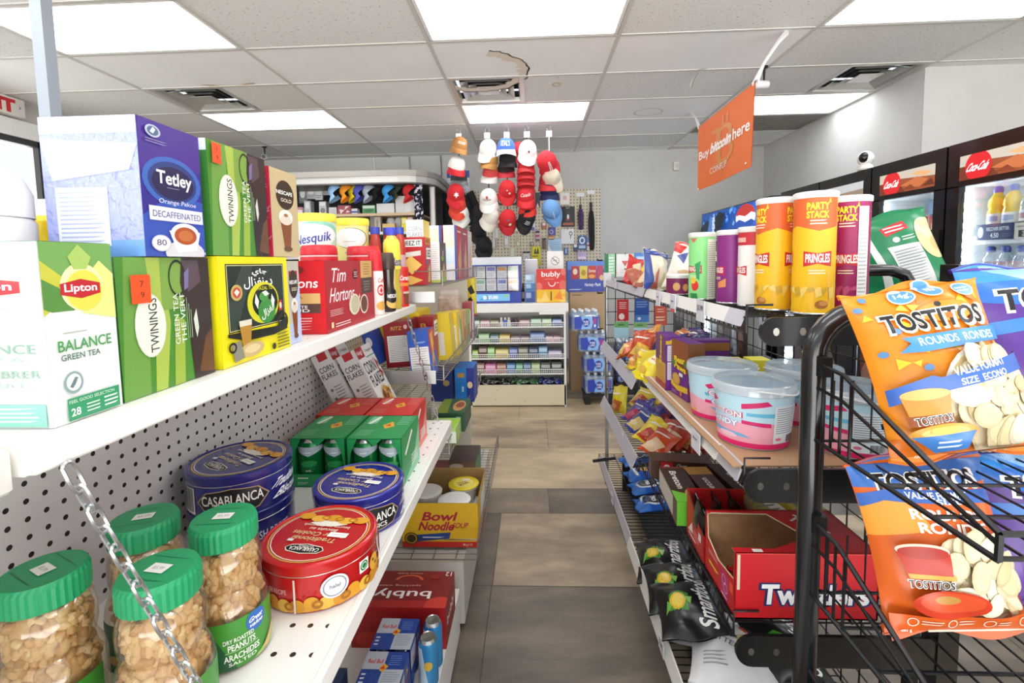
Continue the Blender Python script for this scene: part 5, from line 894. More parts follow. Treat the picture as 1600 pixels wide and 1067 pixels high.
for i, (yy, nm) in enumerate(((264, 'uppermost'), (274, 'second'), (284, 'third'), (295, 'fourth'))):
    cap(nm + ' plain red cap of the tight red stack in the fourth cap column', (-0.045, 4.970, 2.276) if i == 0 else (-0.046, 4.980, 2.213) if i == 1 else (-0.047, 4.990, 2.149) if i == 2 else (-0.048, 5.000, 2.079), (8, 0, 0), ('#c62a2e', '#b5222a', '#c62a2e', '#b5222a')[i], '#cf3236')
cap('red cap with white script below the tight red stack', (-0.049, 4.930, 1.970), (32, 0, 0), red, '#d22c30', [('t', .5, .5, .75, .35, 'Canada', '#f2d9d6', 8, .01, .3)], 'redscript')
cap('lower red cap with a white flower print', (-0.037, 4.960, 1.882), (30, 0, 4), red, '#d8382e', [('e', .25, .4, .12, .2, '#f0dcd8'), ('e', .32, .25, .1, .15, '#e6b9b2')], 'redflower')
cap('tilted black cap with white lettering at the bottom of the fourth cap column', (-0.052, 4.950, 1.763), (70, 15, 20), '#1d1d20', '#1d1d20', [('l', .3, .2, .7, .7, 3, '#d9d9dc')], 'blktwo')
cap('large soft red cap with white stripes at the top of the fifth column', (0.173, 4.920, 2.325), (75, -25, 0), '#cb2730', '#c9222a', [('r', .42, 0, .47, 1, '#efe6e4'), ('r', .52, 0, .57, 1, '#efe6e4')], 'redstripe', 1.15)
cap('beige and red cap in the fifth cap column', (0.213, 4.980, 2.193), (70, -30, 15), '#ddd2bc', '#ddd2bc', None, None, 1.05)
cap('red and white striped cap behind the beige cap of the fifth column', (0.188, 5.060, 2.135), (20, 0, 0), '#b5262c', '#c9363a', None, None, 1.12)
cap('navy blue cap in the fifth cap column', (0.193, 5.040, 2.026), (15, 0, 10), '#1c2450', '#1c2450', None, None, 1.1)
cap('round light blue cap with a pale stripe at the bottom of the fifth column', (0.207, 4.950, 1.856), (85, -20, 0), '#6f9fd6', '#6f9fd6', [('r', .45, 0, .55, 1, '#b9d2ee')], 'ltblue', 1.1)
# their hangers
for i, (a, b) in enumerate((((-0.748, 4.990, 2.742), (-0.768, 4.990, 1.762)), ((-0.448, 4.990, 2.746), (-0.437, 4.990, 1.708)), ((-0.243, 4.990, 2.740), (-0.248, 4.990, 1.751)), ((-0.031, 4.990, 2.734), (-0.047, 4.990, 1.727)), ((0.199, 4.990, 2.727), (0.189, 4.990, 1.808)))):
    t = thing('cap_hanger', ('first', 'second', 'third', 'fourth', 'fifth')[i] + ' hanging strap from the left, holding a column of caps', 'hanger', (a[0], a[1] + .06, CZ - .01), 0, 'cap hangers')
    L = CZ - .01 - b[2]; mb = MB(); mb.tube([(0, 0, -.06), (.0, 0, -.2), (b[0] - a[0], .0, -L)], .006, mat('#26262a' if i < 4 else '#d9dcd9', .4), 5); mb.build('strap', t)
    mb = MB(); mb.tube([(.02 * math.cos(k * .6), 0, -.03 + .03 * math.sin(k * .6)) for k in range(11)], .004, steel, 5, True); mb.build('clip_ring', t)
    mb = MB(); mb.box(-.03, -.006, -.12, .03, -.003, -.06, mat('#f0efec')); mb.build('hang_tag', t)
# caps in the cabinet's top row, hung sideways
for a, c, nm in (((-2.184, 5.300, 2.133), '#8fb6dc', 'light blue'), ((-2.053, 5.300, 2.130), '#e08a1e', 'orange'), ((-1.987, 5.360, 2.137), '#e6d01e', 'yellow'), ((-1.899, 5.300, 2.126), '#4a50a8', 'violet blue'), ((-1.797, 5.300, 2.124), '#9aa2b0', 'silver grey'), ((-1.722, 5.360, 2.131), '#17171b', 'black'), ((-1.572, 5.300, 2.118), '#3a8fcf', 'sky blue'), ((-1.504, 5.420, 2.134), '#3f4a38', 'dark green'), ((-1.340, 5.300, 2.113), '#bf1f22', 'bright red')):
    t = cap(nm + ' cap hanging brim down in the top row of the display cabinet', a, (0, 0, 0), c, c, None, None, .82, 'caps in the display cabinet')
    t.rotation_euler = Matrix(((0, .72, -.69), (-1, 0, 0), (0, .69, .72))).to_euler()
# cabinet goods
Zc = 1.8955
def cbox(label, px0, px1, h, c, art=(), z=Zc, y=5.46, d=.09, name='small_carton'):
    x0, x1 = px0[0], px1[0]; carton(name, label, 'box', ((x0 + x1) / 2, y, z), (x1 - x0, d, h), c, 0, 'goods in the display cabinet', F=art)
cbox('pink and white box at the left end of the cabinet shelf', (-2.735, 5.460, 2.029), (-2.644, 5.460, 2.027), .10, '#e3d2d6', [('r', 0, .7, 1, 1, '#c98a96')])
cbox('tall clear grey blister box on the cabinet shelf', (-2.621, 5.460, 2.027), (-2.545, 5.460, 2.025), .17, '#b9bdc0', [('r', .2, .5, .8, .9, '#dfe3e6'), ('l', .1, .1, .9, .4, 3, '#8f9498')])
cbox('silver grey can-shaped box on the cabinet shelf', (-2.446, 5.460, 2.023), (-2.363, 5.460, 2.021), .16, '#c2c3c6', [('e', .5, .35, .35, .2, '#77797f'), ('r', .1, .7, .9, .95, '#e9eaec')])
cbox('white and grey box with small print left of the red patterned box', (-2.332, 5.460, 2.020), (-2.242, 5.460, 2.018), .09, '#d6d2d6', [('l', .1, .2, .9, .8, 4, '#a9a2aa')])
cbox('red box with white star pattern on the cabinet shelf', (-2.226, 5.460, 2.018), (-2.075, 5.460, 2.014), .11, '#a8505a', [('p', [(.2, .1), (.5, .5), (.1, .6)], '#ecd9dc'), ('p', [(.5, .5), (.9, .9), (.6, .9)], '#ecd9dc'), ('p', [(.6, .2), (.95, .3), (.7, .5)], '#ecd9dc')])
cbox('green and white packet on the cabinet shelf below the black cap', (-1.940, 5.460, 2.011), (-1.789, 5.460, 2.008), .105, '#4f9a62', [('r', .05, .65, .95, .95, '#dfe9e0'), ('e', .5, .4, .35, .2, '#2c7a40')])
cbox('blue and white small box beside the red patterned box', (-2.068, 5.460, 2.014), (-2.000, 5.460, 2.012), .07, '#e6e4ea', [('r', 0, .3, 1, .6, '#3a5aa8')])
cbox('plain white wide box on the cabinet shelf below the sky blue cap', (-1.772, 5.500, 2.012), (-1.569, 5.500, 2.007), .12, '#e2e1df')
cbox('plain white box at the right end of the cabinet shelf', (-1.553, 5.500, 2.007), (-1.335, 5.500, 2.002), .20, '#dedcda', [('r', .45, .1, .47, .9, '#c9c7c5')])
for a, b, lab, c in (((-2.775, 5.620, 2.064), (-2.669, 5.620, 2.304), 'grey clamshell pack hanging at the left of the cabinet row', '#6f7274'), ((-2.677, 5.600, 2.113), (-2.558, 5.600, 2.298), 'pale clamshell pack with headphones in the cabinet row', '#c9cacb'), ((-2.578, 5.620, 2.098), (-2.481, 5.620, 2.307), 'white and silver blister pack in the cabinet row', '#dcdcdc'), ((-2.480, 5.600, 2.153), (-2.395, 5.600, 2.309), 'light grey blister pack beside the light blue cap', '#b4b7ba')):
    pegitem('blister_pack', lab, 'packet', a[0], a[2], b[0], b[2], c, [('e', .5, .5, .3, .25, '#e6e6e8'), ('l', .1, .1, .9, .3, 2, '#8a8c90')], .04, 5.62, True, group='goods in the display cabinet')
Zc2 = 1.6855
for a, b, h, c, lab, art in (((-1.854, 5.460, 1.729), (-1.801, 5.460, 1.728), .19, '#77716c', 'grey bottle-shaped packet on the lower cabinet shelf', ()), ((-1.801, 5.460, 1.728), (-1.733, 5.460, 1.727), .18, '#b9aea0', 'beige and grey packet on the lower cabinet shelf', [('r', .3, .2, .6, .8, '#8a8078')]),
    ((-1.712, 5.440, 1.725), (-1.569, 5.440, 1.722), .10, '#d3b26a', 'tan packet with red lettering on the lower cabinet shelf', [('l', 0.15, 0.2, 0.75, 0.5, 1, '#a8402c')]), ((-1.487, 5.440, 1.721), (-1.427, 5.440, 1.719), .165, '#e0cf2c', 'yellow pouch on the lower cabinet shelf', [('r', .1, .6, .9, .9, '#f0eaa9')]), ((-1.420, 5.440, 1.719), (-1.360, 5.440, 1.718), .165, '#e3c2c0', 'pale pink pouch at the right of the lower cabinet shelf', [('r', .2, .3, .8, .7, '#c98a8c')])):
    cbox(lab, a, b, h, c, art, Zc2, 5.44, .06, 'pouch')
for i, q in enumerate(((-1.673, 5.600, 1.833), (-1.573, 5.600, 1.831))):
    t = thing('light_bulb_pack', ('left', 'right')[i] + ' of two white bulbs above the tan packet in the cabinet', 'bulb', (q[0], 5.62, Zc2), 0, 'white bulbs'); mb = MB(); mb.lathe([(.02, 0), (.025, .05), (.05, .1), (.055, .14), (.04, .18), (0, .19)], mat('#e6e6e8', .3), 16); mb.build('bulb', t)
# ================================================================ counter with cigar racks, lottery case, drinks
CX0, CX1, CYF = -.56, .298, 4.22
lam = mat('#e9e8e5', .35); cream = mat('#d9cfb4', .5)
K = thing('counter', 'white service counter with four wire-fronted racks and a cream kick panel', 'counter', (0, 0, 0))
mb = MB(); mb.rbox(CX0 - .04, CYF - .01, .865, CX1 + .025, 4.86, .945, .008, lam); mb.box(.06, CYF - .012, .845, CX1 + .0, CYF + .1, .866, lam); mb.build('counter_top', K)
for x in (CX0 - .02, CX1 - .018):
    mb = MB(); mb.box(x, CYF, 0, x + .018, 4.82, .866, lam); mb.build('side_panel', K)
mb = MB(); mb.box(CX0, 4.50, 0, CX1, 4.515, .866, mat('#dedcd8', .5)); mb.build('back_panel', K)
mb = MB(); mb.box(CX0 - .02, CYF, 0.012, CX1 - .004, CYF + .018, .20, cream); mb.build('kick_panel', K)
for x, z in ((-.33, .155), (-.35, .07), (-.08, .05), (.28, .15), (.28, .07)):
    mb = MB(); mb.ball((x, CYF - .001, z), .004, mat('#7a6f58'), 8, 4); mb.build('screw', K)
RZ = [.735, .592, .447, .305]; ww = mat('#f0efec', .35)
for i, z in enumerate(RZ):
    mb = MB(); mb.box(CX0, CYF + .02, z - .006, CX1 - .02, 4.50, z, lam); mb.build('shelf', K)
    mb = MB(); n = 46
    for k in range(n + 1): x = CX0 + .005 + (CX1 - CX0 - .03) * k / n; mb.tube([(x, CYF + .012, z - .008), (x, CYF + .012, z + .036)], .0022, ww, 4)
    for zz, r in ((z - .006, .006), (z + .036, .004), (z + .018, .002)): mb.tube([(CX0, CYF + .010, zz), (CX1 - .02, CYF + .010, zz)], r, ww, 5)
    mb.build('wire_front', K)
PX = lambda v: v / 5.925 + 730
R1 = [(57, 145, 212, '#b9d6c4', 'pale green'), (148, 238, 215, '#d9a9ae', 'pale pink'), (240, 325, 212, '#8f8157', 'olive'), (510, 610, 212, '#b98a94', 'dusty pink'), (615, 715, 203, '#a9d3b4', 'mint green'), (718, 808, 203, '#b9d6a9', 'pale lime'), (812, 905, 207, '#5d78bd', 'blue')]
R2 = [(130, 232, 340, '#8fc07a', 'leaf green'), (235, 322, 350, '#3f6a78', 'dark teal'), (323, 425, 352, '#d3b637', 'yellow'), (430, 515, 378, '#a08a94', 'mauve'), (517, 603, 378, '#8f7784', 'plum grey'), (606, 745, 338, '#4f74b8', 'wide blue'), (750, 820, 385, '#d9b4c4', 'pink'), (822, 890, 378, '#cf9fb4', 'rose')]
R3 = [(10, 125, 500, '#9fd04a', 'bright lime'), (128, 208, 468, '#5d3f37', 'dark brown'), (209, 280, 475, '#86bd6a', 'green'), (283, 410, 490, '#cbb84e', 'mustard'), (411, 493, 482, '#4a5fa8', 'royal blue'), (494, 590, 478, '#6a6450', 'khaki'), (592, 682, 480, '#23305a', 'navy'), (683, 768, 470, '#5f92b8', 'steel blue'), (772, 898, 510, '#b4a9cf', 'lilac')]
R4 = [(105, 182, 625, '#8a6a5a', 'brown and red'), (185, 288, 632, '#d36aa4', 'hot pink'), (290, 385, 630, '#9a5a48', 'rust'), (386, 470, 628, '#2f74b0', 'bright blue'), (471, 540, 630, '#4f9a78', 'sea green'), (541, 615, 628, '#2f5f86', 'deep blue'), (616, 697, 628, '#9cc07a', 'light green'), (700, 795, 628, '#4d5a55', 'charcoal'), (800, 897, 625, '#55605a', 'grey green')]
rn = random.Random(11)
def lightr(h, k): v = [int(h[i:i + 2], 16) for i in (1, 3, 5)]; return '#%02x%02x%02x' % tuple(min(255, int(c + (255 - c) * k)) if k > 0 else int(c * (1 + k)) for c in v)
for ri, (row, z, nm) in enumerate(zip((R1, R2, R3, R4), RZ, ('top', 'second', 'third', 'lowest'))):
    for a, b, top, c, cn in row:
        s = 4.3 / 736.7; x0 = -.56 + (PX(a) - 741) * .00572 * 1.02; x1 = -.56 + (PX(b) - 741) * .00572 * 1.02; x0 = max(x0, CX0 + .003); x1 = min(x1, CX1 - .024)
        base = [290, 437, 590, 735][ri]; h = min(.10, max(.045, (base - top) / 5.925 * .00572 - .02))
        L2 = lightr(c, .55); D2 = lightr(c, -.35)
        carton('cigarillo_box', f'{cn} small box on the {nm} wire-fronted rack of the counter', 'box', ((x0 + x1) / 2, CYF + .105, z + .0008), (x1 - x0 - .004, .16, h), c, 0, 'small boxes on the counter racks',
               F=[('r', .06, .55, .94, .9, L2), ('l', .1, .1, .9, .45, 2, D2)], T=[('r', .05, .05, .95, .3, L2), ('l', .1, .4, .9, .9, 3, D2)])
def lighterbottle(x, z, c, capc, lab, grp):
    t = thing('small_bottle', lab, 'bottle', (x, CYF + .07, z + .0008), 0, grp); mb = MB(); mb.lathe([(0, 0), (.016, 0), (.017, .045), (.012, .055), (.008, .06)], mat(c, .3), 12); mb.build('bottle_body', t); mb = MB(); mb.lathe([(.0105, .058), (.0105, .078), (0, .08)], mat(capc, .4), 10); mb.build('cap', t)
for i, x in enumerate((-.287, -.252, -.217)): lighterbottle(x, RZ[0], ('#dfe4ec', '#5a74b8', '#e3e6ea')[i], '#ecebe8', ('left', 'middle', 'right')[i] + ' white-topped little bottle on the top counter rack', 'white-topped little bottles')
for i, x in enumerate((-.180, -.145)): lighterbottle(x, RZ[0], ('#2a2a2e', '#6a4a44')[i], '#5a4640', ('left', 'right')[i] + ' dark little bottle on the top counter rack', 'dark little bottles')
for i, (x0, x1, c) in enumerate(((-.52, -.22, '#23261f'), (-.20, .04, '#3f7a4a'), (.05, .26, '#2f3f8f'))):
    t = thing('pouch_pile', ('dark', 'green', 'blue')[i] + ' crinkled pouches lying in the bin behind the cream kick panel', 'pouches', ((x0 + x1) / 2, CYF + .13, .012), 0, 'pouches in the counter bin')
    mb = MB(); w = x1 - x0; mb.grid(lambda u, v: ((u - .5) * w, (v - .5) * .2, .198 + .016 * math.sin(17 * u + 5 * v) * math.sin(13 * v + 7 * u)), 26, 10, noise_mat('pouch_' + str(i), c, lightr(c, .7), (30, 30, 30), .25, 2, .5, .6)); mb.box(-w / 2, -.1, 0, w / 2, .1, .17, mat(c)); mb.build('pouch_layer', t)
# ---- lottery display
T0 = .9458
t = thing('lottery_display', 'blue lottery ticket display case with a silver top on the left of the counter', 'display case', (-.325, 4.40, T0))
bl = mat('#20379c', .3)
mb = MB(); mb.box(-.23, -.09, 0, .225, .12, .10, bl); mb.box(-.23, -.04, .10, -.215, .12, .35, bl); mb.box(.205, -.04, .10, .225, .12, .35, bl); mb.box(-.23, .1, .1, .225, .12, .35, bl); mb.build('case', t)
mb = MB(); mb.box(-.235, -.07, .345, .23, .13, .42, mat('#c0c3c8', .3, .4)); mb.box(-.237, -.072, .34, .232, .13, .352, bl); mb.build('top_cover', t)
mb = MB(); mb.art(lambda x, y, o: (-.2 + x * .32, -.09 - o, .018 + y * .066), .32, .066, [('r', 0, 0, 1, 1, '#7fc0ea'), ('p', [(.1, .1), (.3, .9), (.5, .2)], '#4fa0d8'), ('t', .52, .5, .28, .6, '$5,000', '#f2f6fb', 0, .04), ('e', .28, .5, .06, .3, '#dfeefa'), ('e', .9, .7, .04, .2, '#9ad06a')]); mb.build('sign_strip', t)
mb = MB(); mb.box(-.212, -.045, .105, .203, -.042, .345, clear('case_pane', amount=.15)); mb.build('pane', t)
for i in range(4):
    for j in range(2):
        mb = MB(); x = -.205 + .102 * i; z = .108 + .118 * j; c = ['#dfeadf', '#e6e4e8', '#d6dcee', '#ecd6c9'][i]
        mb.box(x, .0, z, x + .092, .006, z + .112, mat(c)); mb.art(lambda u, v, o: (x + u * .092, -o, z + v * .112), .092, .112, [('r', .05, .05, .95, .95, lightr(c, .4)), ('r', .1, .6, .9, .9, ['#8fbf9a', '#c9c6cc', '#7a86c9', '#d9a05a'][(i + j) % 4]), ('l', .1, .1, .9, .5, 4, '#a9aeb4')]); mb.build('ticket', t)
# ---- cases on the counter
def bub(z, c, lab, word_, smile):
    art = [('r', 0, 0, 1, 1, c), ('e', .08, .15, .12, .2, lightr(c, .3)), ('e', .9, .2, .12, .25, lightr(c, .25)), ('e', .93, .85, .1, .16, lightr(c, .3))]
    if smile: art += [('t', .5, .72, .66, .34, 'bubly', '#f6f0ee', 0, .02), ('ring', .53, .36, .13, .22, .22, '#f6f0ee'), ('r', .36, .36, .70, .62, c), ('l', .28, .50, .66, .53, 1, '#f2d0cc'), ('t', .73, .33, .09, .05, 'o', '#f6f0ee')]
    else: art += [('p', [(.1, 0), (.3, .9), (.45, .1)], lightr(c, .35)), ('r', .48, .15, .52, .85, '#3a2c14'), ('p', [(.6, .3), (.8, .9), (.9, .2)], '#e8852a')]
    carton('sparkling_water_case', lab, 'drink case', (.172, 4.36, z), (.262, .14, .185 if smile else .118), c, 0, 'sparkling water cases on the counter', F=art)
bub(T0, '#e8b21e', 'yellow sparkling water case under the red one on the counter', '', False); bub(T0 + .1182, '#d8332a', 'red sparkling water case with a white smile standing on the yellow one', '', True)
for i, (z, h, c, lab) in enumerate(((0, .10, '#3a58a0', 'dark blue snack box at the bottom of the stack left of the sparkling water cases'), (.1003, .075, '#4f86c0', 'blue snack box in the middle of the stack left of the sparkling water cases'), (.1756, .08, '#a9c6e0', 'light blue snack box on top of the stack left of the sparkling water cases'))):
    carton('snack_box', lab, 'box', (-.02, 4.40, T0 + z), (.09, .12, h), c, 0, 'snack boxes on the counter', F=[('r', .1, .4, .6, .9, lightr(c, .5)), ('l', .1, .1, .9, .35, 2, lightr(c, -.4))])
t = thing('bottle_pair', 'dark bottle standing between the lottery case and the blue snack boxes', 'bottle', (-.085, 4.45, T0)); mb = MB(); mb.lathe([(0, 0), (.014, 0), (.015, .1), (.008, .14), (.008, .17), (0, .172)], mat('#26242a', .3), 12); mb.build('bottle_body', t); mb = MB(); mb.lathe([(.0155, .03), (.0155, .09)], mat('#c9c2c2'), 12); mb.build('label_band', t)
a = (0.147, 4.550, 1.248); b = (0.302, 4.550, 1.416)
t = thing('no_smoking_sign', 'white no smoking sign standing behind the red sparkling water case', 'sign', (0, 0, 0)); mb = MB(); mb.box(a[0], 4.55, T0, b[0], 4.556, b[2], mat('#efefee', .4)); w_ = b[0] - a[0]; h_ = b[2] - a[2]
mb.art(lambda x, y, o: (a[0] + x * w_, 4.55 - o, a[2] + y * h_), w_, h_, [('ring', .5, .45, .26, .24, .13, '#7a7a7c'), ('p', [(.3, .6), (.34, .64), (.7, .32), (.66, .28)], '#7a7a7c'), ('p', [(.36, .42), (.62, .48), (.62, .52), (.36, .46)], '#8a8a8c')]); mb.build('panel', t); mb = MB(); mb.box(a[0], 4.556, T0, b[0], 4.63, T0 + .004, mat('#e0e0e0')); mb.build('foot', t)
t = thing('tissue_pack', 'white tissue-like packet standing left of the no smoking sign', 'packet', (-.01, 4.62, T0)); mb = MB(); mb.rbox(-.06, -.03, 0, .07, .03, .40, .015, mat('#dcdde2', .5)); mb.build('packet', t)
# ---- cartons and water behind the counter end
carton('moving_carton', 'plain brown carton under the vinegar carton beside the counter', 'carton', (.56, 4.88, .001), (.36, .26, .575), '#b39470', 0, None)
carton('vinegar_carton', 'brown carton printed vinegar beside the counter', 'carton', (.56, 4.88, .577), (.36, .26, .43), '#b8986f', 0, None, F=[('t', .42, .40, .46, .12, 'vinegar', '#3a2c1c', 0, .01), ('l', 0.07, 0.905, 0.37, 0.955, 1, '#6a5232'), ('r', .3, .0, .31, .1, '#8a6c46')])
carton('variety_pack_carton', 'blue variety pack snack carton on top of the vinegar carton', 'carton', (.545, 4.87, 1.0075), (.375, .25, .31), '#3f56b0', 0, None, F=[('r', 0, 0, 1, 1, '#3a4fa8'), ('r', 0, .72, 1, 1, '#5f86cf'), ('r', .1, .42, .30, .84, '#b5302c'), ('r', .32, .42, .52, .84, '#e0cf4a'), ('r', .54, .42, .76, .84, '#c23a2a'), ('r', .78, .42, .94, .84, '#b5405a'), ('e', .2, .66, .06, .1, '#e9d6c4'), ('e', .42, .62, .06, .1, '#b58f2a'), ('t', .65, .68, .18, .1, 'Doritos', '#f0e6d6', 0, .02), ('e', .64, .5, .09, .06, '#e0a04a'), ('e', .9, .45, .06, .09, '#d9b98a'), ('t', .66, .22, .44, .13, 'Variety Pack', '#f2f3fa', 0, .015, .2), ('l', .04, .05, .4, .12, 1, '#cfd6f0')])
wb = MB(); wb.lathe([(0, 0), (.028, 0), (.031, .006), (.031, .05), (.029, .055), (.031, .06), (.031, .13), (.022, .155), (.013, .168), (.012, .175)], clear('water_bottle_plastic', '#cfe2f6', .5, .1, '#bcd4ee', .45), 12)
wbm = wb.mesh('bottle'); wl = MB(); wl.lathe([(.0316, .062), (.0316, .125)], mat('#2f62c4', .3), 12); wlm = wl.mesh('label_band'); wc = MB(); wc.lathe([(.014, .17), (.014, .186), (.011, .19), (0, .19)], mat('#dfe3ea', .4), 10); wcm = wc.mesh('bottle_cap')
film = clear('shrink_film', '#eef4fc', .5, .12, '#dbe8f8', .18)
def waterpack(loc, label, rz=0, s=1.0):
    t = thing('water_bottle_pack', label, 'water pack', loc, R(rz), 'packs of water bottles'); t.scale = (1, 1, s)
    for i in range(4):
        for j in range(3):
            o = bpy.data.objects.new('bottle', wbm); COL.objects.link(o); o.parent = t; o.location = (-.0955 + .0637 * i, -.0637 + .0637 * j, .002)
            for m_, nm in ((wlm, 'label_band'), (wcm, 'bottle_cap')): c = bpy.data.objects.new(nm, m_); COL.objects.link(c); c.parent = o
    mb = MB(); mb.rbox(-.131, -.099, 0, .131, .099, .165, .03, film)
    mb.art(lambda x, y, o: (-.105 + .21 * x, -.0995 - o, .012 + .13 * y), .21, .13, [('p', [(0, .1), (.28, .05), (.36, .5), (.28, .95), (0, .9)], '#2c46b4'), ('p', [(.28, .05), (.36, .5), (.28, .95), (.7, .95), (.8, .5), (.7, .05)], '#8fbdf0'), ('p', [(.74, .05), (.82, .5), (.74, .95), (1, .9), (1, .1)], '#3a55bc'), ('e', .5, .5, .16, .30, '#2f3fa8'), ('t', .5, .56, .22, .16, 'PURE', '#eef2fc', 0, .02), ('t', .5, .38, .2, .13, 'LIFE', '#eef2fc', 0, .02), ('e', .88, .62, .07, .22, '#a83a8a'), ('e', .88, .28, .045, .11, '#e6e9f8')], off=.001)
    for s_ in (-1, 1): mb.art(lambda x, y, o: (s_ * (.1315 + o), -.07 + .14 * x, .02 + .11 * y), .14, .11, [('r', 0, 0, 1, 1, '#3f5fc0'), ('e', .5, .5, .3, .3, '#2f3fa8')], off=.001)
    mb.build('wrap', t); return t
t = thing('hand_dolly', 'black plastic crate base on the floor under the stacked water packs', 'crate', (.60, 4.36, .001)); dkp = mat('#1b1c1e', .5)
mb = MB(); mb.box(-.14, -.1, .075, .14, .12, .10, dkp); mb.build('deck', t)
for x in (-.13, .08):
    mb = MB(); mb.rbox(x, -.1, 0, x + .05, .12, .075, .006, dkp); mb.build('runner', t)
for i, (x, z, lab) in enumerate(((.600, .102, 'lowest of the four water packs stacked beside the counter'), (.590, .296, 'second water pack from the floor in the stack of four'), (.545, .490, 'third water pack from the floor, jutting left, in the stack of four'), (.475, .684, 'topmost water pack of the stack of four, beside the counter edge'))): waterpack((x, 4.36 - .01 * (i == 3), z), lab, (0, 2, -3, 4)[i])
t2 = thing('hand_dolly', 'black plastic crate base under the two water packs behind the rack end', 'crate', (.90, 4.40, .001)); mb = MB(); mb.box(-.14, -.1, .08, .14, .12, .19, dkp); mb.build('deck', t2)
for x in (-.13, .08):
    mb = MB(); mb.rbox(x, -.1, 0, x + .05, .12, .08, .006, dkp); mb.build('runner', t2)
waterpack((.90, 4.41, .192), 'lower of the two water packs seen past the end of the right rack', 3); waterpack((.90, 4.42, .386), 'upper of the two water packs seen past the end of the right rack', -2)
# ---- odds and ends: grey pole, exit sign, ceiling cameras, banner
mb = MB(); a = (-1.846, 1.800, 2.110); mb.box(a[0] - .034, 1.78, 0, a[0] + .012, 1.826, CZ, mat('#9aa3ae', .4)); tag(mb.build('power_pole'), 'pale grey square pole from floor to ceiling at the upper left', 'pole')
t = thing('exit_sign', 'white exit sign with red letters at the top left edge', 'sign', (0, 0, 0)); mb = MB(); mb.rbox(XL + .03, 3.40, 2.585, XL + .09, 3.88, 2.735, .01, mat('#e6e2da', .4)); mb.art(lambda x, y, o: (XL + .09 + o, 3.40 + .48 * x, 2.585 + .15 * y), .48, .15, [('t', .5, .5, .68, .72, 'EXIT', '#c8202a', 0, .06), ('p', [(.93, .5), (.89, .62), (.9, .5), (.89, .38)], '#8a8a86')]); mb.build('housing', t); mb = MB(); mb.box(XL, 3.6, 2.63, XL + .035, 3.68, 2.69, wt); mb.build('wall_bracket', t)
def cctv(loc, label, rz, s=1.0):
    t = thing('security_camera', label, 'camera', loc, R(rz), 'small ceiling cameras'); t.scale = (s, s, s)
    mb = MB(); mb.lathe([(.028, 0), (.028, -.01), (.01, -.018), (.008, -.07), (0, -.07)], mat('#1c1c1e', .4), 14); mb.tube([(0, 0, -.06), (.0, -.0, -.11)], .008, mat('#1c1c1e'), 6); mb.build('mount', t)
    mb = MB(); M = Matrix.Translation((0, .03, -.13)) @ Matrix.Rotation(R(92), 4, 'X'); mb.lathe([(0, 0), (.027, 0), (.029, .005), (.029, .10), (.026, .105), (0, .105)], mat('#e4e3e8', .35), 16, M=M); mb.build('camera_body', t)
    mb = MB(); mb.lathe([(.024, .1052), (.022, .107), (0, .108)], mat('#121214', .2), 16, M=M); mb.build('lens', t)
a = (1.762, 3.733, 2.746); cctv((a[0], a[1], CZ), 'white bullet camera under the ceiling at the near end of the orange banner', -80)
a = (-3.170, 5.625, 2.746); cctv((a[0], a[1], CZ), 'white bullet camera under the ceiling above the green tea boxes', 20)
t = thing('robot_camera', 'round white indoor camera with a black face on top of the coolers', 'camera', (2.172, 3.210, 1.872)); mb = MB(); mb.lathe([(0, 0), (.04, 0), (.045, .01), (.04, .03), (.025, .04)], wt, 20); mb.build('base', t)
mb = MB(); mb.ball((0, 0, .075), .047, mat('#f0efee', .3), 20, 12); mb.build('head', t); mb = MB(); mb.ball((-.022, -.018, .078), (.03, .028, .034), mat('#151517', .15), 16, 10); mb.build('face', t)
# banner: hangs along the aisle from two taped straps
t = thing('hanging_banner', 'orange banner reading Buy bitcoin here, hanging from the ceiling over the right rack', 'banner', (0, 0, 0))
BX = 1.2; B0, B1, BZ0, BZ1 = 2.632, 3.485, 1.807, 2.252
org = mat('#dd6c2f', .6)
mb = MB()
def ban(x, y, o): return (BX - .004 - o + .012 * math.sin(x * 5) * (1 - y), B1 + (B0 - B1) * x, BZ0 + (BZ1 - BZ0) * y)
mb.grid(lambda u, v: ban(u, v, 0), 24, 8, org); mb.grid(lambda u, v: ban(u, v, -.003), 24, 8, org)
fo = '#cf7f3c'
mb.art(ban, .853, .445, [('r', .385, .28, .47, .74, fo), ('ring', .53, .62, .15, .14, .42, fo), ('ring', .54, .38, .17, .15, .4, fo), ('r', .30, .24, .45, .29, fo), ('r', .30, .72, .45, .77, fo), ('r', .50, .76, .53, .88, fo), ('r', .58, .76, .61, .88, fo), ('r', .46, .08, .49, .24, fo),
    ('t', .135, .50, .21, .17, 'Buy', '#f4ece6', 0, .02), ('t', .47, .53, .40, .15, 'bitcoin', '#f6efe9', 0, .045, .25), ('t', .83, .53, .27, .15, 'here', '#f4ece6', 0, .02), ('t', .42, .21, .34, .085, 'COINFLIP', '#f0e2d8', 0, .005), ('e', .02, .02, .012, .018, '#e9e6e2'), ('e', .93, .07, .015, .012, '#e9e6e2')], step=(.06, 0), off=.0016); mb.build('banner_sheet', t)
mb = MB(); mb.tube([(BX, B0 - .01, BZ1), (BX, B1 + .01, BZ1)], .007, mat('#8a8a88', .4), 6); mb.build('top_rail', t)
tape = mat('#e9e9ea', .35)
mb = MB(); mb.tube([(BX, B0 + .01, BZ1 - .01), (1.31, 2.78, 2.40), (1.49, 3.0, 2.60), (1.64, 3.2, CZ - .004)], [.016, .008, .012, .02], tape, 6); mb.build('strap', t)
mb = MB(); mb.tube([(BX, B1 - .01, BZ1 - .01), (1.30, 3.85, 2.42), (1.42, 4.3, 2.58), (1.60, 4.85, CZ - .004)], [.012, .006, .010, .016], tape, 6); mb.build('strap', t)
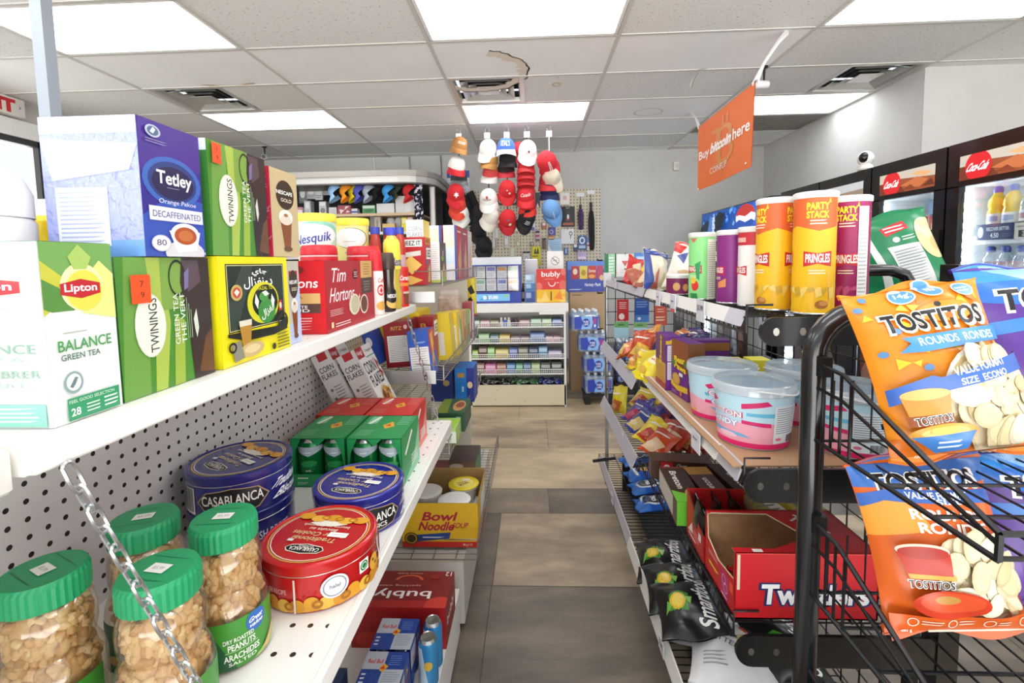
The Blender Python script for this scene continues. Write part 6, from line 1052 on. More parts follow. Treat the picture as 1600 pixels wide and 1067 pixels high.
t = thing('ceiling_tag', 'curled white paper strip dangling from the ceiling left of the banner', 'tag', (1.321, 3.742, 2.746)); mb = MB()
mb.grid(lambda u, v: (-.10 * math.sin(v * 1.5) + .0, (u - .5) * .05, -.004 - .17 * max(0, v - .25)), 3, 12, mat('#e4e4dc', .5)); mb.grid(lambda u, v: (-.10 * math.sin(v * 1.5) + .012, (u - .5) * .05, -.002 - .17 * max(0, v - .25)), 3, 12, mat('#d9d9d0', .5)); mb.build('strip', t)
# ================================================================ black wire rack on the right
bk = mat('#131314', .32, 0, .2); bkw = mat('#19191b', .35, .3); lav = mat('#bdbac4', .4); wst = mat('#e3e1dd', .35)
RK = thing('snack_rack', 'black wire snack rack with four tiers along the right side of the aisle', 'shelf unit', (0, 0, 0))
S0, SM, S1 = .935, 1.78, 2.66
def deck(z, xf, xb, y0, y1, lip=.0, n=34, cross=6):
    mb = MB()
    for k in range(cross): x = xf + (xb - xf) * k / (cross - 1); mb.tube([(x, y0, z), (x, y1, z)], .0026, bkw, 4)
    for k in range(n + 1): y = y0 + (y1 - y0) * k / n; mb.tube([(xb, y, z + .002), (xf, y, z + .002), (xf - .004, y, z - .028 + lip)], .0017, bkw, 4)
    mb.tube([(xf - .004, y0, z - .028 + lip), (xf - .004, y1, z - .028 + lip)], .003, bkw, 5); mb.tube([(xf, y0, z - .03), (xf, y0, z + .025), (xf + .05, y0, z + .025)], .0025, bkw, 5)
    mb.build('wire_deck', RK)
DZ = {'top': 1.203, 'mid': .895, 'low': .572, 'base': .20}
deck(1.203, .418, .80, S0, SM); deck(1.203, .418, .80, SM + .01, S1); deck(.895, .42, .80, S0, SM); deck(.855, .405, .80, SM + .01, S1); deck(.572, .405, .80, S0, SM); deck(.53, .405, .80, SM + .01, S1); deck(.205, .37, .80, S0, SM); deck(.205, .37, .80, SM + .01, S1)
mb = MB(); mb.box(.40, S0 + .01, .897, .79, SM - .02, .9005, mat('#b08c6a', .6)); mb.build('deck_board', RK)
def strip(x, y0, y1, z0, z1, m, tilt=.012):
    mb = MB(); mb.add([(x, y0, z0), (x + tilt, y0, z1), (x + tilt, y1, z1), (x, y1, z0), (x + .004, y0, z0), (x + tilt + .004, y0, z1), (x + tilt + .004, y1, z1), (x + .004, y1, z0)], [(0, 1, 2, 3), (4, 7, 6, 5), (0, 3, 7, 4), (1, 5, 6, 2), (0, 4, 5, 1), (3, 2, 6, 7)], m); mb.build('price_channel', RK)
strip(.408, .945, 1.02, 1.185, 1.215, lav); strip(.408, 1.02, 1.74, 1.185, 1.215, wst); strip(.405, 1.76, 2.62, 1.183, 1.213, lav)
strip(.408, .945, 1.06, .868, .902, lav); strip(.404, 1.05, 1.74, .868, .902, wst); strip(.372, 1.79, 2.62, .825, .875, lav, .022); strip(.372, 1.79, 2.62, .51, .562, lav, .022); strip(.358, 1.79, 2.58, .20, .245, lav); strip(.352, .95, 1.77, .21, .25, wst)
def pricetag(x, y, z, w, h, s, extra=None):
    mb = MB(); mb.box(x, y - w / 2, z, x + .002, y + w / 2, z + h, mat('#d9dae2', .3)); mb.art(lambda u, v, o: (x - o, y + w / 2 - u * w, z + v * h), w, h, ([('t', .5, .62, .7, .3, s, '#3c3c44', 0, .01)] if s else [('l', .2, .5, .8, .75, 1, '#77777f')]) + (extra or []), off=.0006); o = mb.build('price_tag', RK); return o
pricetag(.404, 1.15, 1.168, .055, .052, '$3.99'); pricetag(.403, 1.37, 1.168, .05, .05, '', [('r', .1, 0, .9, .2, '#c24a4a')]); pricetag(.403, 1.53, 1.172, .045, .045, ''); pricetag(.398, 1.155, .845, .06, .05, '')
pricetag(.388, 2.05, .515, .05, .045, ''); pricetag(.354, 2.12, .20, .05, .045, '2')
pricetag(.349, 1.27, .21, .05, .04, '2'); pricetag(.401, 2.3, 1.182, .05, .05, '')
for z, x0, h in ((1.177, .437, .028), (.87, .414, .034), (.523, .403, .033)):
    mb = MB(); P = [(x0 + h * (1 - math.cos(R(a))), h * math.sin(R(a))) for a in range(-90, 91, 18)]; P = [(x0 + h - h * math.cos(R(a)), z + h * math.sin(R(a))) for a in range(-90, 91, 15)] + [(.82, z + h), (.82, z - h)]
    M = Matrix(((1, 0, 0, 0), (0, 0, 1, 0), (0, 1, 0, 0), (0, 0, 0, 1))); mb.prism(P, .918, .926, bk, M)
    for k in range(2): mb.add([(x0 + .03 + .05 * k + .006 * math.cos(q * .6), .9175, z + .008 * math.sin(q * .6)) for q in range(11)], [tuple(range(11))], mat(('#d9d6cf', '#8a8578')[k] if z > 1 else '#55524c'))
    mb.build('end_bracket', RK)
for y in (S0, SM + .005, S1):
    mb = MB(); mb.box(.795, y - .02, 0, .835, y + .02, 1.30, bk); mb.build('upright', RK)
mb = MB()
for k in range(15): z = .22 + k * .065; mb.tube([(.80, S0, z), (.80, S1, z)], .002, bkw, 4)
for k in range(27): y = S0 + (S1 - S0) * k / 26; mb.tube([(.80, y, .2), (.80, y, 1.195)], .002, bkw, 4)
mb.build('back_grid', RK)
mb = MB(); mb.box(.52, S0, .02, .80, S1, .03, bk)
for y in (S0 + .02, SM, S1 - .03): mb.box(.50, y, .0, .80, y + .02, .2, bk)
mb.build('base_frame', RK)
# card grid closing the far end
t = thing('gift_card_grid', 'wire grid with chrome post and hanging cards at the far end of the right rack', 'rack', (0, 2.70, 0))
mb = MB()
for k in range(9): x = .42 + k * .055; mb.tube([(x, .01, .5), (x, .01, 1.36)], .003, bkw, 4)
for k in range(12): z = .5 + k * .075; mb.tube([(.42, .01, z), (.86, .01, z)], .003, bkw, 4)
mb.build('grid', t)
mb = MB(); mb.tube([(.425, .02, 0), (.425, .02, 1.36)], .011, mat('#c3c6c6', .25, .7), 10); mb.build('post', t)
mb = MB(); mb.box(.405, -.03, 1.17, .445, .0, 1.25, mat('#dfdfe2', .35)); mb.build('price_holder', t)
for k, z in enumerate((1.32, 1.135, .93)):
    mb = MB(); mb.tube([(.40, .0, z), (.37, -.03, z), (.37, -.03, z + .01)], .004, bkw, 5); mb.build('hook', t)
for lab, a, b, c, art in (('white hanging card with a red triangle at the far end of the right rack', (0.477, 2.690, 1.353), (0.573, 2.690, 1.226), '#eceaea', [('p', [(.3, .7), (.7, .7), (.5, .45)], '#c9686a'), ('l', .2, .15, .8, .35, 2, '#d9d3d3')]),
    ('blue hanging card beside the white triangle card', (0.580, 2.690, 1.359), (0.652, 2.690, 1.260), '#4f86d0', [('r', .1, .6, .9, .8, '#a9c9f0'), ('l', 0.2, 0.65, 0.8, 0.75, 1, '#eef4fc')]),
    ('green and white striped pack beside the chrome post', (0.412, 2.690, 1.355), (0.469, 2.690, 1.227), '#9fd4ac', [('r', 0, 0, .35, 1, '#2c7a4c'), ('l', .4, .1, .95, .9, 6, '#e6f2ea')]),
    ('red card below the top shelf at the far end', (0.480, 2.690, 1.097), (0.545, 2.690, 0.975), '#b8242a', [('e', .4, .2, .25, .15, '#e9d6d4'), ('l', .2, .55, .85, .9, 4, '#e6b9b8')]),
    ('dark blue card right of the red card', (0.581, 2.690, 1.102), (0.660, 2.690, 0.966), '#234a9a', [('r', 0, 0, 1, .3, '#3f7ac0'), ('l', .1, .6, .9, .9, 3, '#7f9fd6'), ('e', .3, .15, .12, .06, '#d9e6f6')]),
    ('orange red card near the upright below the top shelf', (0.692, 2.690, 1.057), (0.761, 2.690, 0.947), '#c2482c', [('l', .1, .2, .9, .5, 2, '#f0d6c6'), ('l', .2, .65, .8, .9, 2, '#e6b9a4')]),
    ('light blue and green card under the red card', (0.465, 2.690, 0.969), (0.545, 2.690, 0.876), '#a9d3e6', [('r', 0, .65, 1, 1, '#6fb06a'), ('l', 0.25, 0.74, 0.75, 0.9, 1, '#2c5a3a')]),
    ('light blue and green card under the dark blue card', (0.574, 2.690, 0.964), (0.650, 2.690, 0.882), '#b3d6ea', [('r', 0, .65, 1, 1, '#7ab06a'), ('l', 0.25, 0.74, 0.75, 0.9, 1, '#2c5a3a')])):
    w = abs(b[0] - a[0]); h = abs(a[2] - b[2]); mb = MB(); mb.box(-w / 2, -.002, 0, w / 2, .002, h, mat(c, .35)); mb.art(lambda x, y, o: ((x - .5) * w, -.002 - o, y * h), w, h, art)
    mb.tube([(0, .02, h - .008), (0, -.02, h - .006), (0, -.02, h)], .0015, steel, 4)
    tag(mb.build('gift_card', loc=(min(a[0], b[0]) + w / 2, 2.69, min(a[2], b[2]))), lab, 'card', 'cards on the end grid')
# ---------------------------------------------------------------- bags
def bagfn(w, h, th, seed=0, pinch=.10, wr=.006, crimp=.035):
    rr = random.Random(seed); K = [(rr.uniform(5, 16), rr.uniform(5, 16), rr.uniform(0, 6)) for _ in range(4)]
    def prof(u, v):
        vv = min(max((v - crimp) / (1 - 2 * crimp), 0), 1); uu = min(max(u, 0), 1)
        return (max(0, math.sin(math.pi * uu)) ** .62) * (max(0, math.sin(math.pi * vv)) ** .55)
    def wrk(u, v):
        e = min(1, 1.9 * abs(v - .5) + .25); return sum(math.sin(a * u + b * v + c) for a, b, c in K) * wr * e * .5
    def f(u, v, o=0, side=-1):
        x = (u - .5) * w * (1 - pinch * math.sin(math.pi * v) ** .8); p = prof(u, v); t_ = th * (.5 if side > 0 else .62) * p
        y = side * (t_ + o) + (wrk(u, v) * min(1, p * 2.5) * (1 if side < 0 else .5))
        z = v * h + .006 * math.sin(9 * u + seed) * (1 if (v < .02 or v > .98) else .0)
        return (x, y, z)
    return f
def bag(name, label, loc, rot, w, h, th, col, art=(), seed=0, back=None, group=None, res=(26, 30), cat='snack bag', off=.0012, step=.035, rough=.28, lay=.00016, seal=None):
    f = bagfn(w, h, th, seed); t = thing(name, label, cat, loc, rot, group); m = mat(col, rough, 0, .25) if isinstance(col, str) else col
    mb = MB(); mb.grid(lambda u, v: f(u, v, 0, -1), res[0], res[1], m); mb.grid(lambda u, v: f(u, v, 0, 1), res[0], res[1], mat(back, rough) if back else m)
    if art: mb.art(lambda x, y, o: f(x, y, o, -1), w, h, art, step=step, off=off, rough=rough, lay=lay)
    mb.build('bag_body', t)
    sm_ = mat(seal, rough) if seal else m
    for v0, v1 in ((0, .03), (.97, 1)):
        s_ = MB(); s_.grid(lambda u, v: (lambda p: (p[0] * 1.01, p[1] - .0015 + .0012 * math.sin(90 * v), p[2]))(f(u, v0 + (v1 - v0) * v, 0, -1)), 20, 6, sm_); s_.grid(lambda u, v: (lambda p: (p[0] * 1.01, p[1] + .003, p[2]))(f(u, v0 + (v1 - v0) * v, 0, -1)), 20, 4, sm_); s_.build('seal', t)
    return t
def chips(x0, y0, x1, y1, n, seed, inside, rx=.12, ry=.075):
    rr = random.Random(seed); o = []; cols = ['#ead9b4', '#e3d2a6', '#f0e4c6', '#d8c394', '#ecdfba', '#e0cda0']
    while len(o) < n * 2:
        x, y = rr.uniform(x0, x1), rr.uniform(y0, y1)
        if not inside(x, y): continue
        a = rr.uniform(0, 3.1); sx, sy = rx * rr.uniform(.7, 1.1), ry * rr.uniform(.5, 1.1); c = rr.choice(cols)
        P = [(x + sx * math.cos(q) * math.cos(a) - sy * math.sin(q) * math.sin(a), y + sx * math.cos(q) * math.sin(a) * .8 + sy * math.sin(q) * math.cos(a)) for q in [2 * math.pi * k / 14 for k in range(14)]]
        P2 = [(x + (p - x) * .86 + .006, y + (q - y) * .86 + .006) for p, q in P]
        o += [('p', P, lightr(c, -.10)), ('p', P2, c)]
    return o
def tost_word(cx, cy, w, h, rot=0): return [('t', cx + .008, cy - .004, w * 1.07, h * 1.2, 'TOSTITOS', '#f4f2ee', rot, .075, .1), ('t', cx, cy, w, h, 'TOSTITOS', '#191818', rot, .03, .1)]
def tost_orange():
    win = lambda x, y: ((x - .66) / .30) ** 2 + ((y - .325) / .235) ** 2 < 1
    rr = random.Random(2); A = [('r', 0, 0, 1, 1, '#e58a1f'), ('p', [(0, 0), (1, 0), (1, .14), (.0, .13)], '#d9701c')]
    for _ in range(26):
        x, y = rr.uniform(.02, .95), rr.uniform(.52, .98); a = rr.uniform(0, 6); s = rr.uniform(.03, .07); A.append(('p', [(x + s * math.cos(a + q) * 1.0, y + s * .7 * math.sin(a + q)) for q in (0, 2.1, 4.2)], rr.choice(['#f2bb2a', '#eec04a', '#f0b018', '#d97a1a'])))
    for x, y in ((.05, .88), (.2, .72), (.08, .6), (.12, .94), (.9, .93), (.3, .5)): A.append(('e', x, y, .03, .018, '#5b86b4'))
    A += [('e', .38, .925, .085, .05, '#e9e6e0'), ('e', .38, .925, .075, .043, '#4f8fcb'), ('t', .38, .925, .09, .035, '14g', '#f2f5fa', 0, .03), ('e', .585, .945, .09, .05, '#e9e6e0'), ('e', .585, .945, .08, .043, '#4f8fcb'), ('t', .585, .95, .07, .045, 'NO', '#f2f5fa', 0, .03), ('e', .83, .92, .085, .045, '#e9e6e0'), ('e', .83, .92, .075, .038, '#4f8fcb'), ('l', .77, .9, .89, .94, 2, '#cfe0f2')]
    A += [('e', .60, .80, .20, .06, '#e58a1f')] + tost_word(.49, .765, .72, .11) + [('e', .555, .845, .022, .016, '#191818'), ('e', .60, .772, .022, .018, '#d8642a')]
    A += [('p', [(.16, .595), (.24, .64), (.2, .675), (1, .69), (1, .61), (.3, .585)], '#4a8ccc'), ('t', .59, .642, .60, .045, 'ROUNDS  RONDES', '#e9f1fa', 0, .012), ('e', .66, .325, .325, .26, '#ece7de'), ('e', .66, .325, .30, .235, '#d9c590')]
    A += chips(.36, .09, .96, .56, 62, 3, win)
    A += [('p', [(0, .40), (.25, .455), (.3, .44), (1, .53), (1, .44), (.3, .365), (.22, .375), (0, .31)], '#3f66b4'), ('t', .57, .475, .40, .045, 'VALUE FORMAT', '#f2f4f8', 6, .02), ('t', .58, .418, .36, .035, 'SIZE  ECONO', '#f2f4f8', 6, .02)]
    A += [('p', [(.05, .36), (.33, .36), (.33, .20), (.08, .20)], '#c98a3c'), ('e', .19, .36, .14, .03, '#ddb067'), ('p', [(.05, .25), (.34, .25), (.34, .195), (.07, .195)], '#8f4a22'), ('t', .21, .225, .24, .045, 'TOSTITOS', '#f4f2ee', 4, .05), ('t', .21, .225, .23, .038, 'TOSTITOS', '#191818', 4, .01), ('e', .27, .15, .22, .05, '#d99a3c'), ('e', .27, .155, .16, .03, '#e6b85f'), ('p', [(.06, .14), (.48, .15), (.4, .06), (.2, .05)], '#3f78be'), ('l', .2, .07, .36, .12, 2, '#cfe0f2'), ('t', .12, .035, .08, .02, '480 g', '#f7e6d2', 0, .01), ('l', .3, .025, .95, .05, 1, '#8a4a1c')]
    return A
def tost_red():
    win = lambda x, y: ((x - .66) / .28) ** 2 + ((y - .325) / .215) ** 2 < 1 and y > .14
    A = [('r', 0, 0, 1, 1, '#d2601f'), ('r', 0, .84, 1, 1, '#3f6fba'), ('p', [(0, .55), (.4, .6), (.3, .8), (0, .78)], '#e59a3c'), ('p', [(.5, .5), (1, .6), (1, .1), (.8, .2)], '#b83a1c')] + tost_word(.49, .87, .74, .10) + [('p', [(0, .80), (.2, .83), (.95, .80), (1, .72), (.3, .75), (.15, .765), (0, .72)], '#3f66b4'), ('t', .52, .785, .44, .04, 'VALUE FORMAT', '#f2f4f8', -3, .02), ('t', .58, .748, .2, .03, 'SIZE', '#f2f4f8', -3, .02),
         ('t', .54, .675, .52, .06, 'ROUNDS', '#f0ece6', -4, .035), ('t', .56, .60, .52, .06, 'RONDES', '#f0ece6', -4, .035), ('e', .66, .315, .315, .245, '#f0ede8'), ('e', .66, .315, .29, .225, '#dcc894')] + chips(.38, .12, .94, .54, 60, 8, win)
    A += [('r', 0, 0, 1, .125, '#cf5a1e'), ('p', [(.08, .5), (.40, .5), (.38, .36), (.12, .36)], '#b8321e'), ('e', .24, .5, .16, .04, '#e2c9b4'), ('e', .24, .49, .15, .035, '#a82a1a'), ('p', [(.12, .37), (.4, .37), (.4, .345), (.13, .345)], '#d9a03c'), ('t', .25, .315, .28, .05, 'TOSTITOS', '#f4f2ee', 0, .05), ('t', .25, .315, .27, .042, 'TOSTITOS', '#191818', 0, .01), ('e', .37, .2, .24, .085, '#c23a20'), ('e', .37, .215, .2, .06, '#d0502c'), ('e', .34, .23, .08, .025, '#b98a4a')]
    for k in range(4): A += [('ring', .14 + .24 * k, .085, .035, .026, .2, '#f3d9c4'), ('l', .19 + .24 * k, .07, .32 + .22 * k, .105, 2, '#f0cdb4')]
    return A + [('t', .1, .03, .08, .02, '480 g', '#f7e6d2', 0, .01), ('l', .25, .015, .95, .04, 1, '#f0cdb4')]
def tost_purple(): return [('r', 0, 0, 1, 1, '#55308a'), ('r', 0, .80, 1, 1, '#3a8ad8'), ('p', [(.0, .80), (.3, .76), (1, .80), (1, .9), (0, .9)], '#2f6cc0'), ('p', [(.2, .98), (.7, .99), (.8, .9), (.5, .87)], '#8fc0ea')] + tost_word(.62, .79, .85, .12) + [('p', [(0, .66), (.4, .70), (1, .70), (1, .63), (.4, .63), (0, .59)], '#3a78c8'), ('t', .75, .52, .55, .09, 'Scoops', '#f0ecf4', 0, .04), ('p', [(.42, .38), (1, .40), (1, .1), (.46, .1)], '#b5522a'), ('e', .7, .39, .3, .03, '#d9b08a'), ('t', .72, .22, .48, .06, 'TOSTITOS', '#f4f2ee', 0, .06), ('t', .72, .22, .46, .05, 'TOSTITOS', '#191818', 0, .015), ('ring', .55, .05, .06, .03, .2, '#cfc0e6'), ('p', [(0, 0), (.3, 0), (.2, .3), (0, .5)], '#6a459c'), ('t', .62, .02, .12, .02, '320 g', '#e6dcf2', 0, .01)]
# big corn chip bags standing in the wire baskets
def leanbag(bl, tl, lab, w, h, th, art, col, seed, tw=0, nm='tortilla_chip_bag', back=None):
    v = Vector(tl) - Vector(bl); rx = math.atan2(v.y, v.z); ry = math.atan2(v.x, math.hypot(v.y, v.z))
    M = Matrix.Rotation(-rx, 4, 'X') @ Matrix.Rotation(ry, 4, 'Y') @ Matrix.Rotation(R(tw), 4, 'Z'); e = M.to_euler(); c = Vector(bl) + M.to_3x3() @ Vector((w / 2, 0, 0))
    return bag(nm, lab, tuple(c), tuple(e), w, h, th, col, art, seed, back, 'corn chip bags in the wire baskets', (40, 46), off=.0014, step=.025, lay=.00012)
leanbag((.470, .625, 1.045), (.442, .70, 1.262), 'orange bag of round tortilla chips in the top basket, below the crisp cans', .178, .232, .07, tost_orange(), '#e58a1f', 3, -7)
leanbag((.470, .625, .812), (.452, .70, 1.035), 'red and orange bag of round tortilla chips in the middle basket, under the first one', .178, .218, .07, tost_red(), '#d2601f', 5, -7)
leanbag((.632, .672, 1.050), (.622, .728, 1.292), 'blue-topped purple chip bag at the right edge in the top basket', .18, .255, .07, tost_purple(), '#55308a', 6, -2)
leanbag((.640, .672, .815), (.632, .72, 1.04), 'second purple chip bag at the right edge, below the first purple bag', .18, .215, .07, tost_purple(), '#4f2c80', 9, 0)
bag('tortilla_chip_bag', 'grey back of a chip bag standing between the orange and the purple bag', (.71, .765, 1.02), (R(-10), 0, 0), .17, .2, .05, '#c9c9ca', [('r', .1, .3, .9, .9, '#b9b9bc'), ('l', .1, .3, .9, .9, 14, '#8a8a8e'), ('r', 0, .6, .3, .7, '#4a90cf')], 12, None, 'corn chip bags in the wire baskets')
bag('tortilla_chip_bag', 'dark blue chip bag seen through the wires behind the red and orange bag', (.69, .765, .80), (R(-10), 0, 0), .2, .235, .05, '#24386a', [('t', .5, .8, .9, .13, 'TOSTITOS', '#e6e6ea', 0, .05)], 13, None, 'corn chip bags in the wire baskets')
# the basket stand
BS = thing('basket_stand', 'black tube stand with slanted wire baskets at the near end of the right rack', 'stand', (0, 0, 0))
px0, px1, py_ = .467, 1.06, .795
mb = MB(); Rb = .075; ztop = 1.228
pts = [(px0, py_, 0), (px0, py_, .6), (px0, py_, ztop - Rb)] + [(px0 + Rb - Rb * math.cos(R(a)), py_, ztop - Rb + Rb * math.sin(R(a))) for a in range(15, 91, 15)] + [(px1 - Rb, py_, ztop)] + [(px1 - Rb + Rb * math.sin(R(a)), py_, ztop - Rb + Rb * math.cos(R(a))) for a in range(15, 91, 15)] + [(px1, py_, .6), (px1, py_, 0)]
mb.tube(pts, .0185, mat('#151517', .22, 0, .5), 14); mb.build('tube_frame', BS)
mb = MB(); mb.box(.46, .55, 0, .49, .90, .03, bk); mb.box(1.04, .55, 0, 1.07, .90, .03, bk); mb.build('foot', BS)
for z in (1.018, .752, .486):
    mb = MB(); x0, x1, yb, yf = .464, 1.05, .785, .472; zb1 = z + .128; zf0, zf1 = z - .006, z + .022
    zr = lambda y, a, b: a + (b - a) * max(0, (yb - .07 - y)) / (yb - .07 - yf)
    for x in (x0, x1):
        mb.tube([(x, yb, zb1), (x, yb - .07, zb1 - .004), (x, yf, zf1)], .0036, bkw, 6); mb.tube([(x, yb, zb1 - .04), (x, yb - .07, zb1 - .044), (x, yf, zf1 - .012)], .0026, bkw, 5); mb.tube([(x, yb, z), (x, yf, zf0)], .0036, bkw, 6); mb.tube([(x, yf, zf0), (x, yf, zf1)], .0036, bkw, 5); mb.tube([(x, yb, z), (x, yb, zb1)], .003, bkw, 5)
        for k in range(4): y = yb - .022 * (k + 1); mb.tube([(x, y, z), (x, y, zb1 - .002 if k < 3 else zb1 - .008)], .0022, bkw, 4)
    for k in range(20): x = x0 + (x1 - x0) * k / 19; mb.tube([(x, yb, zb1 - .03), (x, yb, z), (x, yf, zf0), (x, yf, zf1)], .0017, bkw, 4)
    for q in range(5): y = yb + (yf - yb) * q / 4; mb.tube([(x0, y, z - .004), (x1, y, z - .004)], .0026, bkw, 4)
    mb.tube([(x0, yf, zf1), (x1, yf, zf1)], .0036, bkw, 6); mb.build('wire_basket', BS)
    mb = MB(); mb.box(.505, yf - .012, zf0 + .0, 1.02, yf - .006, zf1 + .004, bk); mb.build('price_plate', BS)
for k in (0, 1):
    mb = MB(); z = (1.146, .88)[k]; mb.box(px0 - .006, py_ - .03, z - .02, px0 + .012, py_ - .008, z + .012, bk); mb.build('basket_hook', BS)
carton('snack_carton', 'white and grey carton with a green and black print in the lowest basket', 'box', (.68, .70, .492), (.20, .10, .10), '#c9cac8', 0, None, F=[('r', 0, 0, 1, .5, '#1f7a3a'), ('e', .2, .35, .14, .25, '#2f9a4a'), ('ring', .2, .35, .1, .2, .2, '#d9e6d9'), ('l', 0.45, 0.2, 0.95, 0.4, 1, '#b9d66a')])
bag('snack_bag', 'green bag low in the lowest basket near the stand post', (.522, .70, .495), (R(-10), 0, 0), .11, .12, .05, '#1f6a38', [('r', .2, .3, .8, .6, '#c9a86a')], 31)
# tube loop behind the crisp cans and the big green bag on it
t = thing('tube_loop', 'glossy black rounded tube loop behind the orange chip bag', 'frame', (0, 0, 0))
mb = MB(); mb.tube([(.668, 1.05, 1.2075), (.668, 1.05, 1.25), (.675, 1.05, 1.275), (.70, 1.05, 1.288), (.77, 1.05, 1.288), (.80, 1.05, 1.278), (.818, 1.05, 1.25), (.825, 1.05, 1.2075)], .013, mat('#17171a', .2, 0, .5), 12); mb.build('loop', t)
mb = MB(); mb.box(.655, 1.03, 1.2065, .86, 1.07, 1.212, bk); mb.build('foot', t)
gm_ = '#0f7a4c'
bag('chip_bag', 'big green chip bag seen from its back, leaning right of the magenta crisp can', (.895, 1.15, 1.208), (R(-14), R(-16), R(-12)), .205, .22, .09, gm_, [('r', 0, 0, 1, 1, gm_), ('p', [(.22, 1), (.3, 1), (.28, .6), (.34, 0), (.26, 0), (.21, .55)], '#dfe6e2'), ('p', [(.40, .82), (.68, .86), (.69, .76), (.42, .72)], '#c22a30'), ('l', .43, .75, .66, .83, 2, '#f0d9d6'), ('e', .5, .66, .035, .03, '#dfe9e2'), ('l', .56, .63, .72, .69, 2, '#cfe2d6'), ('p', [(.38, .60), (.72, .58), (.80, 0), (.44, 0)], '#c9cccb'), ('l', .42, .05, .74, .55, 16, '#8a8f8d'), ('e', .92, .62, .20, .24, '#dcc892'), ('e', .90, .68, .08, .07, '#e9dcae'), ('e', .94, .55, .08, .07, '#cfb87c')], 21, None, None, (34, 36), seal='#1a6a45')
# ================================================================ goods on the right rack
ZT = 1.2065
# ---- stacked crisp cans (text only, no face)
def crisp(label, loc, r, h, base, top, word_, face, flav='', chipc='#e6b93c', cuts=True, nutr=None, nm='potato_crisp_can', topart=None, span=250):
    t = thing(nm, label, 'can', loc, 0, 'tall potato crisp cans on the top tier'); A = [('r', 0, 0, 1, 1, base)]
    if cuts: A += [('p', [(0, .74), (.25, .70), (.5, .75), (.75, .70), (1, .74), (1, 1), (0, 1)], top)]
    if word_:
        for c in (.26, .74): A += [('t', c, .905, .24, .06, 'PARTY', '#f2dc2c', 0, .04), ('t', c, .835, .24, .06, 'STACK', '#f2dc2c', 0, .04), ('l', c - .08, .75, c + .1, .80, 2, '#f3dcc8'), ('p', [(c + .11, .93), (c + .125, .975), (c + .14, .93)], '#f2dc2c')]
    for c in (.27, .75): A += [('p', [(c - .15, .535), (c, .515), (c + .15, .535), (c + .15, .405), (c, .43), (c - .15, .405)], '#c2262a'), ('t', c, .475, .26, .075, 'PRINGLES', '#f4f0ea', 0, .03), ('l', c - .09, .34, c + .09, .385, 2, '#f5e6c8')]
    if word_ or cuts:
        rr = random.Random(int(h * 1e4) + int(r * 1e5))
        for k in range(12): x = .06 + .075 * k; A.append(('p', [(x, .10 + .1 * rr.random()), (x + .07, .16 + .08 * rr.random()), (x + .05, .24), (x - .01, .22)], rr.choice([chipc, lightr(chipc, .25), lightr(chipc, -.12)])))
        for k in (.32, .8): A.append(('e', k, .09, .07, .035, '#a5672c')); A.append(('e', k + .02, .10, .05, .022, '#c98a4a'))
    if nutr: A += [('r', nutr[0], .02, nutr[1], .93, '#e9eae6'), ('l', nutr[0] + .01, .04, nutr[1] - .01, .9, 26, '#b5b8b5')]
    if topart: A += topart
    mb = MB(); mb.lathe([(0, 0), (r, 0), (r, h)], mat(base, .25, 0, .3), 32); mb.art(cylfn(r, 0, h, face, span), 2 * math.pi * r * span / 360, h, A, step=(.025, 0), off=.0003, lay=.00005); mb.build('can_body', t)
    mb = MB(); mb.lathe([(r + .001, h - .006), (r + .0022, h - .004), (r + .0022, h + .005), (r - .001, h + .007), (r - .003, h + .005), (0, h + .005)], mat('#ecebe8', .35), 32); mb.build('lid', t)
    mb = MB(); mb.lathe([(r + .0004, 0), (r + .0012, .002), (r + .0004, .004)], mat('#c3c5c8', .25, .8), 32); mb.build('rim', t); return t
crisp('tallest-looking yellow and orange crisp can, nearest the camera beside the purple one', (.562, .968, ZT), .037, .232, '#efb81c', '#d9622c', True, -172)
crisp('second yellow and orange crisp can, left of and behind the nearest one', (.527, 1.050, ZT), .037, .232, '#efb81c', '#d9622c', True, -112)
crisp('magenta party crisp can right of the nearest yellow can', (.647, .995, ZT), .035, .226, '#9c1a5c', '#9c1a5c', True, -192, nutr=(.87, .995), chipc='#c24a7a')
crisp('white and red crisp can just behind the yellow cans', (.522, 1.135, ZT), .034, .178, '#ece8e6', '#c22a30', False, -120, cuts=False, topart=[('r', 0, .80, 1, 1, '#c22a36'), ('r', .1, .84, .4, .9, '#e6b0a4')])
crisp('violet crisp can left of the white and red can', (.503, 1.215, ZT), .034, .176, '#86277c', '#86277c', False, -120, cuts=False, topart=[('r', 0, .80, .12, 1, '#f0c22c'), ('p', [(.3, .3), (.45, .36), (.45, .24), (.3, .22)], '#e0905a')])
crisp('light green crisp can with a white nutrition panel, standing alone on the top tier', (.476, 1.345, ZT), .0345, .178, '#8fdc8a', '#8fdc8a', False, -90, cuts=False, nutr=(.52, .86), topart=[('e', .30, .22, .07, .08, '#d8382c'), ('e', .27, .30, .05, .05, '#efc23a'), ('p', [(.2, .1), (.34, .1), (.36, .02), (.22, .02)], '#2f8a4a'), ('p', [(.2, .95), (.34, .95), (.27, .88)], '#c9685a'), ('p', [(.3, .55), (.4, .6), (.38, .3), (.33, .34)], '#2f9a5a')])
crisp('short wine red crisp can with a white lid left of the green can', (.472, 1.545, ZT), .036, .058, '#7a1f55', '#7a1f55', False, -95, cuts=False, topart=[('r', 0, 0, 1, 1, '#7a1f55'), ('e', .42, .45, .07, .22, '#e0a86a'), ('e', .6, .4, .06, .2, '#d9985a'), ('r', .78, .0, .9, 1, '#e6e2de')])
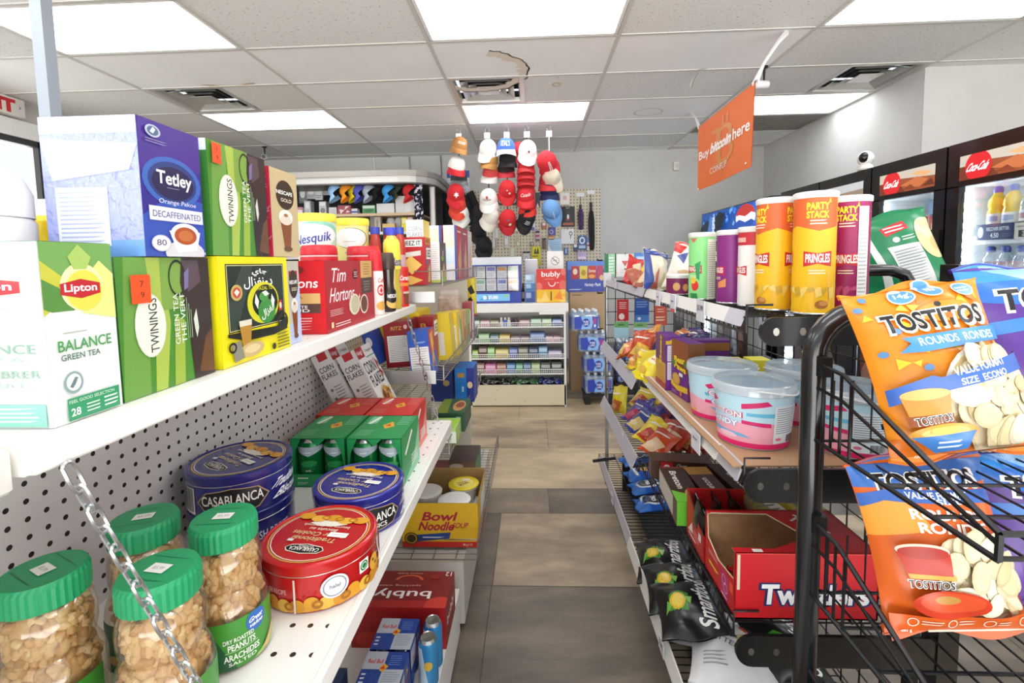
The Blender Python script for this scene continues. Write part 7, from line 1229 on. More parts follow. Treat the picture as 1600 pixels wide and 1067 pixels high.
# ---- bags on the top tier
def fold(label, loc, rot, w, h, col, art=(), seed=1, th=.05, group='snack bags on the top tier', step=.06): return bag('snack_bag', label, loc, tuple(R(a) for a in rot), w, h, th, col, art, seed, None, group, (16, 18), step=step)
fold('cream chip bag with a dark blue top edge on the top tier', (.452, 1.74, ZT), (-18, 14, 25), .12, .16, '#e3d9c4', [('r', 0, .8, 1, 1, '#2c3f86'), ('l', .05, .84, .95, .96, 2, '#8f9cc6'), ('p', [(0, 0), (.25, 0), (.15, .8), (0, .8)], '#31488f'), ('p', [(.2, 0), (.5, .0), (.4, .5)], '#c4705f'), ('p', [(.55, .1), (.9, .05), (.95, .35), (.6, .4)], '#cbbf8f')], 4)
fold('white and brown chip bag with red corners right of the cream bag', (.50, 1.63, ZT), (-15, 18, -10), .12, .17, '#e6dfd2', [('p', [(0, 1), (.4, 1), (.2, .75), (0, .8)], '#c8302c'), ('p', [(.6, 1), (1, 1), (1, .78), (.75, .8)], '#c8302c'), ('p', [(.1, .7), (.4, .8), (.35, .55)], '#3a4a90'), ('p', [(.2, .1), (.9, .05), (.95, .3), (.4, .35)], '#a04a3c'), ('e', .5, .35, .25, .08, '#d0b08a'), ('e', .8, .65, .1, .08, '#2a2a2e')], 6)
fold('tilted red snack bag near the far end of the top tier', (.442, 2.14, ZT), (-25, 25, 10), .085, .145, '#c4282a', [('p', [(.2, .6), (.7, .8), (.8, .5), (.3, .4)], '#e9d0b0'), ('e', .5, .2, .3, .12, '#d9a05a')], 7)
fold('yellow and red snack bag right of the tilted red one', (.476, 2.03, ZT), (-25, 28, -10), .095, .135, '#e6c32a', [('p', [(0, 0), (.6, 0), (.3, .35), (0, .4)], '#d9c9a0'), ('p', [(.4, .9), (.9, 1), (.8, .7)], '#b8302a'), ('e', .5, .5, .2, .15, '#d6642a')], 8)
fold('brown and red snack bag lying low between the yellow and the cream bag', (.445, 1.90, ZT), (-50, 10, 20), .10, .11, '#a85a44', [('p', [(.1, .1), (.9, .2), (.6, .6)], '#e0c49c')], 9)
fold('yellow and white pouch beside the violet crisp can', (.552, 1.285, ZT), (-6, -8, 40), .06, .178, '#e6c23a', [('p', [(0, .3), (1, .5), (1, .8), (0, .75)], '#eceae6'), ('p', [(0, 0), (1, 0), (1, .3), (0, .2)], '#e9e6e2')], 10, .03)
bag('snack_bag', 'black and cream bag with a curved cream band right of the green crisp can', (.598, 1.43, ZT), (R(-8), R(-4), 0), .14, .165, .06, '#211f1f', [('p', [(0, .0), (.25, 0), (.25, .6), (.0, .62)], '#2a2829'), ('p', [(.3, 0), (.42, 0), (.42, .45), (.36, .62), (.1, .78), (0, .78), (0, .68), (.12, .66), (.28, .55)], '#ddd6c0'), ('p', [(.0, .78), (.3, .85), (.55, .6), (.62, .3), (.55, .3), (.4, .62), (.1, .8)], '#b9b6b4'), ('p', [(.2, .95), (.6, .95), (.9, .5), (.8, .45), (.5, .85)], '#4a1c18')], 11, None, 'snack bags on the top tier', (18, 20))
# ---- middle tier: cotton candy tubs, cookie boxes
ZM = .9012
tubm = clear('clear_tub_plastic', '#f4f8fb', .35, .08, '#e6f0f6', .22); tubh = clear('frosted_tub_lid', '#f6f8fa', .4, .15, '#eef2f4', .45)
def tub_art():
    A = [('r', 0, 0, 1, 1, '#bfe2f0'), ('p', [(0, 0), (1, 0), (1, .42), (.9, .5), (.78, .40), (.66, .52), (.52, .44), (.40, .54), (.28, .42), (.14, .52), (0, .44)], '#f0a9ba'), ('r', 0, 0, 1, .10, '#e0206e')]
    for c in (.12, .62):
        A += [('p', [(c - .12, .78), (c - .05, .88), (c - .02, .80), (c - .10, .70)], '#d9266e'), ('p', [(c + .1, .84), (c + .2, .92), (c + .22, .84), (c + .1, .74)], '#d9266e'), ('p', [(c - .17, .62), (c - .1, .60), (c - .1, .53), (c - .17, .56)], '#5ab4de'), ('p', [(c + .12, .68), (c + .24, .69), (c + .24, .61), (c + .12, .62)], '#69bde2'), ('p', [(c - .17, .46), (c - .08, .44), (c - .08, .38), (c - .17, .39)], '#d9266e'), ('p', [(c + .10, .53), (c + .22, .5), (c + .22, .42), (c + .1, .46)], '#d9266e'),
              ('t', c, .62, .21, .12, 'COTTON', '#c2185c', 0, .09), ('t', c, .62, .2, .11, 'COTTON', '#fbf4f7', 0, .03), ('t', c, .44, .18, .12, 'CANDY', '#5aa9de', 0, .08), ('t', c, .44, .17, .11, 'CANDY', '#f4fafd', 0, .03), ('p', [(c - .1, .3), (c + .1, .26), (c + .14, .2), (c - .05, .22)], '#6ab4e0'), ('e', c + .03, .2, .05, .05, '#f4c9d6')]
    A += [('r', .35, .12, .49, .83, '#dfe9ee'), ('l', .36, .3, .48, .8, 12, '#8d9aa4'), ('bar', .42, .13, .485, .27, '#3a3a42'), ('e', .375, .2, .015, .03, '#d9728a'), ('e', .92, .14, .02, .03, '#e6b03a')]
    return A
def tub(loc, rz, label, first=[None]):
    if first[0] is None:
        t = thing('cotton_candy_tub', label, 'tub', loc, R(rz), 'tubs of cotton candy on the middle tier'); first[0] = t; t.scale = (1.18, 1.18, 1.12)
        mb = MB(); mb.lathe([(.0, 0), (.060, 0), (.062, .003), (.071, .112)], mat('#c9e2ee', .3, 0, .3), 40); mb.art(cylfn(.0622, .003, .105, -90, 360, .0706), .42, .105, tub_art(), step=(.016, 0), off=.0005, lay=.00006); mb.build('tub_body', t)
        mb = MB(); mb.lathe([(.0712, .106), (.0745, .108), (.0745, .113), (.0735, .124), (.0725, .126)], tubh, 40); mb.lathe([(.0725, .126), (.070, .127), (.069, .122), (0, .122)], tubm, 40); mb.build('lid', t)
        mb = MB(); mb.tube([(.0755 * math.cos(R(a)), .0755 * math.sin(R(a)), .121 - .014 * math.cos(R(a + 90) * 1.0) ** 2) for a in range(-170, -9, 10)], .0018, mat('#eef0f0', .3), 5); mb.build('handle', t); return t
    return copy_tree(first[0], loc, R(rz), label)
tub((.505, 1.088, ZM), 60, 'cotton candy tub at the shelf edge showing the white nutrition panel, nearest the price strip'); tub((.503, 1.266, ZM), 130, 'cotton candy tub behind the nearest one, closer to the bear cookie boxes')
tub((.692, 1.222, ZM), 200, 'cotton candy tub at the back right, half hidden by the front tubs'); tub((.692, 1.036, ZM), 20, 'cotton candy tub seen right behind the black stand post')
def bear_front(): return [('r', 0, 0, 1, 1, '#6c2a8a'), ('r', 0, .52, 1, 1, '#96552c'), ('p', [(0, .52), (1, .46), (1, .6), (0, .62)], '#7a3f22'), ('t', .5, .66, .66, .13, 'Bear', '#5a2a10', 4, .08), ('t', .5, .66, .64, .12, 'Bear', '#f0d22c', 4, .045), ('t', .54, .53, .72, .12, 'Paws', '#5a2a10', -4, .08), ('t', .54, .53, .70, .11, 'Paws', '#f0d22c', -4, .045), ('e', .14, .58, .1, .05, '#4a8a3a'), ('e', .86, .62, .1, .05, '#4a8a3a'), ('p', [(0, .26), (.4, .2), (1, .24), (1, .14), (.4, .1), (0, .16)], '#e6bf2c'), ('e', .32, .30, .24, .11, '#c08a3c'), ('e', .32, .305, .2, .09, '#d6a552'), ('l', .05, .03, .4, .09, 2, '#b58acb'), ('e', .62, .08, .06, .045, '#d9782c'), ('r', .5, .38, .72, .44, '#efeae6')]
bs = [('r', 0, 0, 1, 1, '#6f2c90'), ('r', .0, .86, 1, .93, '#e6b93a'), ('e', .5, .92, .25, .05, '#f0d22c'), ('r', .1, .55, .88, .84, '#ebe8ea'), ('l', .14, .57, .84, .82, 8, '#b9b2bd'), ('r', .1, .2, .88, .53, '#ebe8ea'), ('l', .14, .22, .84, .5, 8, '#b9b2bd')]
carton('cookie_box', 'purple cookie box with white panels standing end-on at the edge of the middle tier', 'box', (.448, 1.562, ZM), (.052, .12, .172), '#6f2c90', 0, 'cookie boxes on the middle tier', F=bs, L=[('r', 0, 0, 1, 1, '#d9a83a'), ('r', .0, .5, 1, 1, '#7a3f6a'), ('t', .5, .75, .6, .2, 'Bear', '#f0d22c', 90, .04), ('e', .5, .25, .35, .2, '#c99a4a'), ('r', 0, 0, 1, .12, '#a83a2a')])
carton('cookie_box', 'purple and brown cookie box with yellow Bear Paws lettering, facing the aisle', 'box', (.468, 1.432, ZM), (.05, .12, .172), '#6c2a8a', R(6), 'cookie boxes on the middle tier', L=bear_front(), F=[('r', 0, 0, 1, 1, '#7a3a6a'), ('r', 0, .5, 1, 1, '#7a4a2a')])
carton('cookie_box', 'purple cookie box behind the lettered one, mostly hidden', 'box', (.56, 1.50, ZM), (.10, .05, .165), '#5c2478', 0, 'cookie boxes on the middle tier', F=[('r', 0, .8, 1, .95, '#8a5a2a')])
yb = [('r', 0, 0, 1, 1, '#e6dc3a'), ('e', .5, .5, .4, .25, '#f0ecc9'), ('p', [(.1, .3), (.3, .6), (.45, .3), (.6, .6), (.85, .35), (.8, .28), (.6, .45), (.45, .2), (.3, .45)], '#3a4a9a')]
carton('juice_box', 'left one of two bright yellow boxes behind the cotton candy tubs', 'box', (.580, 1.385, ZM), (.062, .06, .125), '#e6dc3a', 0, 'yellow boxes on the middle tier', F=yb, L=[('r', 0, 0, 1, 1, '#e0d63a'), ('l', 0.1, 0.55, 0.9, 0.85, 1, '#2a3a8a')], T=[('r', .3, .3, .9, .8, '#b8423a')])
carton('juice_box', 'right one of two bright yellow boxes behind the cotton candy tubs', 'box', (.655, 1.39, ZM), (.055, .06, .125), '#e6dc3a', 0, 'yellow boxes on the middle tier', F=yb)
# ---- heaps of small bags in the farther bay
rb_ = random.Random(20)
def heap(px, zdeck, up, w, h, col, art, label, rot, dz=None):
    x, y, z = px; x += .035; bag('snack_bag', label, (x, y, zdeck + up), tuple(R(a) for a in rot), w, h, .05, col, art, rb_.randrange(99), None, 'small snack bags heaped on the rack', (12, 14), step=.09)
chipA = lambda c1, c2: [('p', [(.05, .1), (.6, .05), (.9, .4), (.4, .5)], c1), ('l', 0.15, 0.62, 0.85, 0.78, 1, c2), ('e', .35, .25, .2, .09, lightr(c1, .3))]
L2 = [((0.361, 2.123, 0.900), '#d9662a', '#f0c87a', 'orange bag at the far left of the upper heap'), ((0.402, 2.124, 0.920), '#e08a2a', '#f3d9a0', 'light orange bag in the upper heap near the chrome post'), ((0.411, 1.986, 0.910), '#c9502c', '#e6b93a', 'red orange bag in the middle of the upper heap'), ((0.356, 1.885, 0.900), '#e6ca2c', '#c98a3a', 'yellow bag at the lip of the upper heap'),
  ((0.505, 2.199, 0.920), '#e0962c', '#f3e0b0', 'amber bag on top of the upper heap'), ((0.476, 1.957, 0.910), '#27397e', '#d9c9a0', 'navy and white bag in the upper heap'), ((0.452, 1.780, 0.910), '#2c3c88', '#8f9cc9', 'navy bag lower down in the upper heap'), ((0.579, 2.114, 0.920), '#243070', '#b8422c', 'dark blue bag left of the purple cookie box'),
  ((0.535, 1.906, 0.920), '#312a78', '#c9b04a', 'indigo bag beside the purple cookie box'), ((0.579, 2.170, 0.960), '#c9742c', '#3a7a3a', 'orange bag peeking over the upper heap'), ((0.656, 2.135, 0.930), '#4a2a6a', '#b8322c', 'violet bag behind the purple cookie boxes'), ((0.668, 2.002, 0.940), '#2a2a5c', '#7a3a5a', 'midnight blue bag behind the cookie boxes'), ((0.662, 2.255, 0.970), '#31437c', '#d9d2c9', 'blue grey bag on top behind the cookie boxes')]
for i, (p, c, c2, lab) in enumerate(L2):
    heap(p, .884, (.0, .005, .02, 0)[i % 4] + (.03 if i in (4, 9, 12) else 0), .10, .125, c, chipA(c2, '#f0ece2'), lab, (-58 + 14 * (i % 3), (-25, 20, 5, -10)[i % 4], (-70, -50, -30)[i % 3]))
for p, lab, rz in (((0.355, 1.718, 0.875), 'bright yellow bag drooping over the lip of the upper heap', -62), ((0.391, 1.692, 0.872), 'large yellow bag at the near end of the upper heap', -35), ((0.469, 1.752, 0.880), 'small yellow bag left of the purple cookie box', -40)):
    heap(p, .882, .0, .105, .14, '#ecd92a', [('e', .5, .6, .25, .14, '#f3ecc0'), ('l', 0.3, 0.54, 0.7, 0.66, 1, '#c2302c'), ('e', .4, .22, .2, .1, '#d9b03a')], lab, (-50, 18, rz))
L3 = [((0.387, 2.310, 0.580), '#e3d028', '#b8642c', 'yellow bag standing at the far left of the lower heap', (-15, -12, -60)), ((0.490, 2.371, 0.600), '#d9c23a', '#b8502c', 'dull yellow bag at the back of the lower heap', (-60, 10, -40)), ((0.572, 2.403, 0.610), '#e0c83a', '#d9d0b0', 'pale yellow bag at the back right of the lower heap', (-65, -10, -60)),
  ((0.410, 2.167, 0.580), '#4a3a94', '#c23a5a', 'violet and red bag in the lower heap', (-55, 15, -50)), ((0.466, 2.182, 0.590), '#3a2f86', '#b8324a', 'indigo and red bag in the middle of the lower heap', (-62, -15, -30)), ((0.522, 2.166, 0.580), '#8a2440', '#3a3a8a', 'crimson and blue bag in the lower heap', (-60, 8, -65)), ((0.397, 2.052, 0.570), '#3a4aa0', '#e0c87a', 'blue and cream chip bag at the lip of the lower heap', (-55, 15, -55)), ((0.589, 2.197, 0.600), '#2c2660', '#5a3a8a', 'dark violet bag at the back of the lower heap', (-60, 5, -40)), ((0.605, 2.051, 0.590), '#231f4c', '#44306a', 'nearly black violet bag in the lower heap under the shelf edge', (-60, 0, -60)),
  ((0.415, 1.918, 0.570), '#ecd62c', '#c23a2c', 'glossy yellow bag with a white label at the lip of the lower heap', (-52, 20, -45)), ((0.405, 1.782, 0.560), '#d04a1e', '#e6c49c', 'orange red foil bag right behind the wafer box', (-62, 10, -50)), ((0.488, 1.819, 0.570), '#a8301e', '#e0cfae', 'red foil bag with white lettering behind the wafer box', (-62, -8, -60)), ((0.495, 1.892, 0.580), '#b53a20', '#efe0c9', 'brick red foil bag in the middle of the red bags', (-58, 14, -35)), ((0.550, 1.819, 0.570), '#8e2018', '#d9a86a', 'dark red foil bag right of the brick red bags', (-62, 0, -50)), ((0.602, 1.788, 0.570), '#7a1a16', '#b87a5a', 'maroon foil bag deepest in the row of red bags', (-60, 6, -60))]
for i, (p, c, c2, lab, rot) in enumerate(L3): heap(p, .562, (.0, .01, .02)[i % 3], .11, .135, c, chipA(c2, '#f0ece2'), lab, rot)
# ---- bottom tier, far bay: blue cookie packs
for i, (p, lab, art) in enumerate((((0.480, 2.485, 0.235), 'blue sandwich cookie pack at the far end of the bottom tier', 0), ((0.472, 2.311, 0.235), 'blue pack with golden cookies on the bottom tier', 1), ((0.466, 2.178, 0.235), 'blue sandwich cookie pack with a black cookie, second from the front', 0), ((0.454, 2.031, 0.235), 'blue sandwich cookie pack at the front of the row, black cookie on its label', 0))):
    A = [('r', 0, 0, 1, 1, '#1f5cc0'), ('p', [(0, .0), (1, 0), (1, .4), (.5, .3), (0, .5)], '#2f7ad8')] + ([('ring', .5, .52, .36, .36, .16, '#e6eaf0'), ('e', .5, .52, .3, .29, '#2a2a30'), ('ring', .5, .52, .24, .23, .2, '#5a5a62'), ('t', .5, .55, .5, .2, 'Oreo', '#f0f3f8', 0, .05)] if art == 0 else [('e', .35, .55, .18, .2, '#d09a3c'), ('e', .55, .6, .18, .2, '#dcae52'), ('l', 0.3, 0.2, 0.9, 0.4, 1, '#f0f3f8')])
    bag('cookie_pack', lab, (p[0] - .01, p[1], .232), (R(-82), R(-4), R(-80 - 4 * i)), .135, .15, .05, '#1f5cc0', A, 40 + i, None, 'blue cookie packs on the bottom tier', (14, 16), cat='cookie pack', step=.08)
mb = MB(); mb.tube([(.30, 2.35, .30), (.42, 2.42, .285)], .008, mat('#1d1d1f'), 8); tag(mb.build('rack_bar'), 'short black bar sticking out of the right rack into the aisle', 'bar')
# ---- low tier, near bay
ZL = .5758
carton('wafer_box', 'brown wafer box with a red emblem lying across the low tier', 'box', (.50, 1.60, ZL), (.20, .075, .062), '#4a2c20', R(-8), None, F=[('r', 0, 0, 1, 1, '#4a2c20'), ('r', .16, .05, .36, .95, '#b81f24'), ('e', .26, .6, .06, .22, '#f0e6e2'), ('l', .19, .15, .33, .25, 1, '#f0d0cc'), ('t', .60, .42, .38, .42, 'Wafers', '#efe9e0', 0, .03), ('t', .5, .78, .16, .2, 'Cream', '#efe9e0', 0, .01, .2), ('p', [(.84, .5), (1, .65), (1, .4), (.88, .25)], '#d9b57a')], T=[('r', 0, 0, 1, 1, '#553626')])
br_t = lambda: [('r', 0, 0, 1, 1, '#3a2018'), ('p', [(0, 0), (1, 0), (1, .12), (0, .3)], '#6fbf3a'), ('e', .72, .2, .25, .14, '#cfa455'), ('t', .42, .6, .52, .28, 'Breton', '#efe9e2', -90, .02), ('r', 0, .94, 1, 1, '#7a2a2a')]
carton('cracker_carton', 'dark cracker box with a bright green end at the edge of the low tier', 'box', (.438, 1.395, ZL), (.075, .225, .07), '#3a2018', R(-3), 'lettered cracker boxes on the low tier', T=br_t(), F=[('r', 0, 0, 1, 1, '#6cc43a')], L=[('r', 0, 0, 1, 1, '#5a4a3a'), ('r', .0, .08, .8, .92, '#c9c4bb')])
carton('cracker_carton', 'dark cracker box with tan top, second from the edge of the low tier', 'box', (.522, 1.40, ZL), (.075, .215, .07), '#3a1d18', R(2), 'lettered cracker boxes on the low tier', T=[('r', 0, 0, 1, 1, '#4a1f1c'), ('r', 0, .75, 1, 1, '#b8862c'), ('t', .45, .4, .48, .28, 'Breton', '#efe9e2', 90, .02)])
carton('cracker_carton', 'dark brown cracker box deeper in, third from the edge of the low tier', 'box', (.622, 1.42, ZL), (.09, .225, .07), '#2c1712', R(6), 'lettered cracker boxes on the low tier', T=[('r', 0, 0, 1, 1, '#33190f'), ('t', .45, .45, .5, .3, 'Breton', '#efe9e2', -90, .02), ('e', .75, .12, .25, .1, '#c9944a')])
# red open display carton with black pouches
t = thing('display_carton', 'red open display carton with black pouches inside, left of the big red candy carton', 'carton', (.485, 1.185, ZL), R(-2)); w, d, h = .15, .135, .108; m = mat('#b81f22', .4); kr = mat('#8f6e4c', .8); e = .003
mb = MB(); mb.box(-w / 2, -d / 2, 0, w / 2, d / 2, e, kr); mb.box(-w / 2, d / 2 - e, 0, w / 2, d / 2, h * 1.15, m); mb.box(w / 2 - e, -d / 2, 0, w / 2, d / 2, h, kr); mb.box(-w / 2, -d / 2, 0, w / 2, -d / 2 + e, h * .62, m)
mb.add([(-w / 2, -d / 2, 0), (-w / 2, d / 2, 0), (-w / 2, d / 2, h * 1.15), (-w / 2, d / 4, h), (-w / 2, -d / 2, h * .62)], [(0, 1, 2, 3, 4)], m); mb.add([(-w / 2 + e, -d / 2, 0), (-w / 2 + e, d / 2, 0), (-w / 2 + e, d / 2, h * 1.15), (-w / 2 + e, d / 4, h), (-w / 2 + e, -d / 2, h * .62)], [(0, 1, 2, 3, 4)], kr)
mb.art(lambda x, y, o: (-w / 2 - o, (.5 - x) * d, y * h * .62), d, h * .62, [('p', [(.1, .3), (.35, .8), (.4, .4)], '#e9d6d0'), ('e', .6, .5, .2, .2, '#d9605a'), ('l', 0.15, 0.15, 0.65, 0.35, 1, '#e9d6d0'), ('r', .75, .6, .9, .9, '#e9e2dc')]); mb.build('carton_body', t)
for i in range(3): bag('candy_pouch', ('left', 'middle', 'right')[i] + ' black pouch standing inside the red open display carton', (.432 + .045 * i, 1.183, ZL + .004), (R(-6), R(3 * i - 3), R(85)), .11, .12, .035, '#141416', [('l', 0.2, 0.64, 0.8, 0.76, 1, '#b9b9bd')], 60 + i, None, 'black pouches in the red display carton', (12, 14), step=.09)
# candy carton with a torn window
t = thing('candy_carton', 'big red candy carton with a torn opening and large white Twizzlers lettering', 'carton', (.552, 1.025, ZL), 0); w, d, h = .286, .170, .142; m = mat('#c3151f', .42); e = .003; kr = noise_mat('corrugated_card', '#9a7550', '#b08a62', (30, 30, 30), .85)
F_ = lambda x, y, o: ((x - .5) * w, -d / 2 - o, y * h)
mb = MB(); mb.box(-w / 2, -d / 2, 0, w / 2, -d / 2 + e, h, m)
mb.art(F_, w, h, [('r', 0, .985, 1, 1, '#d9453c'), ('t', .56, .38, .80, .36, 'Twizzlers', '#20265f', 0, .10, .04), ('t', .56, .38, .76, .31, 'Twizzlers', '#f1f0f2', 0, .035, .04), ('r', .01, .45, .03, .98, '#d9cdb4')])
mb.box(w / 2 - e, -d / 2, 0, w / 2, d / 2, h, m); mb.box(-w / 2, d / 2 - e, 0, w / 2, d / 2, h, kr); mb.box(-w / 2, -d / 2, 0, w / 2, d / 2, e, kr); mb.box(-w / 2, d / 2, 0, w / 2, d / 2 + .001, h, m)
# top with the opening cut out
T_ = lambda x, y, z=h: ((x - .5) * w, (y - .5) * d, z)
hole = [(0, .12), (.30, .10), (.62, .34), (.47, .90), (.03, .93), (0, .90)]
top = [[(0, 0), (1, 0), (1, .34), (.62, .34), (.30, .10), (0, .12)], [(.62, .34), (1, .34), (1, 1), (.47, 1), (.47, .90)], [(0, .90), (.03, .93), (.47, .90), (.47, 1), (0, 1)]]
for p in top: mb.add([T_(*q) for q in p], [tuple(range(len(p)))], m); mb.add([T_(q[0], q[1], h - e) for q in p], [tuple(range(len(p)))], kr)
for a, b in zip(hole, hole[1:]): mb.add([T_(*a), T_(*b), T_(b[0], b[1], h - e), T_(a[0], a[1], h - e)], [(0, 1, 2, 3)], mat('#d9c3a0', .8))
mb.art(lambda x, y, o: T_(x, y, h + o), w, d, [('t', .72, .62, .30, .20, 'Twizz', '#f1f0f2', -55, .03), ('r', .13, .025, .2, .085, '#efece8')])
# left side, low wall with a torn rim
lp = [(0, 0), (1, 0), (1, 1), (.93, .98), (.86, .62), (.55, .56), (.12, .5), (.08, .98), (0, 1)]   # x runs from far to near
lp = [(0, 0), (1, 0), (1, 1), (.955, .99), (.93, .55), (.45, .47), (.10, .60), (.06, 1), (0, 1)]
for xx, mm in ((-w / 2, m), (-w / 2 + e, kr)):
    for tri in ([(0, 0), (.10, 0), (.10, .6), (.06, 1), (0, 1)], [(.10, 0), (.45, 0), (.45, .47), (.10, .60)], [(.45, 0), (.93, 0), (.93, .55), (.45, .47)], [(.93, 0), (1, 0), (1, 1), (.955, .99), (.93, .55)]): mb.add([(xx, (.5 - a) * d, b * h) for a, b in tri], [tuple(range(len(tri)))], mm)
mb.add([(-w / 2, (.5 - a) * d, b * h) for a, b in lp[2:8]] + [(-w / 2 + e, (.5 - a) * d, b * h) for a, b in lp[2:8]], [(k, k + 1, k + 7, k + 6) for k in range(5)], mat('#d9c3a0', .8))
mb.art(lambda x, y, o: (-w / 2 - o, (.5 - x) * d, y * h), d, h, [('r', .56, .05, .82, .45, '#b8246a'), ('ring', .66, .32, .06, .08, .2, '#e9b0c6'), ('ring', .72, .22, .06, .08, .2, '#e9b0c6'), ('l', 0.16, 0.19, 0.52, 0.31, 1, '#e6c03a'), ('l', .15, .38, .5, .46, 2, '#e6a9a4'), ('r', .84, .3, .94, .46, '#f05423'), ('l', .6, .06, .78, .12, 1, '#efd0dc')]); mb.build('carton_body', t)
for i in range(3): bag('candy_pouch', ('nearer', 'middle', 'farther')[i] + ' red candy pouch lying deep in the torn candy carton', (.45, .975 + .04 * i, ZL + .02), (R(-86), 0, R(-90)), .05, .12, .02, '#a8161c', [('t', .5, .5, .9, .3, 'TWISTS', '#efe0dc', 90, .03)], 70 + i, None, 'pouches inside the torn candy carton', (8, 10), step=.1)
carton('candy_bar_box', 'white and green striped box at the back of the low tier behind the candy carton', 'box', (.60, 1.22, ZL), (.07, .10, .10), '#d9d9d4', R(10), None, T=[('r', 0, 0, .5, 1, '#8a8a2a'), ('l', .1, .1, .9, .9, 4, '#6a6a62')])
carton('candy_bar_box', 'olive and yellow box at the back of the low tier behind the candy carton', 'box', (.70, 1.22, ZL), (.085, .11, .10), '#b8a62a', 0, None, T=[('r', .2, .2, .8, .8, '#8a7a1c')])
# bottom tier, near bay: popcorn bags
def pop_black(): return [('r', 0, 0, 1, 1, '#17171a'), ('p', [(.16, .35), (.46, .30), (.50, .55), (.36, .66), (.2, .6)], '#3f8a2c'), ('e', .32, .47, .13, .13, '#d9b42c'), ('e', .32, .47, .09, .1, '#e8cb58'), ('p', [(.1, .3), (.22, .42), (.16, .52)], '#6fae4a'), ('p', [(.5, .36), (.42, .5), (.55, .48)], '#8fbf5a'), ('t', .70, .5, .80, .26, 'Smartfood', '#f0f0ee', 90, .02, .25)]
for i, (p, lab, rz) in enumerate((((0.435, 1.612, 0.290), 'farthest of three black popcorn bags lying on the bottom tier', -12), ((0.432, 1.437, 0.290), 'middle one of three black popcorn bags on the bottom tier, large script lettering', -8), ((0.436, 1.308, 0.280), 'nearest of three black popcorn bags on the bottom tier, overlapping a white bag', -6))):
    bag('popcorn_bag', lab, (p[0] - .0, p[1] - .09, .243 + .026 * i), (R(-80), R(-10), R(rz)), .195, .185, .075, mat('#17171a', .3, 0, .3), pop_black(), 80 + i, None, 'popcorn bags on the bottom tier', (22, 22), cat='popcorn bag', step=.06)
wp = lambda: [('r', 0, 0, 1, 1, '#d9d9dc'), ('l', 0.14, 0.625, 0.58, 0.695, 1, '#5a5a60'), ('t', .40, .54, .44, .07, 'BUTTER', '#5a5a60', -24, .01), ('l', .15, .2, .45, .4, 4, '#9a9aa0'), ('e', .72, .62, .16, .12, '#c9b46a'), ('e', .80, .55, .1, .09, '#a8964a'), ('p', [(.6, .85), (.75, .9), (.7, .75)], '#b8422c')]
bag('popcorn_bag', 'white popcorn bag with grey lettering at the front of the bottom tier', (.49, 1.115, .245), (R(-80), R(-4), R(-18)), .22, .19, .07, mat('#d6d6da', .3, 0, .2), wp(), 91, None, 'popcorn bags on the bottom tier', (22, 22), cat='popcorn bag', step=.06)
bag('popcorn_bag', 'white popcorn bag lying under the nearest black one', (.47, 1.27, .2135), (R(-84), R(0), R(-30)), .2, .17, .05, mat('#cfcfd4', .3, 0, .2), (), 92, None, 'popcorn bags on the bottom tier', (18, 18), cat='popcorn bag')
bag('popcorn_bag', 'black popcorn bag at the right end of the bottom tier beside the stand post', (.66, 1.13, .25), (R(-72), R(5), R(6)), .19, .17, .07, mat('#17171a', .3, 0, .3), pop_black(), 93, None, 'popcorn bags on the bottom tier', (18, 18), cat='popcorn bag', step=.06)
# bags on the far side of the rack, seen through the grid
for i, (y, z, c, lab) in enumerate(((1.20, .93, '#8a3a22', 'brown bag hanging behind the wire grid right of the end bracket'), (1.36, .93, '#3a3a42', 'dark grey bag behind the wire grid above the yellow boxes'), (1.52, .93, '#20202a', 'black bag behind the wire grid near the upright'), (1.95, .92, '#6a4a3a', 'brown and white bag behind the wire grid in the farther bay'), (2.15, .92, '#8f8f96', 'grey bag behind the wire grid in the farther bay'), (1.06, .92, '#b8a24a', 'tan bag behind the wire grid beside the stand'))):
    bag('snack_bag', lab, (.87, y, z), (0, 0, R(-90)), .15, .22, .05, c, [('p', [(.2, .3), (.5, .7), (.8, .3)], lightr(c, .4)), ('r', .1, .75, .9, .9, ('#3a5aa8', '#9a9aa0', '#5a5a66', '#e0e0e0', '#c9c9cf', '#c23a2c')[i])], 100 + i, None, 'bags behind the wire grid', (10, 12), step=.1)
t = thing('back_ledge', 'narrow dark shelf behind the wire grid carrying bags', 'shelf', (0, 0, 0)); mb = MB(); mb.box(.838, S0, .905, .96, S1, .918, bk); mb.build('board', t)
for y in (S0 + .1, S1 - .1):
    mb = MB(); mb.box(.838, y, 0, .86, y + .02, .905, bk); mb.build('support', t)
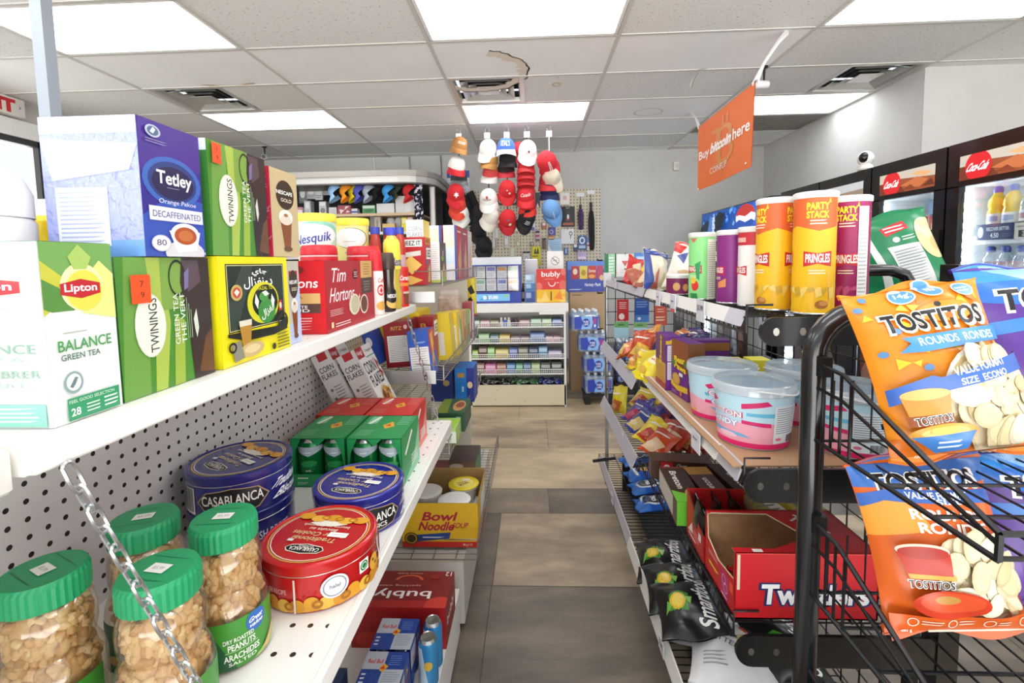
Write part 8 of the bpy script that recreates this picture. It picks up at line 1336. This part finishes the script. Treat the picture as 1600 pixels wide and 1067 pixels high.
# ================================================================ glass-door drink coolers along the right wall
FX = 2.15; CT = 1.872; blk2 = mat('#121213', .25, 0, .3); ledm = emis('led_strip', '#f4f9ff', 55.0); inw = mat('#e6ebee', .5)
glassp = clear('cooler_pane', '#f4f8fa', .25, .03)
def fx(y0, y1, z0, z1, x=FX): return lambda u, v, o: (x - o, y1 + (y0 - y1) * u, z0 + (z1 - z0) * v)   # u runs from far to near
litm = {}
def lit(h, s=.62):
    if (h, s) not in litm: litm[(h, s)] = emis('backlit_' + h.lstrip('#'), h, s)
    return litm[(h, s)]
def cooler(y0, y1, label, kind, shelves=(1.40, 1.12, .84, .5)):
    t = thing('drink_cooler', label, 'cooler', (0, 0, 0)); xb = FX + .68
    mb = MB(); mb.box(FX + .03, y0 + .004, .02, xb, y0 + .03, CT, blk2); mb.box(FX + .03, y1 - .03, .02, xb, y1 - .004, CT, blk2); mb.box(FX + .03, y0 + .004, CT - .035, xb, y1 - .004, CT, blk2); mb.box(FX + .03, y0 + .004, .02, xb, y1 - .004, .2, blk2); mb.box(xb - .02, y0 + .004, .02, xb, y1 - .004, CT, blk2)
    mb.box(xb - .06, y0 + .03, .2, xb - .02, y1 - .03, 1.66, inw); mb.box(FX + .04, y0 + .03, .2, xb - .06, y0 + .034, 1.66, inw); mb.box(FX + .04, y1 - .034, .2, xb - .06, y1 - .03, 1.66, inw); mb.box(FX + .04, y0 + .03, 1.66, xb - .06, y1 - .03, 1.70, inw); mb.build('body', t)
    mb = MB(); g = .075 if kind != 'pepsi' else .03
    for a in ((FX, y0 + .006, 1.655, FX + .03, y1 - .006, CT), (FX, y0 + .006, .1, FX + .03, y1 - .006, .2), (FX, y0 + .006, .2, FX + .03, y0 + g, 1.66), (FX, y1 - g, .2, FX + .03, y1 - .006, 1.66)): mb.box(*a, blk2)
    d = mb.build('door_frame', t)
    mb = MB(); mb.box(FX + .012, y0 + g, .2, FX + .016, y1 - g, 1.66, glassp); mb.build('pane', d)
    mb = MB(); mb.tube([(FX - .03, y0 + .05, .9), (FX - .03, y0 + .05, 1.45)], .01, mat('#2a2a2c', .3, .5), 8); mb.build('handle', d)
    h0, h1, z0, z1 = y0 + .07, y1 - .075, 1.683, 1.803
    mb = MB()
    if kind == 'coke':
        mb.art(fx(h0, h1, z0, z1, FX - .001), h1 - h0, z1 - z0, [('r', 0, 0, 1, 1, lit('#8a4a2c')), ('p', [(0, .55), (.4, .65), (1, .5), (1, 1), (0, 1)], lit('#b8b0a4')), ('p', [(0, 0), (.5, 0), (.4, .4), (0, .55)], lit('#6a2f1c')), ('p', [(.4, .3), (.7, .6), (.9, .4), (.75, .1)], lit('#b5683c')), ('p', [(.6, .75), (.75, .85), (.95, .7), (.85, .55)], lit('#d0a070')), ('p', [(.45, .1), (.6, .3), (.7, .05)], lit('#7a3820')), ('p', [(.8, .1), (.95, .4), (1, .1)], lit('#5c2a18')),
            ('e', .25, .48, .17, .60, lit('#c41f26')), ('t', .25, .47, .27, .34, 'Coca-Cola', lit('#f6eeee', .9), 0, .02, .2)], lay=.0004)
    elif kind == 'pepsi':
        z0, z1 = 1.575, 1.862; h0, h1 = y0 + .03, y1 - .02; rr = random.Random(3)
        A = [('r', 0, 0, 1, 1, lit('#20509c'))] + [('e', rr.random(), rr.random(), .02 * rr.uniform(.5, 1.5), .06, lit(rr.choice(['#3f7ac9', '#2a5cab', '#6a9edd', '#1c427f']))) for _ in range(70)] + [('p', [(.0, 0), (.12, 0), (.2, .6), (.14, .7), (.03, .45)], lit('#1c2a3c')), ('p', [(.15, 0), (.24, 0), (.24, .8), (.2, .85)], lit('#4a78b4')), ('p', [(.27, .0), (.42, .3), (.46, .8), (.36, .95), (.28, .7)], lit('#17202e')), ('r', .26, .0, .285, .9, lit('#8fb4e0')), ('t', .27, .45, .6, .05, 'PEPSI', lit('#dbe8f6'), 90, .02),
             ('e', .76, .5, .13, .46, lit('#e6e9f0')), ('p', [(.76 + .13 * math.cos(R(a)), .5 + .46 * math.sin(R(a))) for a in range(12, 169, 12)] + [(.68, .62), (.76, .54), (.84, .66)], lit('#b8322c')), ('p', [(.76 + .13 * math.cos(R(a)), .5 + .46 * math.sin(R(a))) for a in range(195, 350, 12)] + [(.84, .42), (.76, .34), (.68, .46)], lit('#2850a8'))]
        mb.art(fx(h0, h1, z0, z1, FX - .001), h1 - h0, z1 - z0, A, lay=.0004)
    else: mb.art(fx(h0, h1, z0, z1, FX - .001), h1 - h0, z1 - z0, [('r', 0, 0, 1, 1, lit('#8a7a6a')), ('p', [(0, .5), (1, .6), (1, 1), (0, 1)], lit('#b4b8bc')), ('p', [(.3, .2), (.6, .5), (.8, .2)], lit('#a8704a'))], lay=.0004)
    mb.build('header_sign', t)
    if kind != 'pepsi' or True:
        for yy in ((y0 + .05, y1 - .05)):
            mb = MB()
            for k in range(28): z = .25 + k * .05; mb.box(FX + .045, yy - .008, z, FX + .055, yy + .008, z + .028, ledm)
            mb.build('led_strip', t)
    for z in shelves:
        mb = MB(); mb.box(FX + .09, y0 + .036, z - .006, xb - .07, y1 - .036, z, mat('#c9ccce', .4)); mb.box(FX + .08, y0 + .036, z - .035, FX + .09, y1 - .036, z + .005, mat('#dfe2e4', .4)); mb.build('shelf', t)
    return t
E_ = [2.025, 2.571, 3.117, 3.66, 4.21]
C1 = cooler(E_[0], E_[1], 'glass-door cooler nearest the camera at the right edge, red disc on its lit header', 'coke'); C2 = cooler(E_[1], E_[2], 'glass-door cooler with a red disc header partly behind the green chip bag', 'coke')
C3 = cooler(E_[2], E_[3], 'black cooler under the round white camera, header mostly hidden by crisp cans', 'plain'); C4 = cooler(E_[3], E_[4], 'black cooler between the camera-topped one and the blue-fronted one', 'plain')
C5 = cooler(4.38, 6.10, 'wide far cooler with a blue lit front and red, white and blue globe', 'pepsi', (1.2, .8))
# price strips in the nearest cooler
mb = MB(); z0, z1 = 1.385, 1.462; ya, yb_ = 2.10, 2.475
mb.art(fx(2.29, yb_, z0, z1, FX + .078), .185, .077, [('r', 0, 0, 1, 1, '#1c2f5c'), ('e', .12, .5, .08, .35, '#cfd6e0'), ('t', .58, .68, .6, .22, 'RECOVER BETTER', '#e6ebf4', 0, .02), ('t', .5, .28, .22, .3, '4.50', '#f3f6fa', 0, .02), ('l', .7, .15, .95, .4, 2, '#5a6a90')], off=.001)
mb.art(fx(2.10, 2.288, z0, z1, FX + .078), .19, .077, [('r', 0, 0, 1, 1, '#d9d2c4'), ('r', 0, .94, 1, 1, '#2f6a4a'), ('r', .1, .1, .6, .5, '#1f1f22'), ('t', .36, .3, .34, .26, '3.29', '#f3f3f0', 0, .02), ('l', .05, .62, .7, .85, 1, '#a39a88'), ('e', .82, .4, .06, .4, '#a8442c')], off=.001); mb.build('price_strip', C1)
def drink(label, loc, h, r, cm, capc, lab=None, labc='#e6e6e6', grp='bottles in the nearest cooler', kind=0):
    t = thing('drink_bottle', label, 'bottle', loc, 0, grp); mb = MB()
    prof = [(0, 0), (r * .9, 0), (r, h * .03), (r, h * .5), (r * .86, h * .56), (r, h * .62), (r * .9, h * .74), (r * .45, h * .86), (r * .4, h * .9)] if kind == 0 else [(0, 0), (r * .9, 0), (r, h * .03), (r, h * .58), (r * .7, h * .7), (r * .36, h * .84), (r * .36, h * .94)]
    mb.lathe(prof, cm, 18); mb.build('bottle_body', t)
    if lab: mb = MB(); mb.lathe([(r + .0008, h * .12), (r + .0008, h * .46)], mat(lab, .4), 18); mb.art(cylfn(r + .001, h * .12, h * .34, 180, 140), r * 2.4, h * .34, [('r', .15, .55, .85, .85, labc), ('l', .1, .1, .9, .45, 3, labc)], step=(.12, 0)); mb.build('label_band', t)
    mb = MB(); mb.lathe([(r * .5, h * .87), (r * .52, h * .9), (r * .5, h * .97), (r * .3, h), (0, h)], mat(capc, .4), 14); mb.build('cap', t)
yel = mat('#f0c820', .25, 0, .3); clr2 = clear('clear_drink', '#dfe8ea', .5, .06, '#e2eaee', .2); brn = clear('amber_drink', '#b5854a', .4, .06, '#9a6a3a', .4)
S1z = 1.4005
for i, (y, nm) in enumerate(((2.43, 'far'), (2.355, 'near'))): drink('yellow sports drink bottle, ' + nm + ' one of the pair on the upper cooler shelf', (FX + .13, y, S1z), .245, .036, yel, '#3f62b0', '#f3f0e6', '#8fa9cf', kind=0)
for i, (y, nm) in enumerate(((2.275, 'left'), (2.19, 'right'))): drink('tall clear flavoured water bottle, ' + nm + ' one beside the yellow sports drinks', (FX + .13, y, S1z), .252, .036, brn if i == 1 else clr2, '#b58a4a', '#d9dde2', '#7a3a4a', kind=1)
S2z = 1.1205
for i, (y, cm_, lab_) in enumerate(((2.45, clr2, '#bfe08a'), (2.375, clr2, '#e6eaf0'), (2.30, clr2, '#cfe0a9'), (2.225, clr2, '#dfe6f0'), (2.15, clr2, '#e6e2d6'))): drink(('first', 'second', 'third', 'fourth', 'fifth')[i] + ' blue-capped water bottle from the left on the second shelf of the nearest cooler', (FX + .13, y, S2z), .235, .034, cm_, '#2c3f8a', lab_, '#4a6a9a')
for i, (y, c, cc) in enumerate(((2.965, '#3a4a9a', '#d9dde6'), (2.915, '#8a93b8', '#5a6ab0'), (2.86, '#c2392c', '#e9dad0'), (2.81, '#a8301f', '#e0c9b0'))): 
    t = thing('drink_can', ('first', 'second', 'third', 'fourth')[i] + ' can from the left on the upper shelf of the second cooler', 'can', (FX + .14, y, S1z), 0, 'cans in the second cooler'); mb = can_mb(c, .024, .15, [('r', .1, .3, .9, .7, cc)]); mb.build('can_body', t)
for i, y in enumerate((2.745, 2.695)): drink('red-labelled bottle, ' + ('left', 'right')[i] + ' one right of the cans in the second cooler', (FX + .14, y, S1z), .21, .025, brn, '#3a3a3e', '#c2322c', '#f0e6e2', 'bottles in the second cooler')
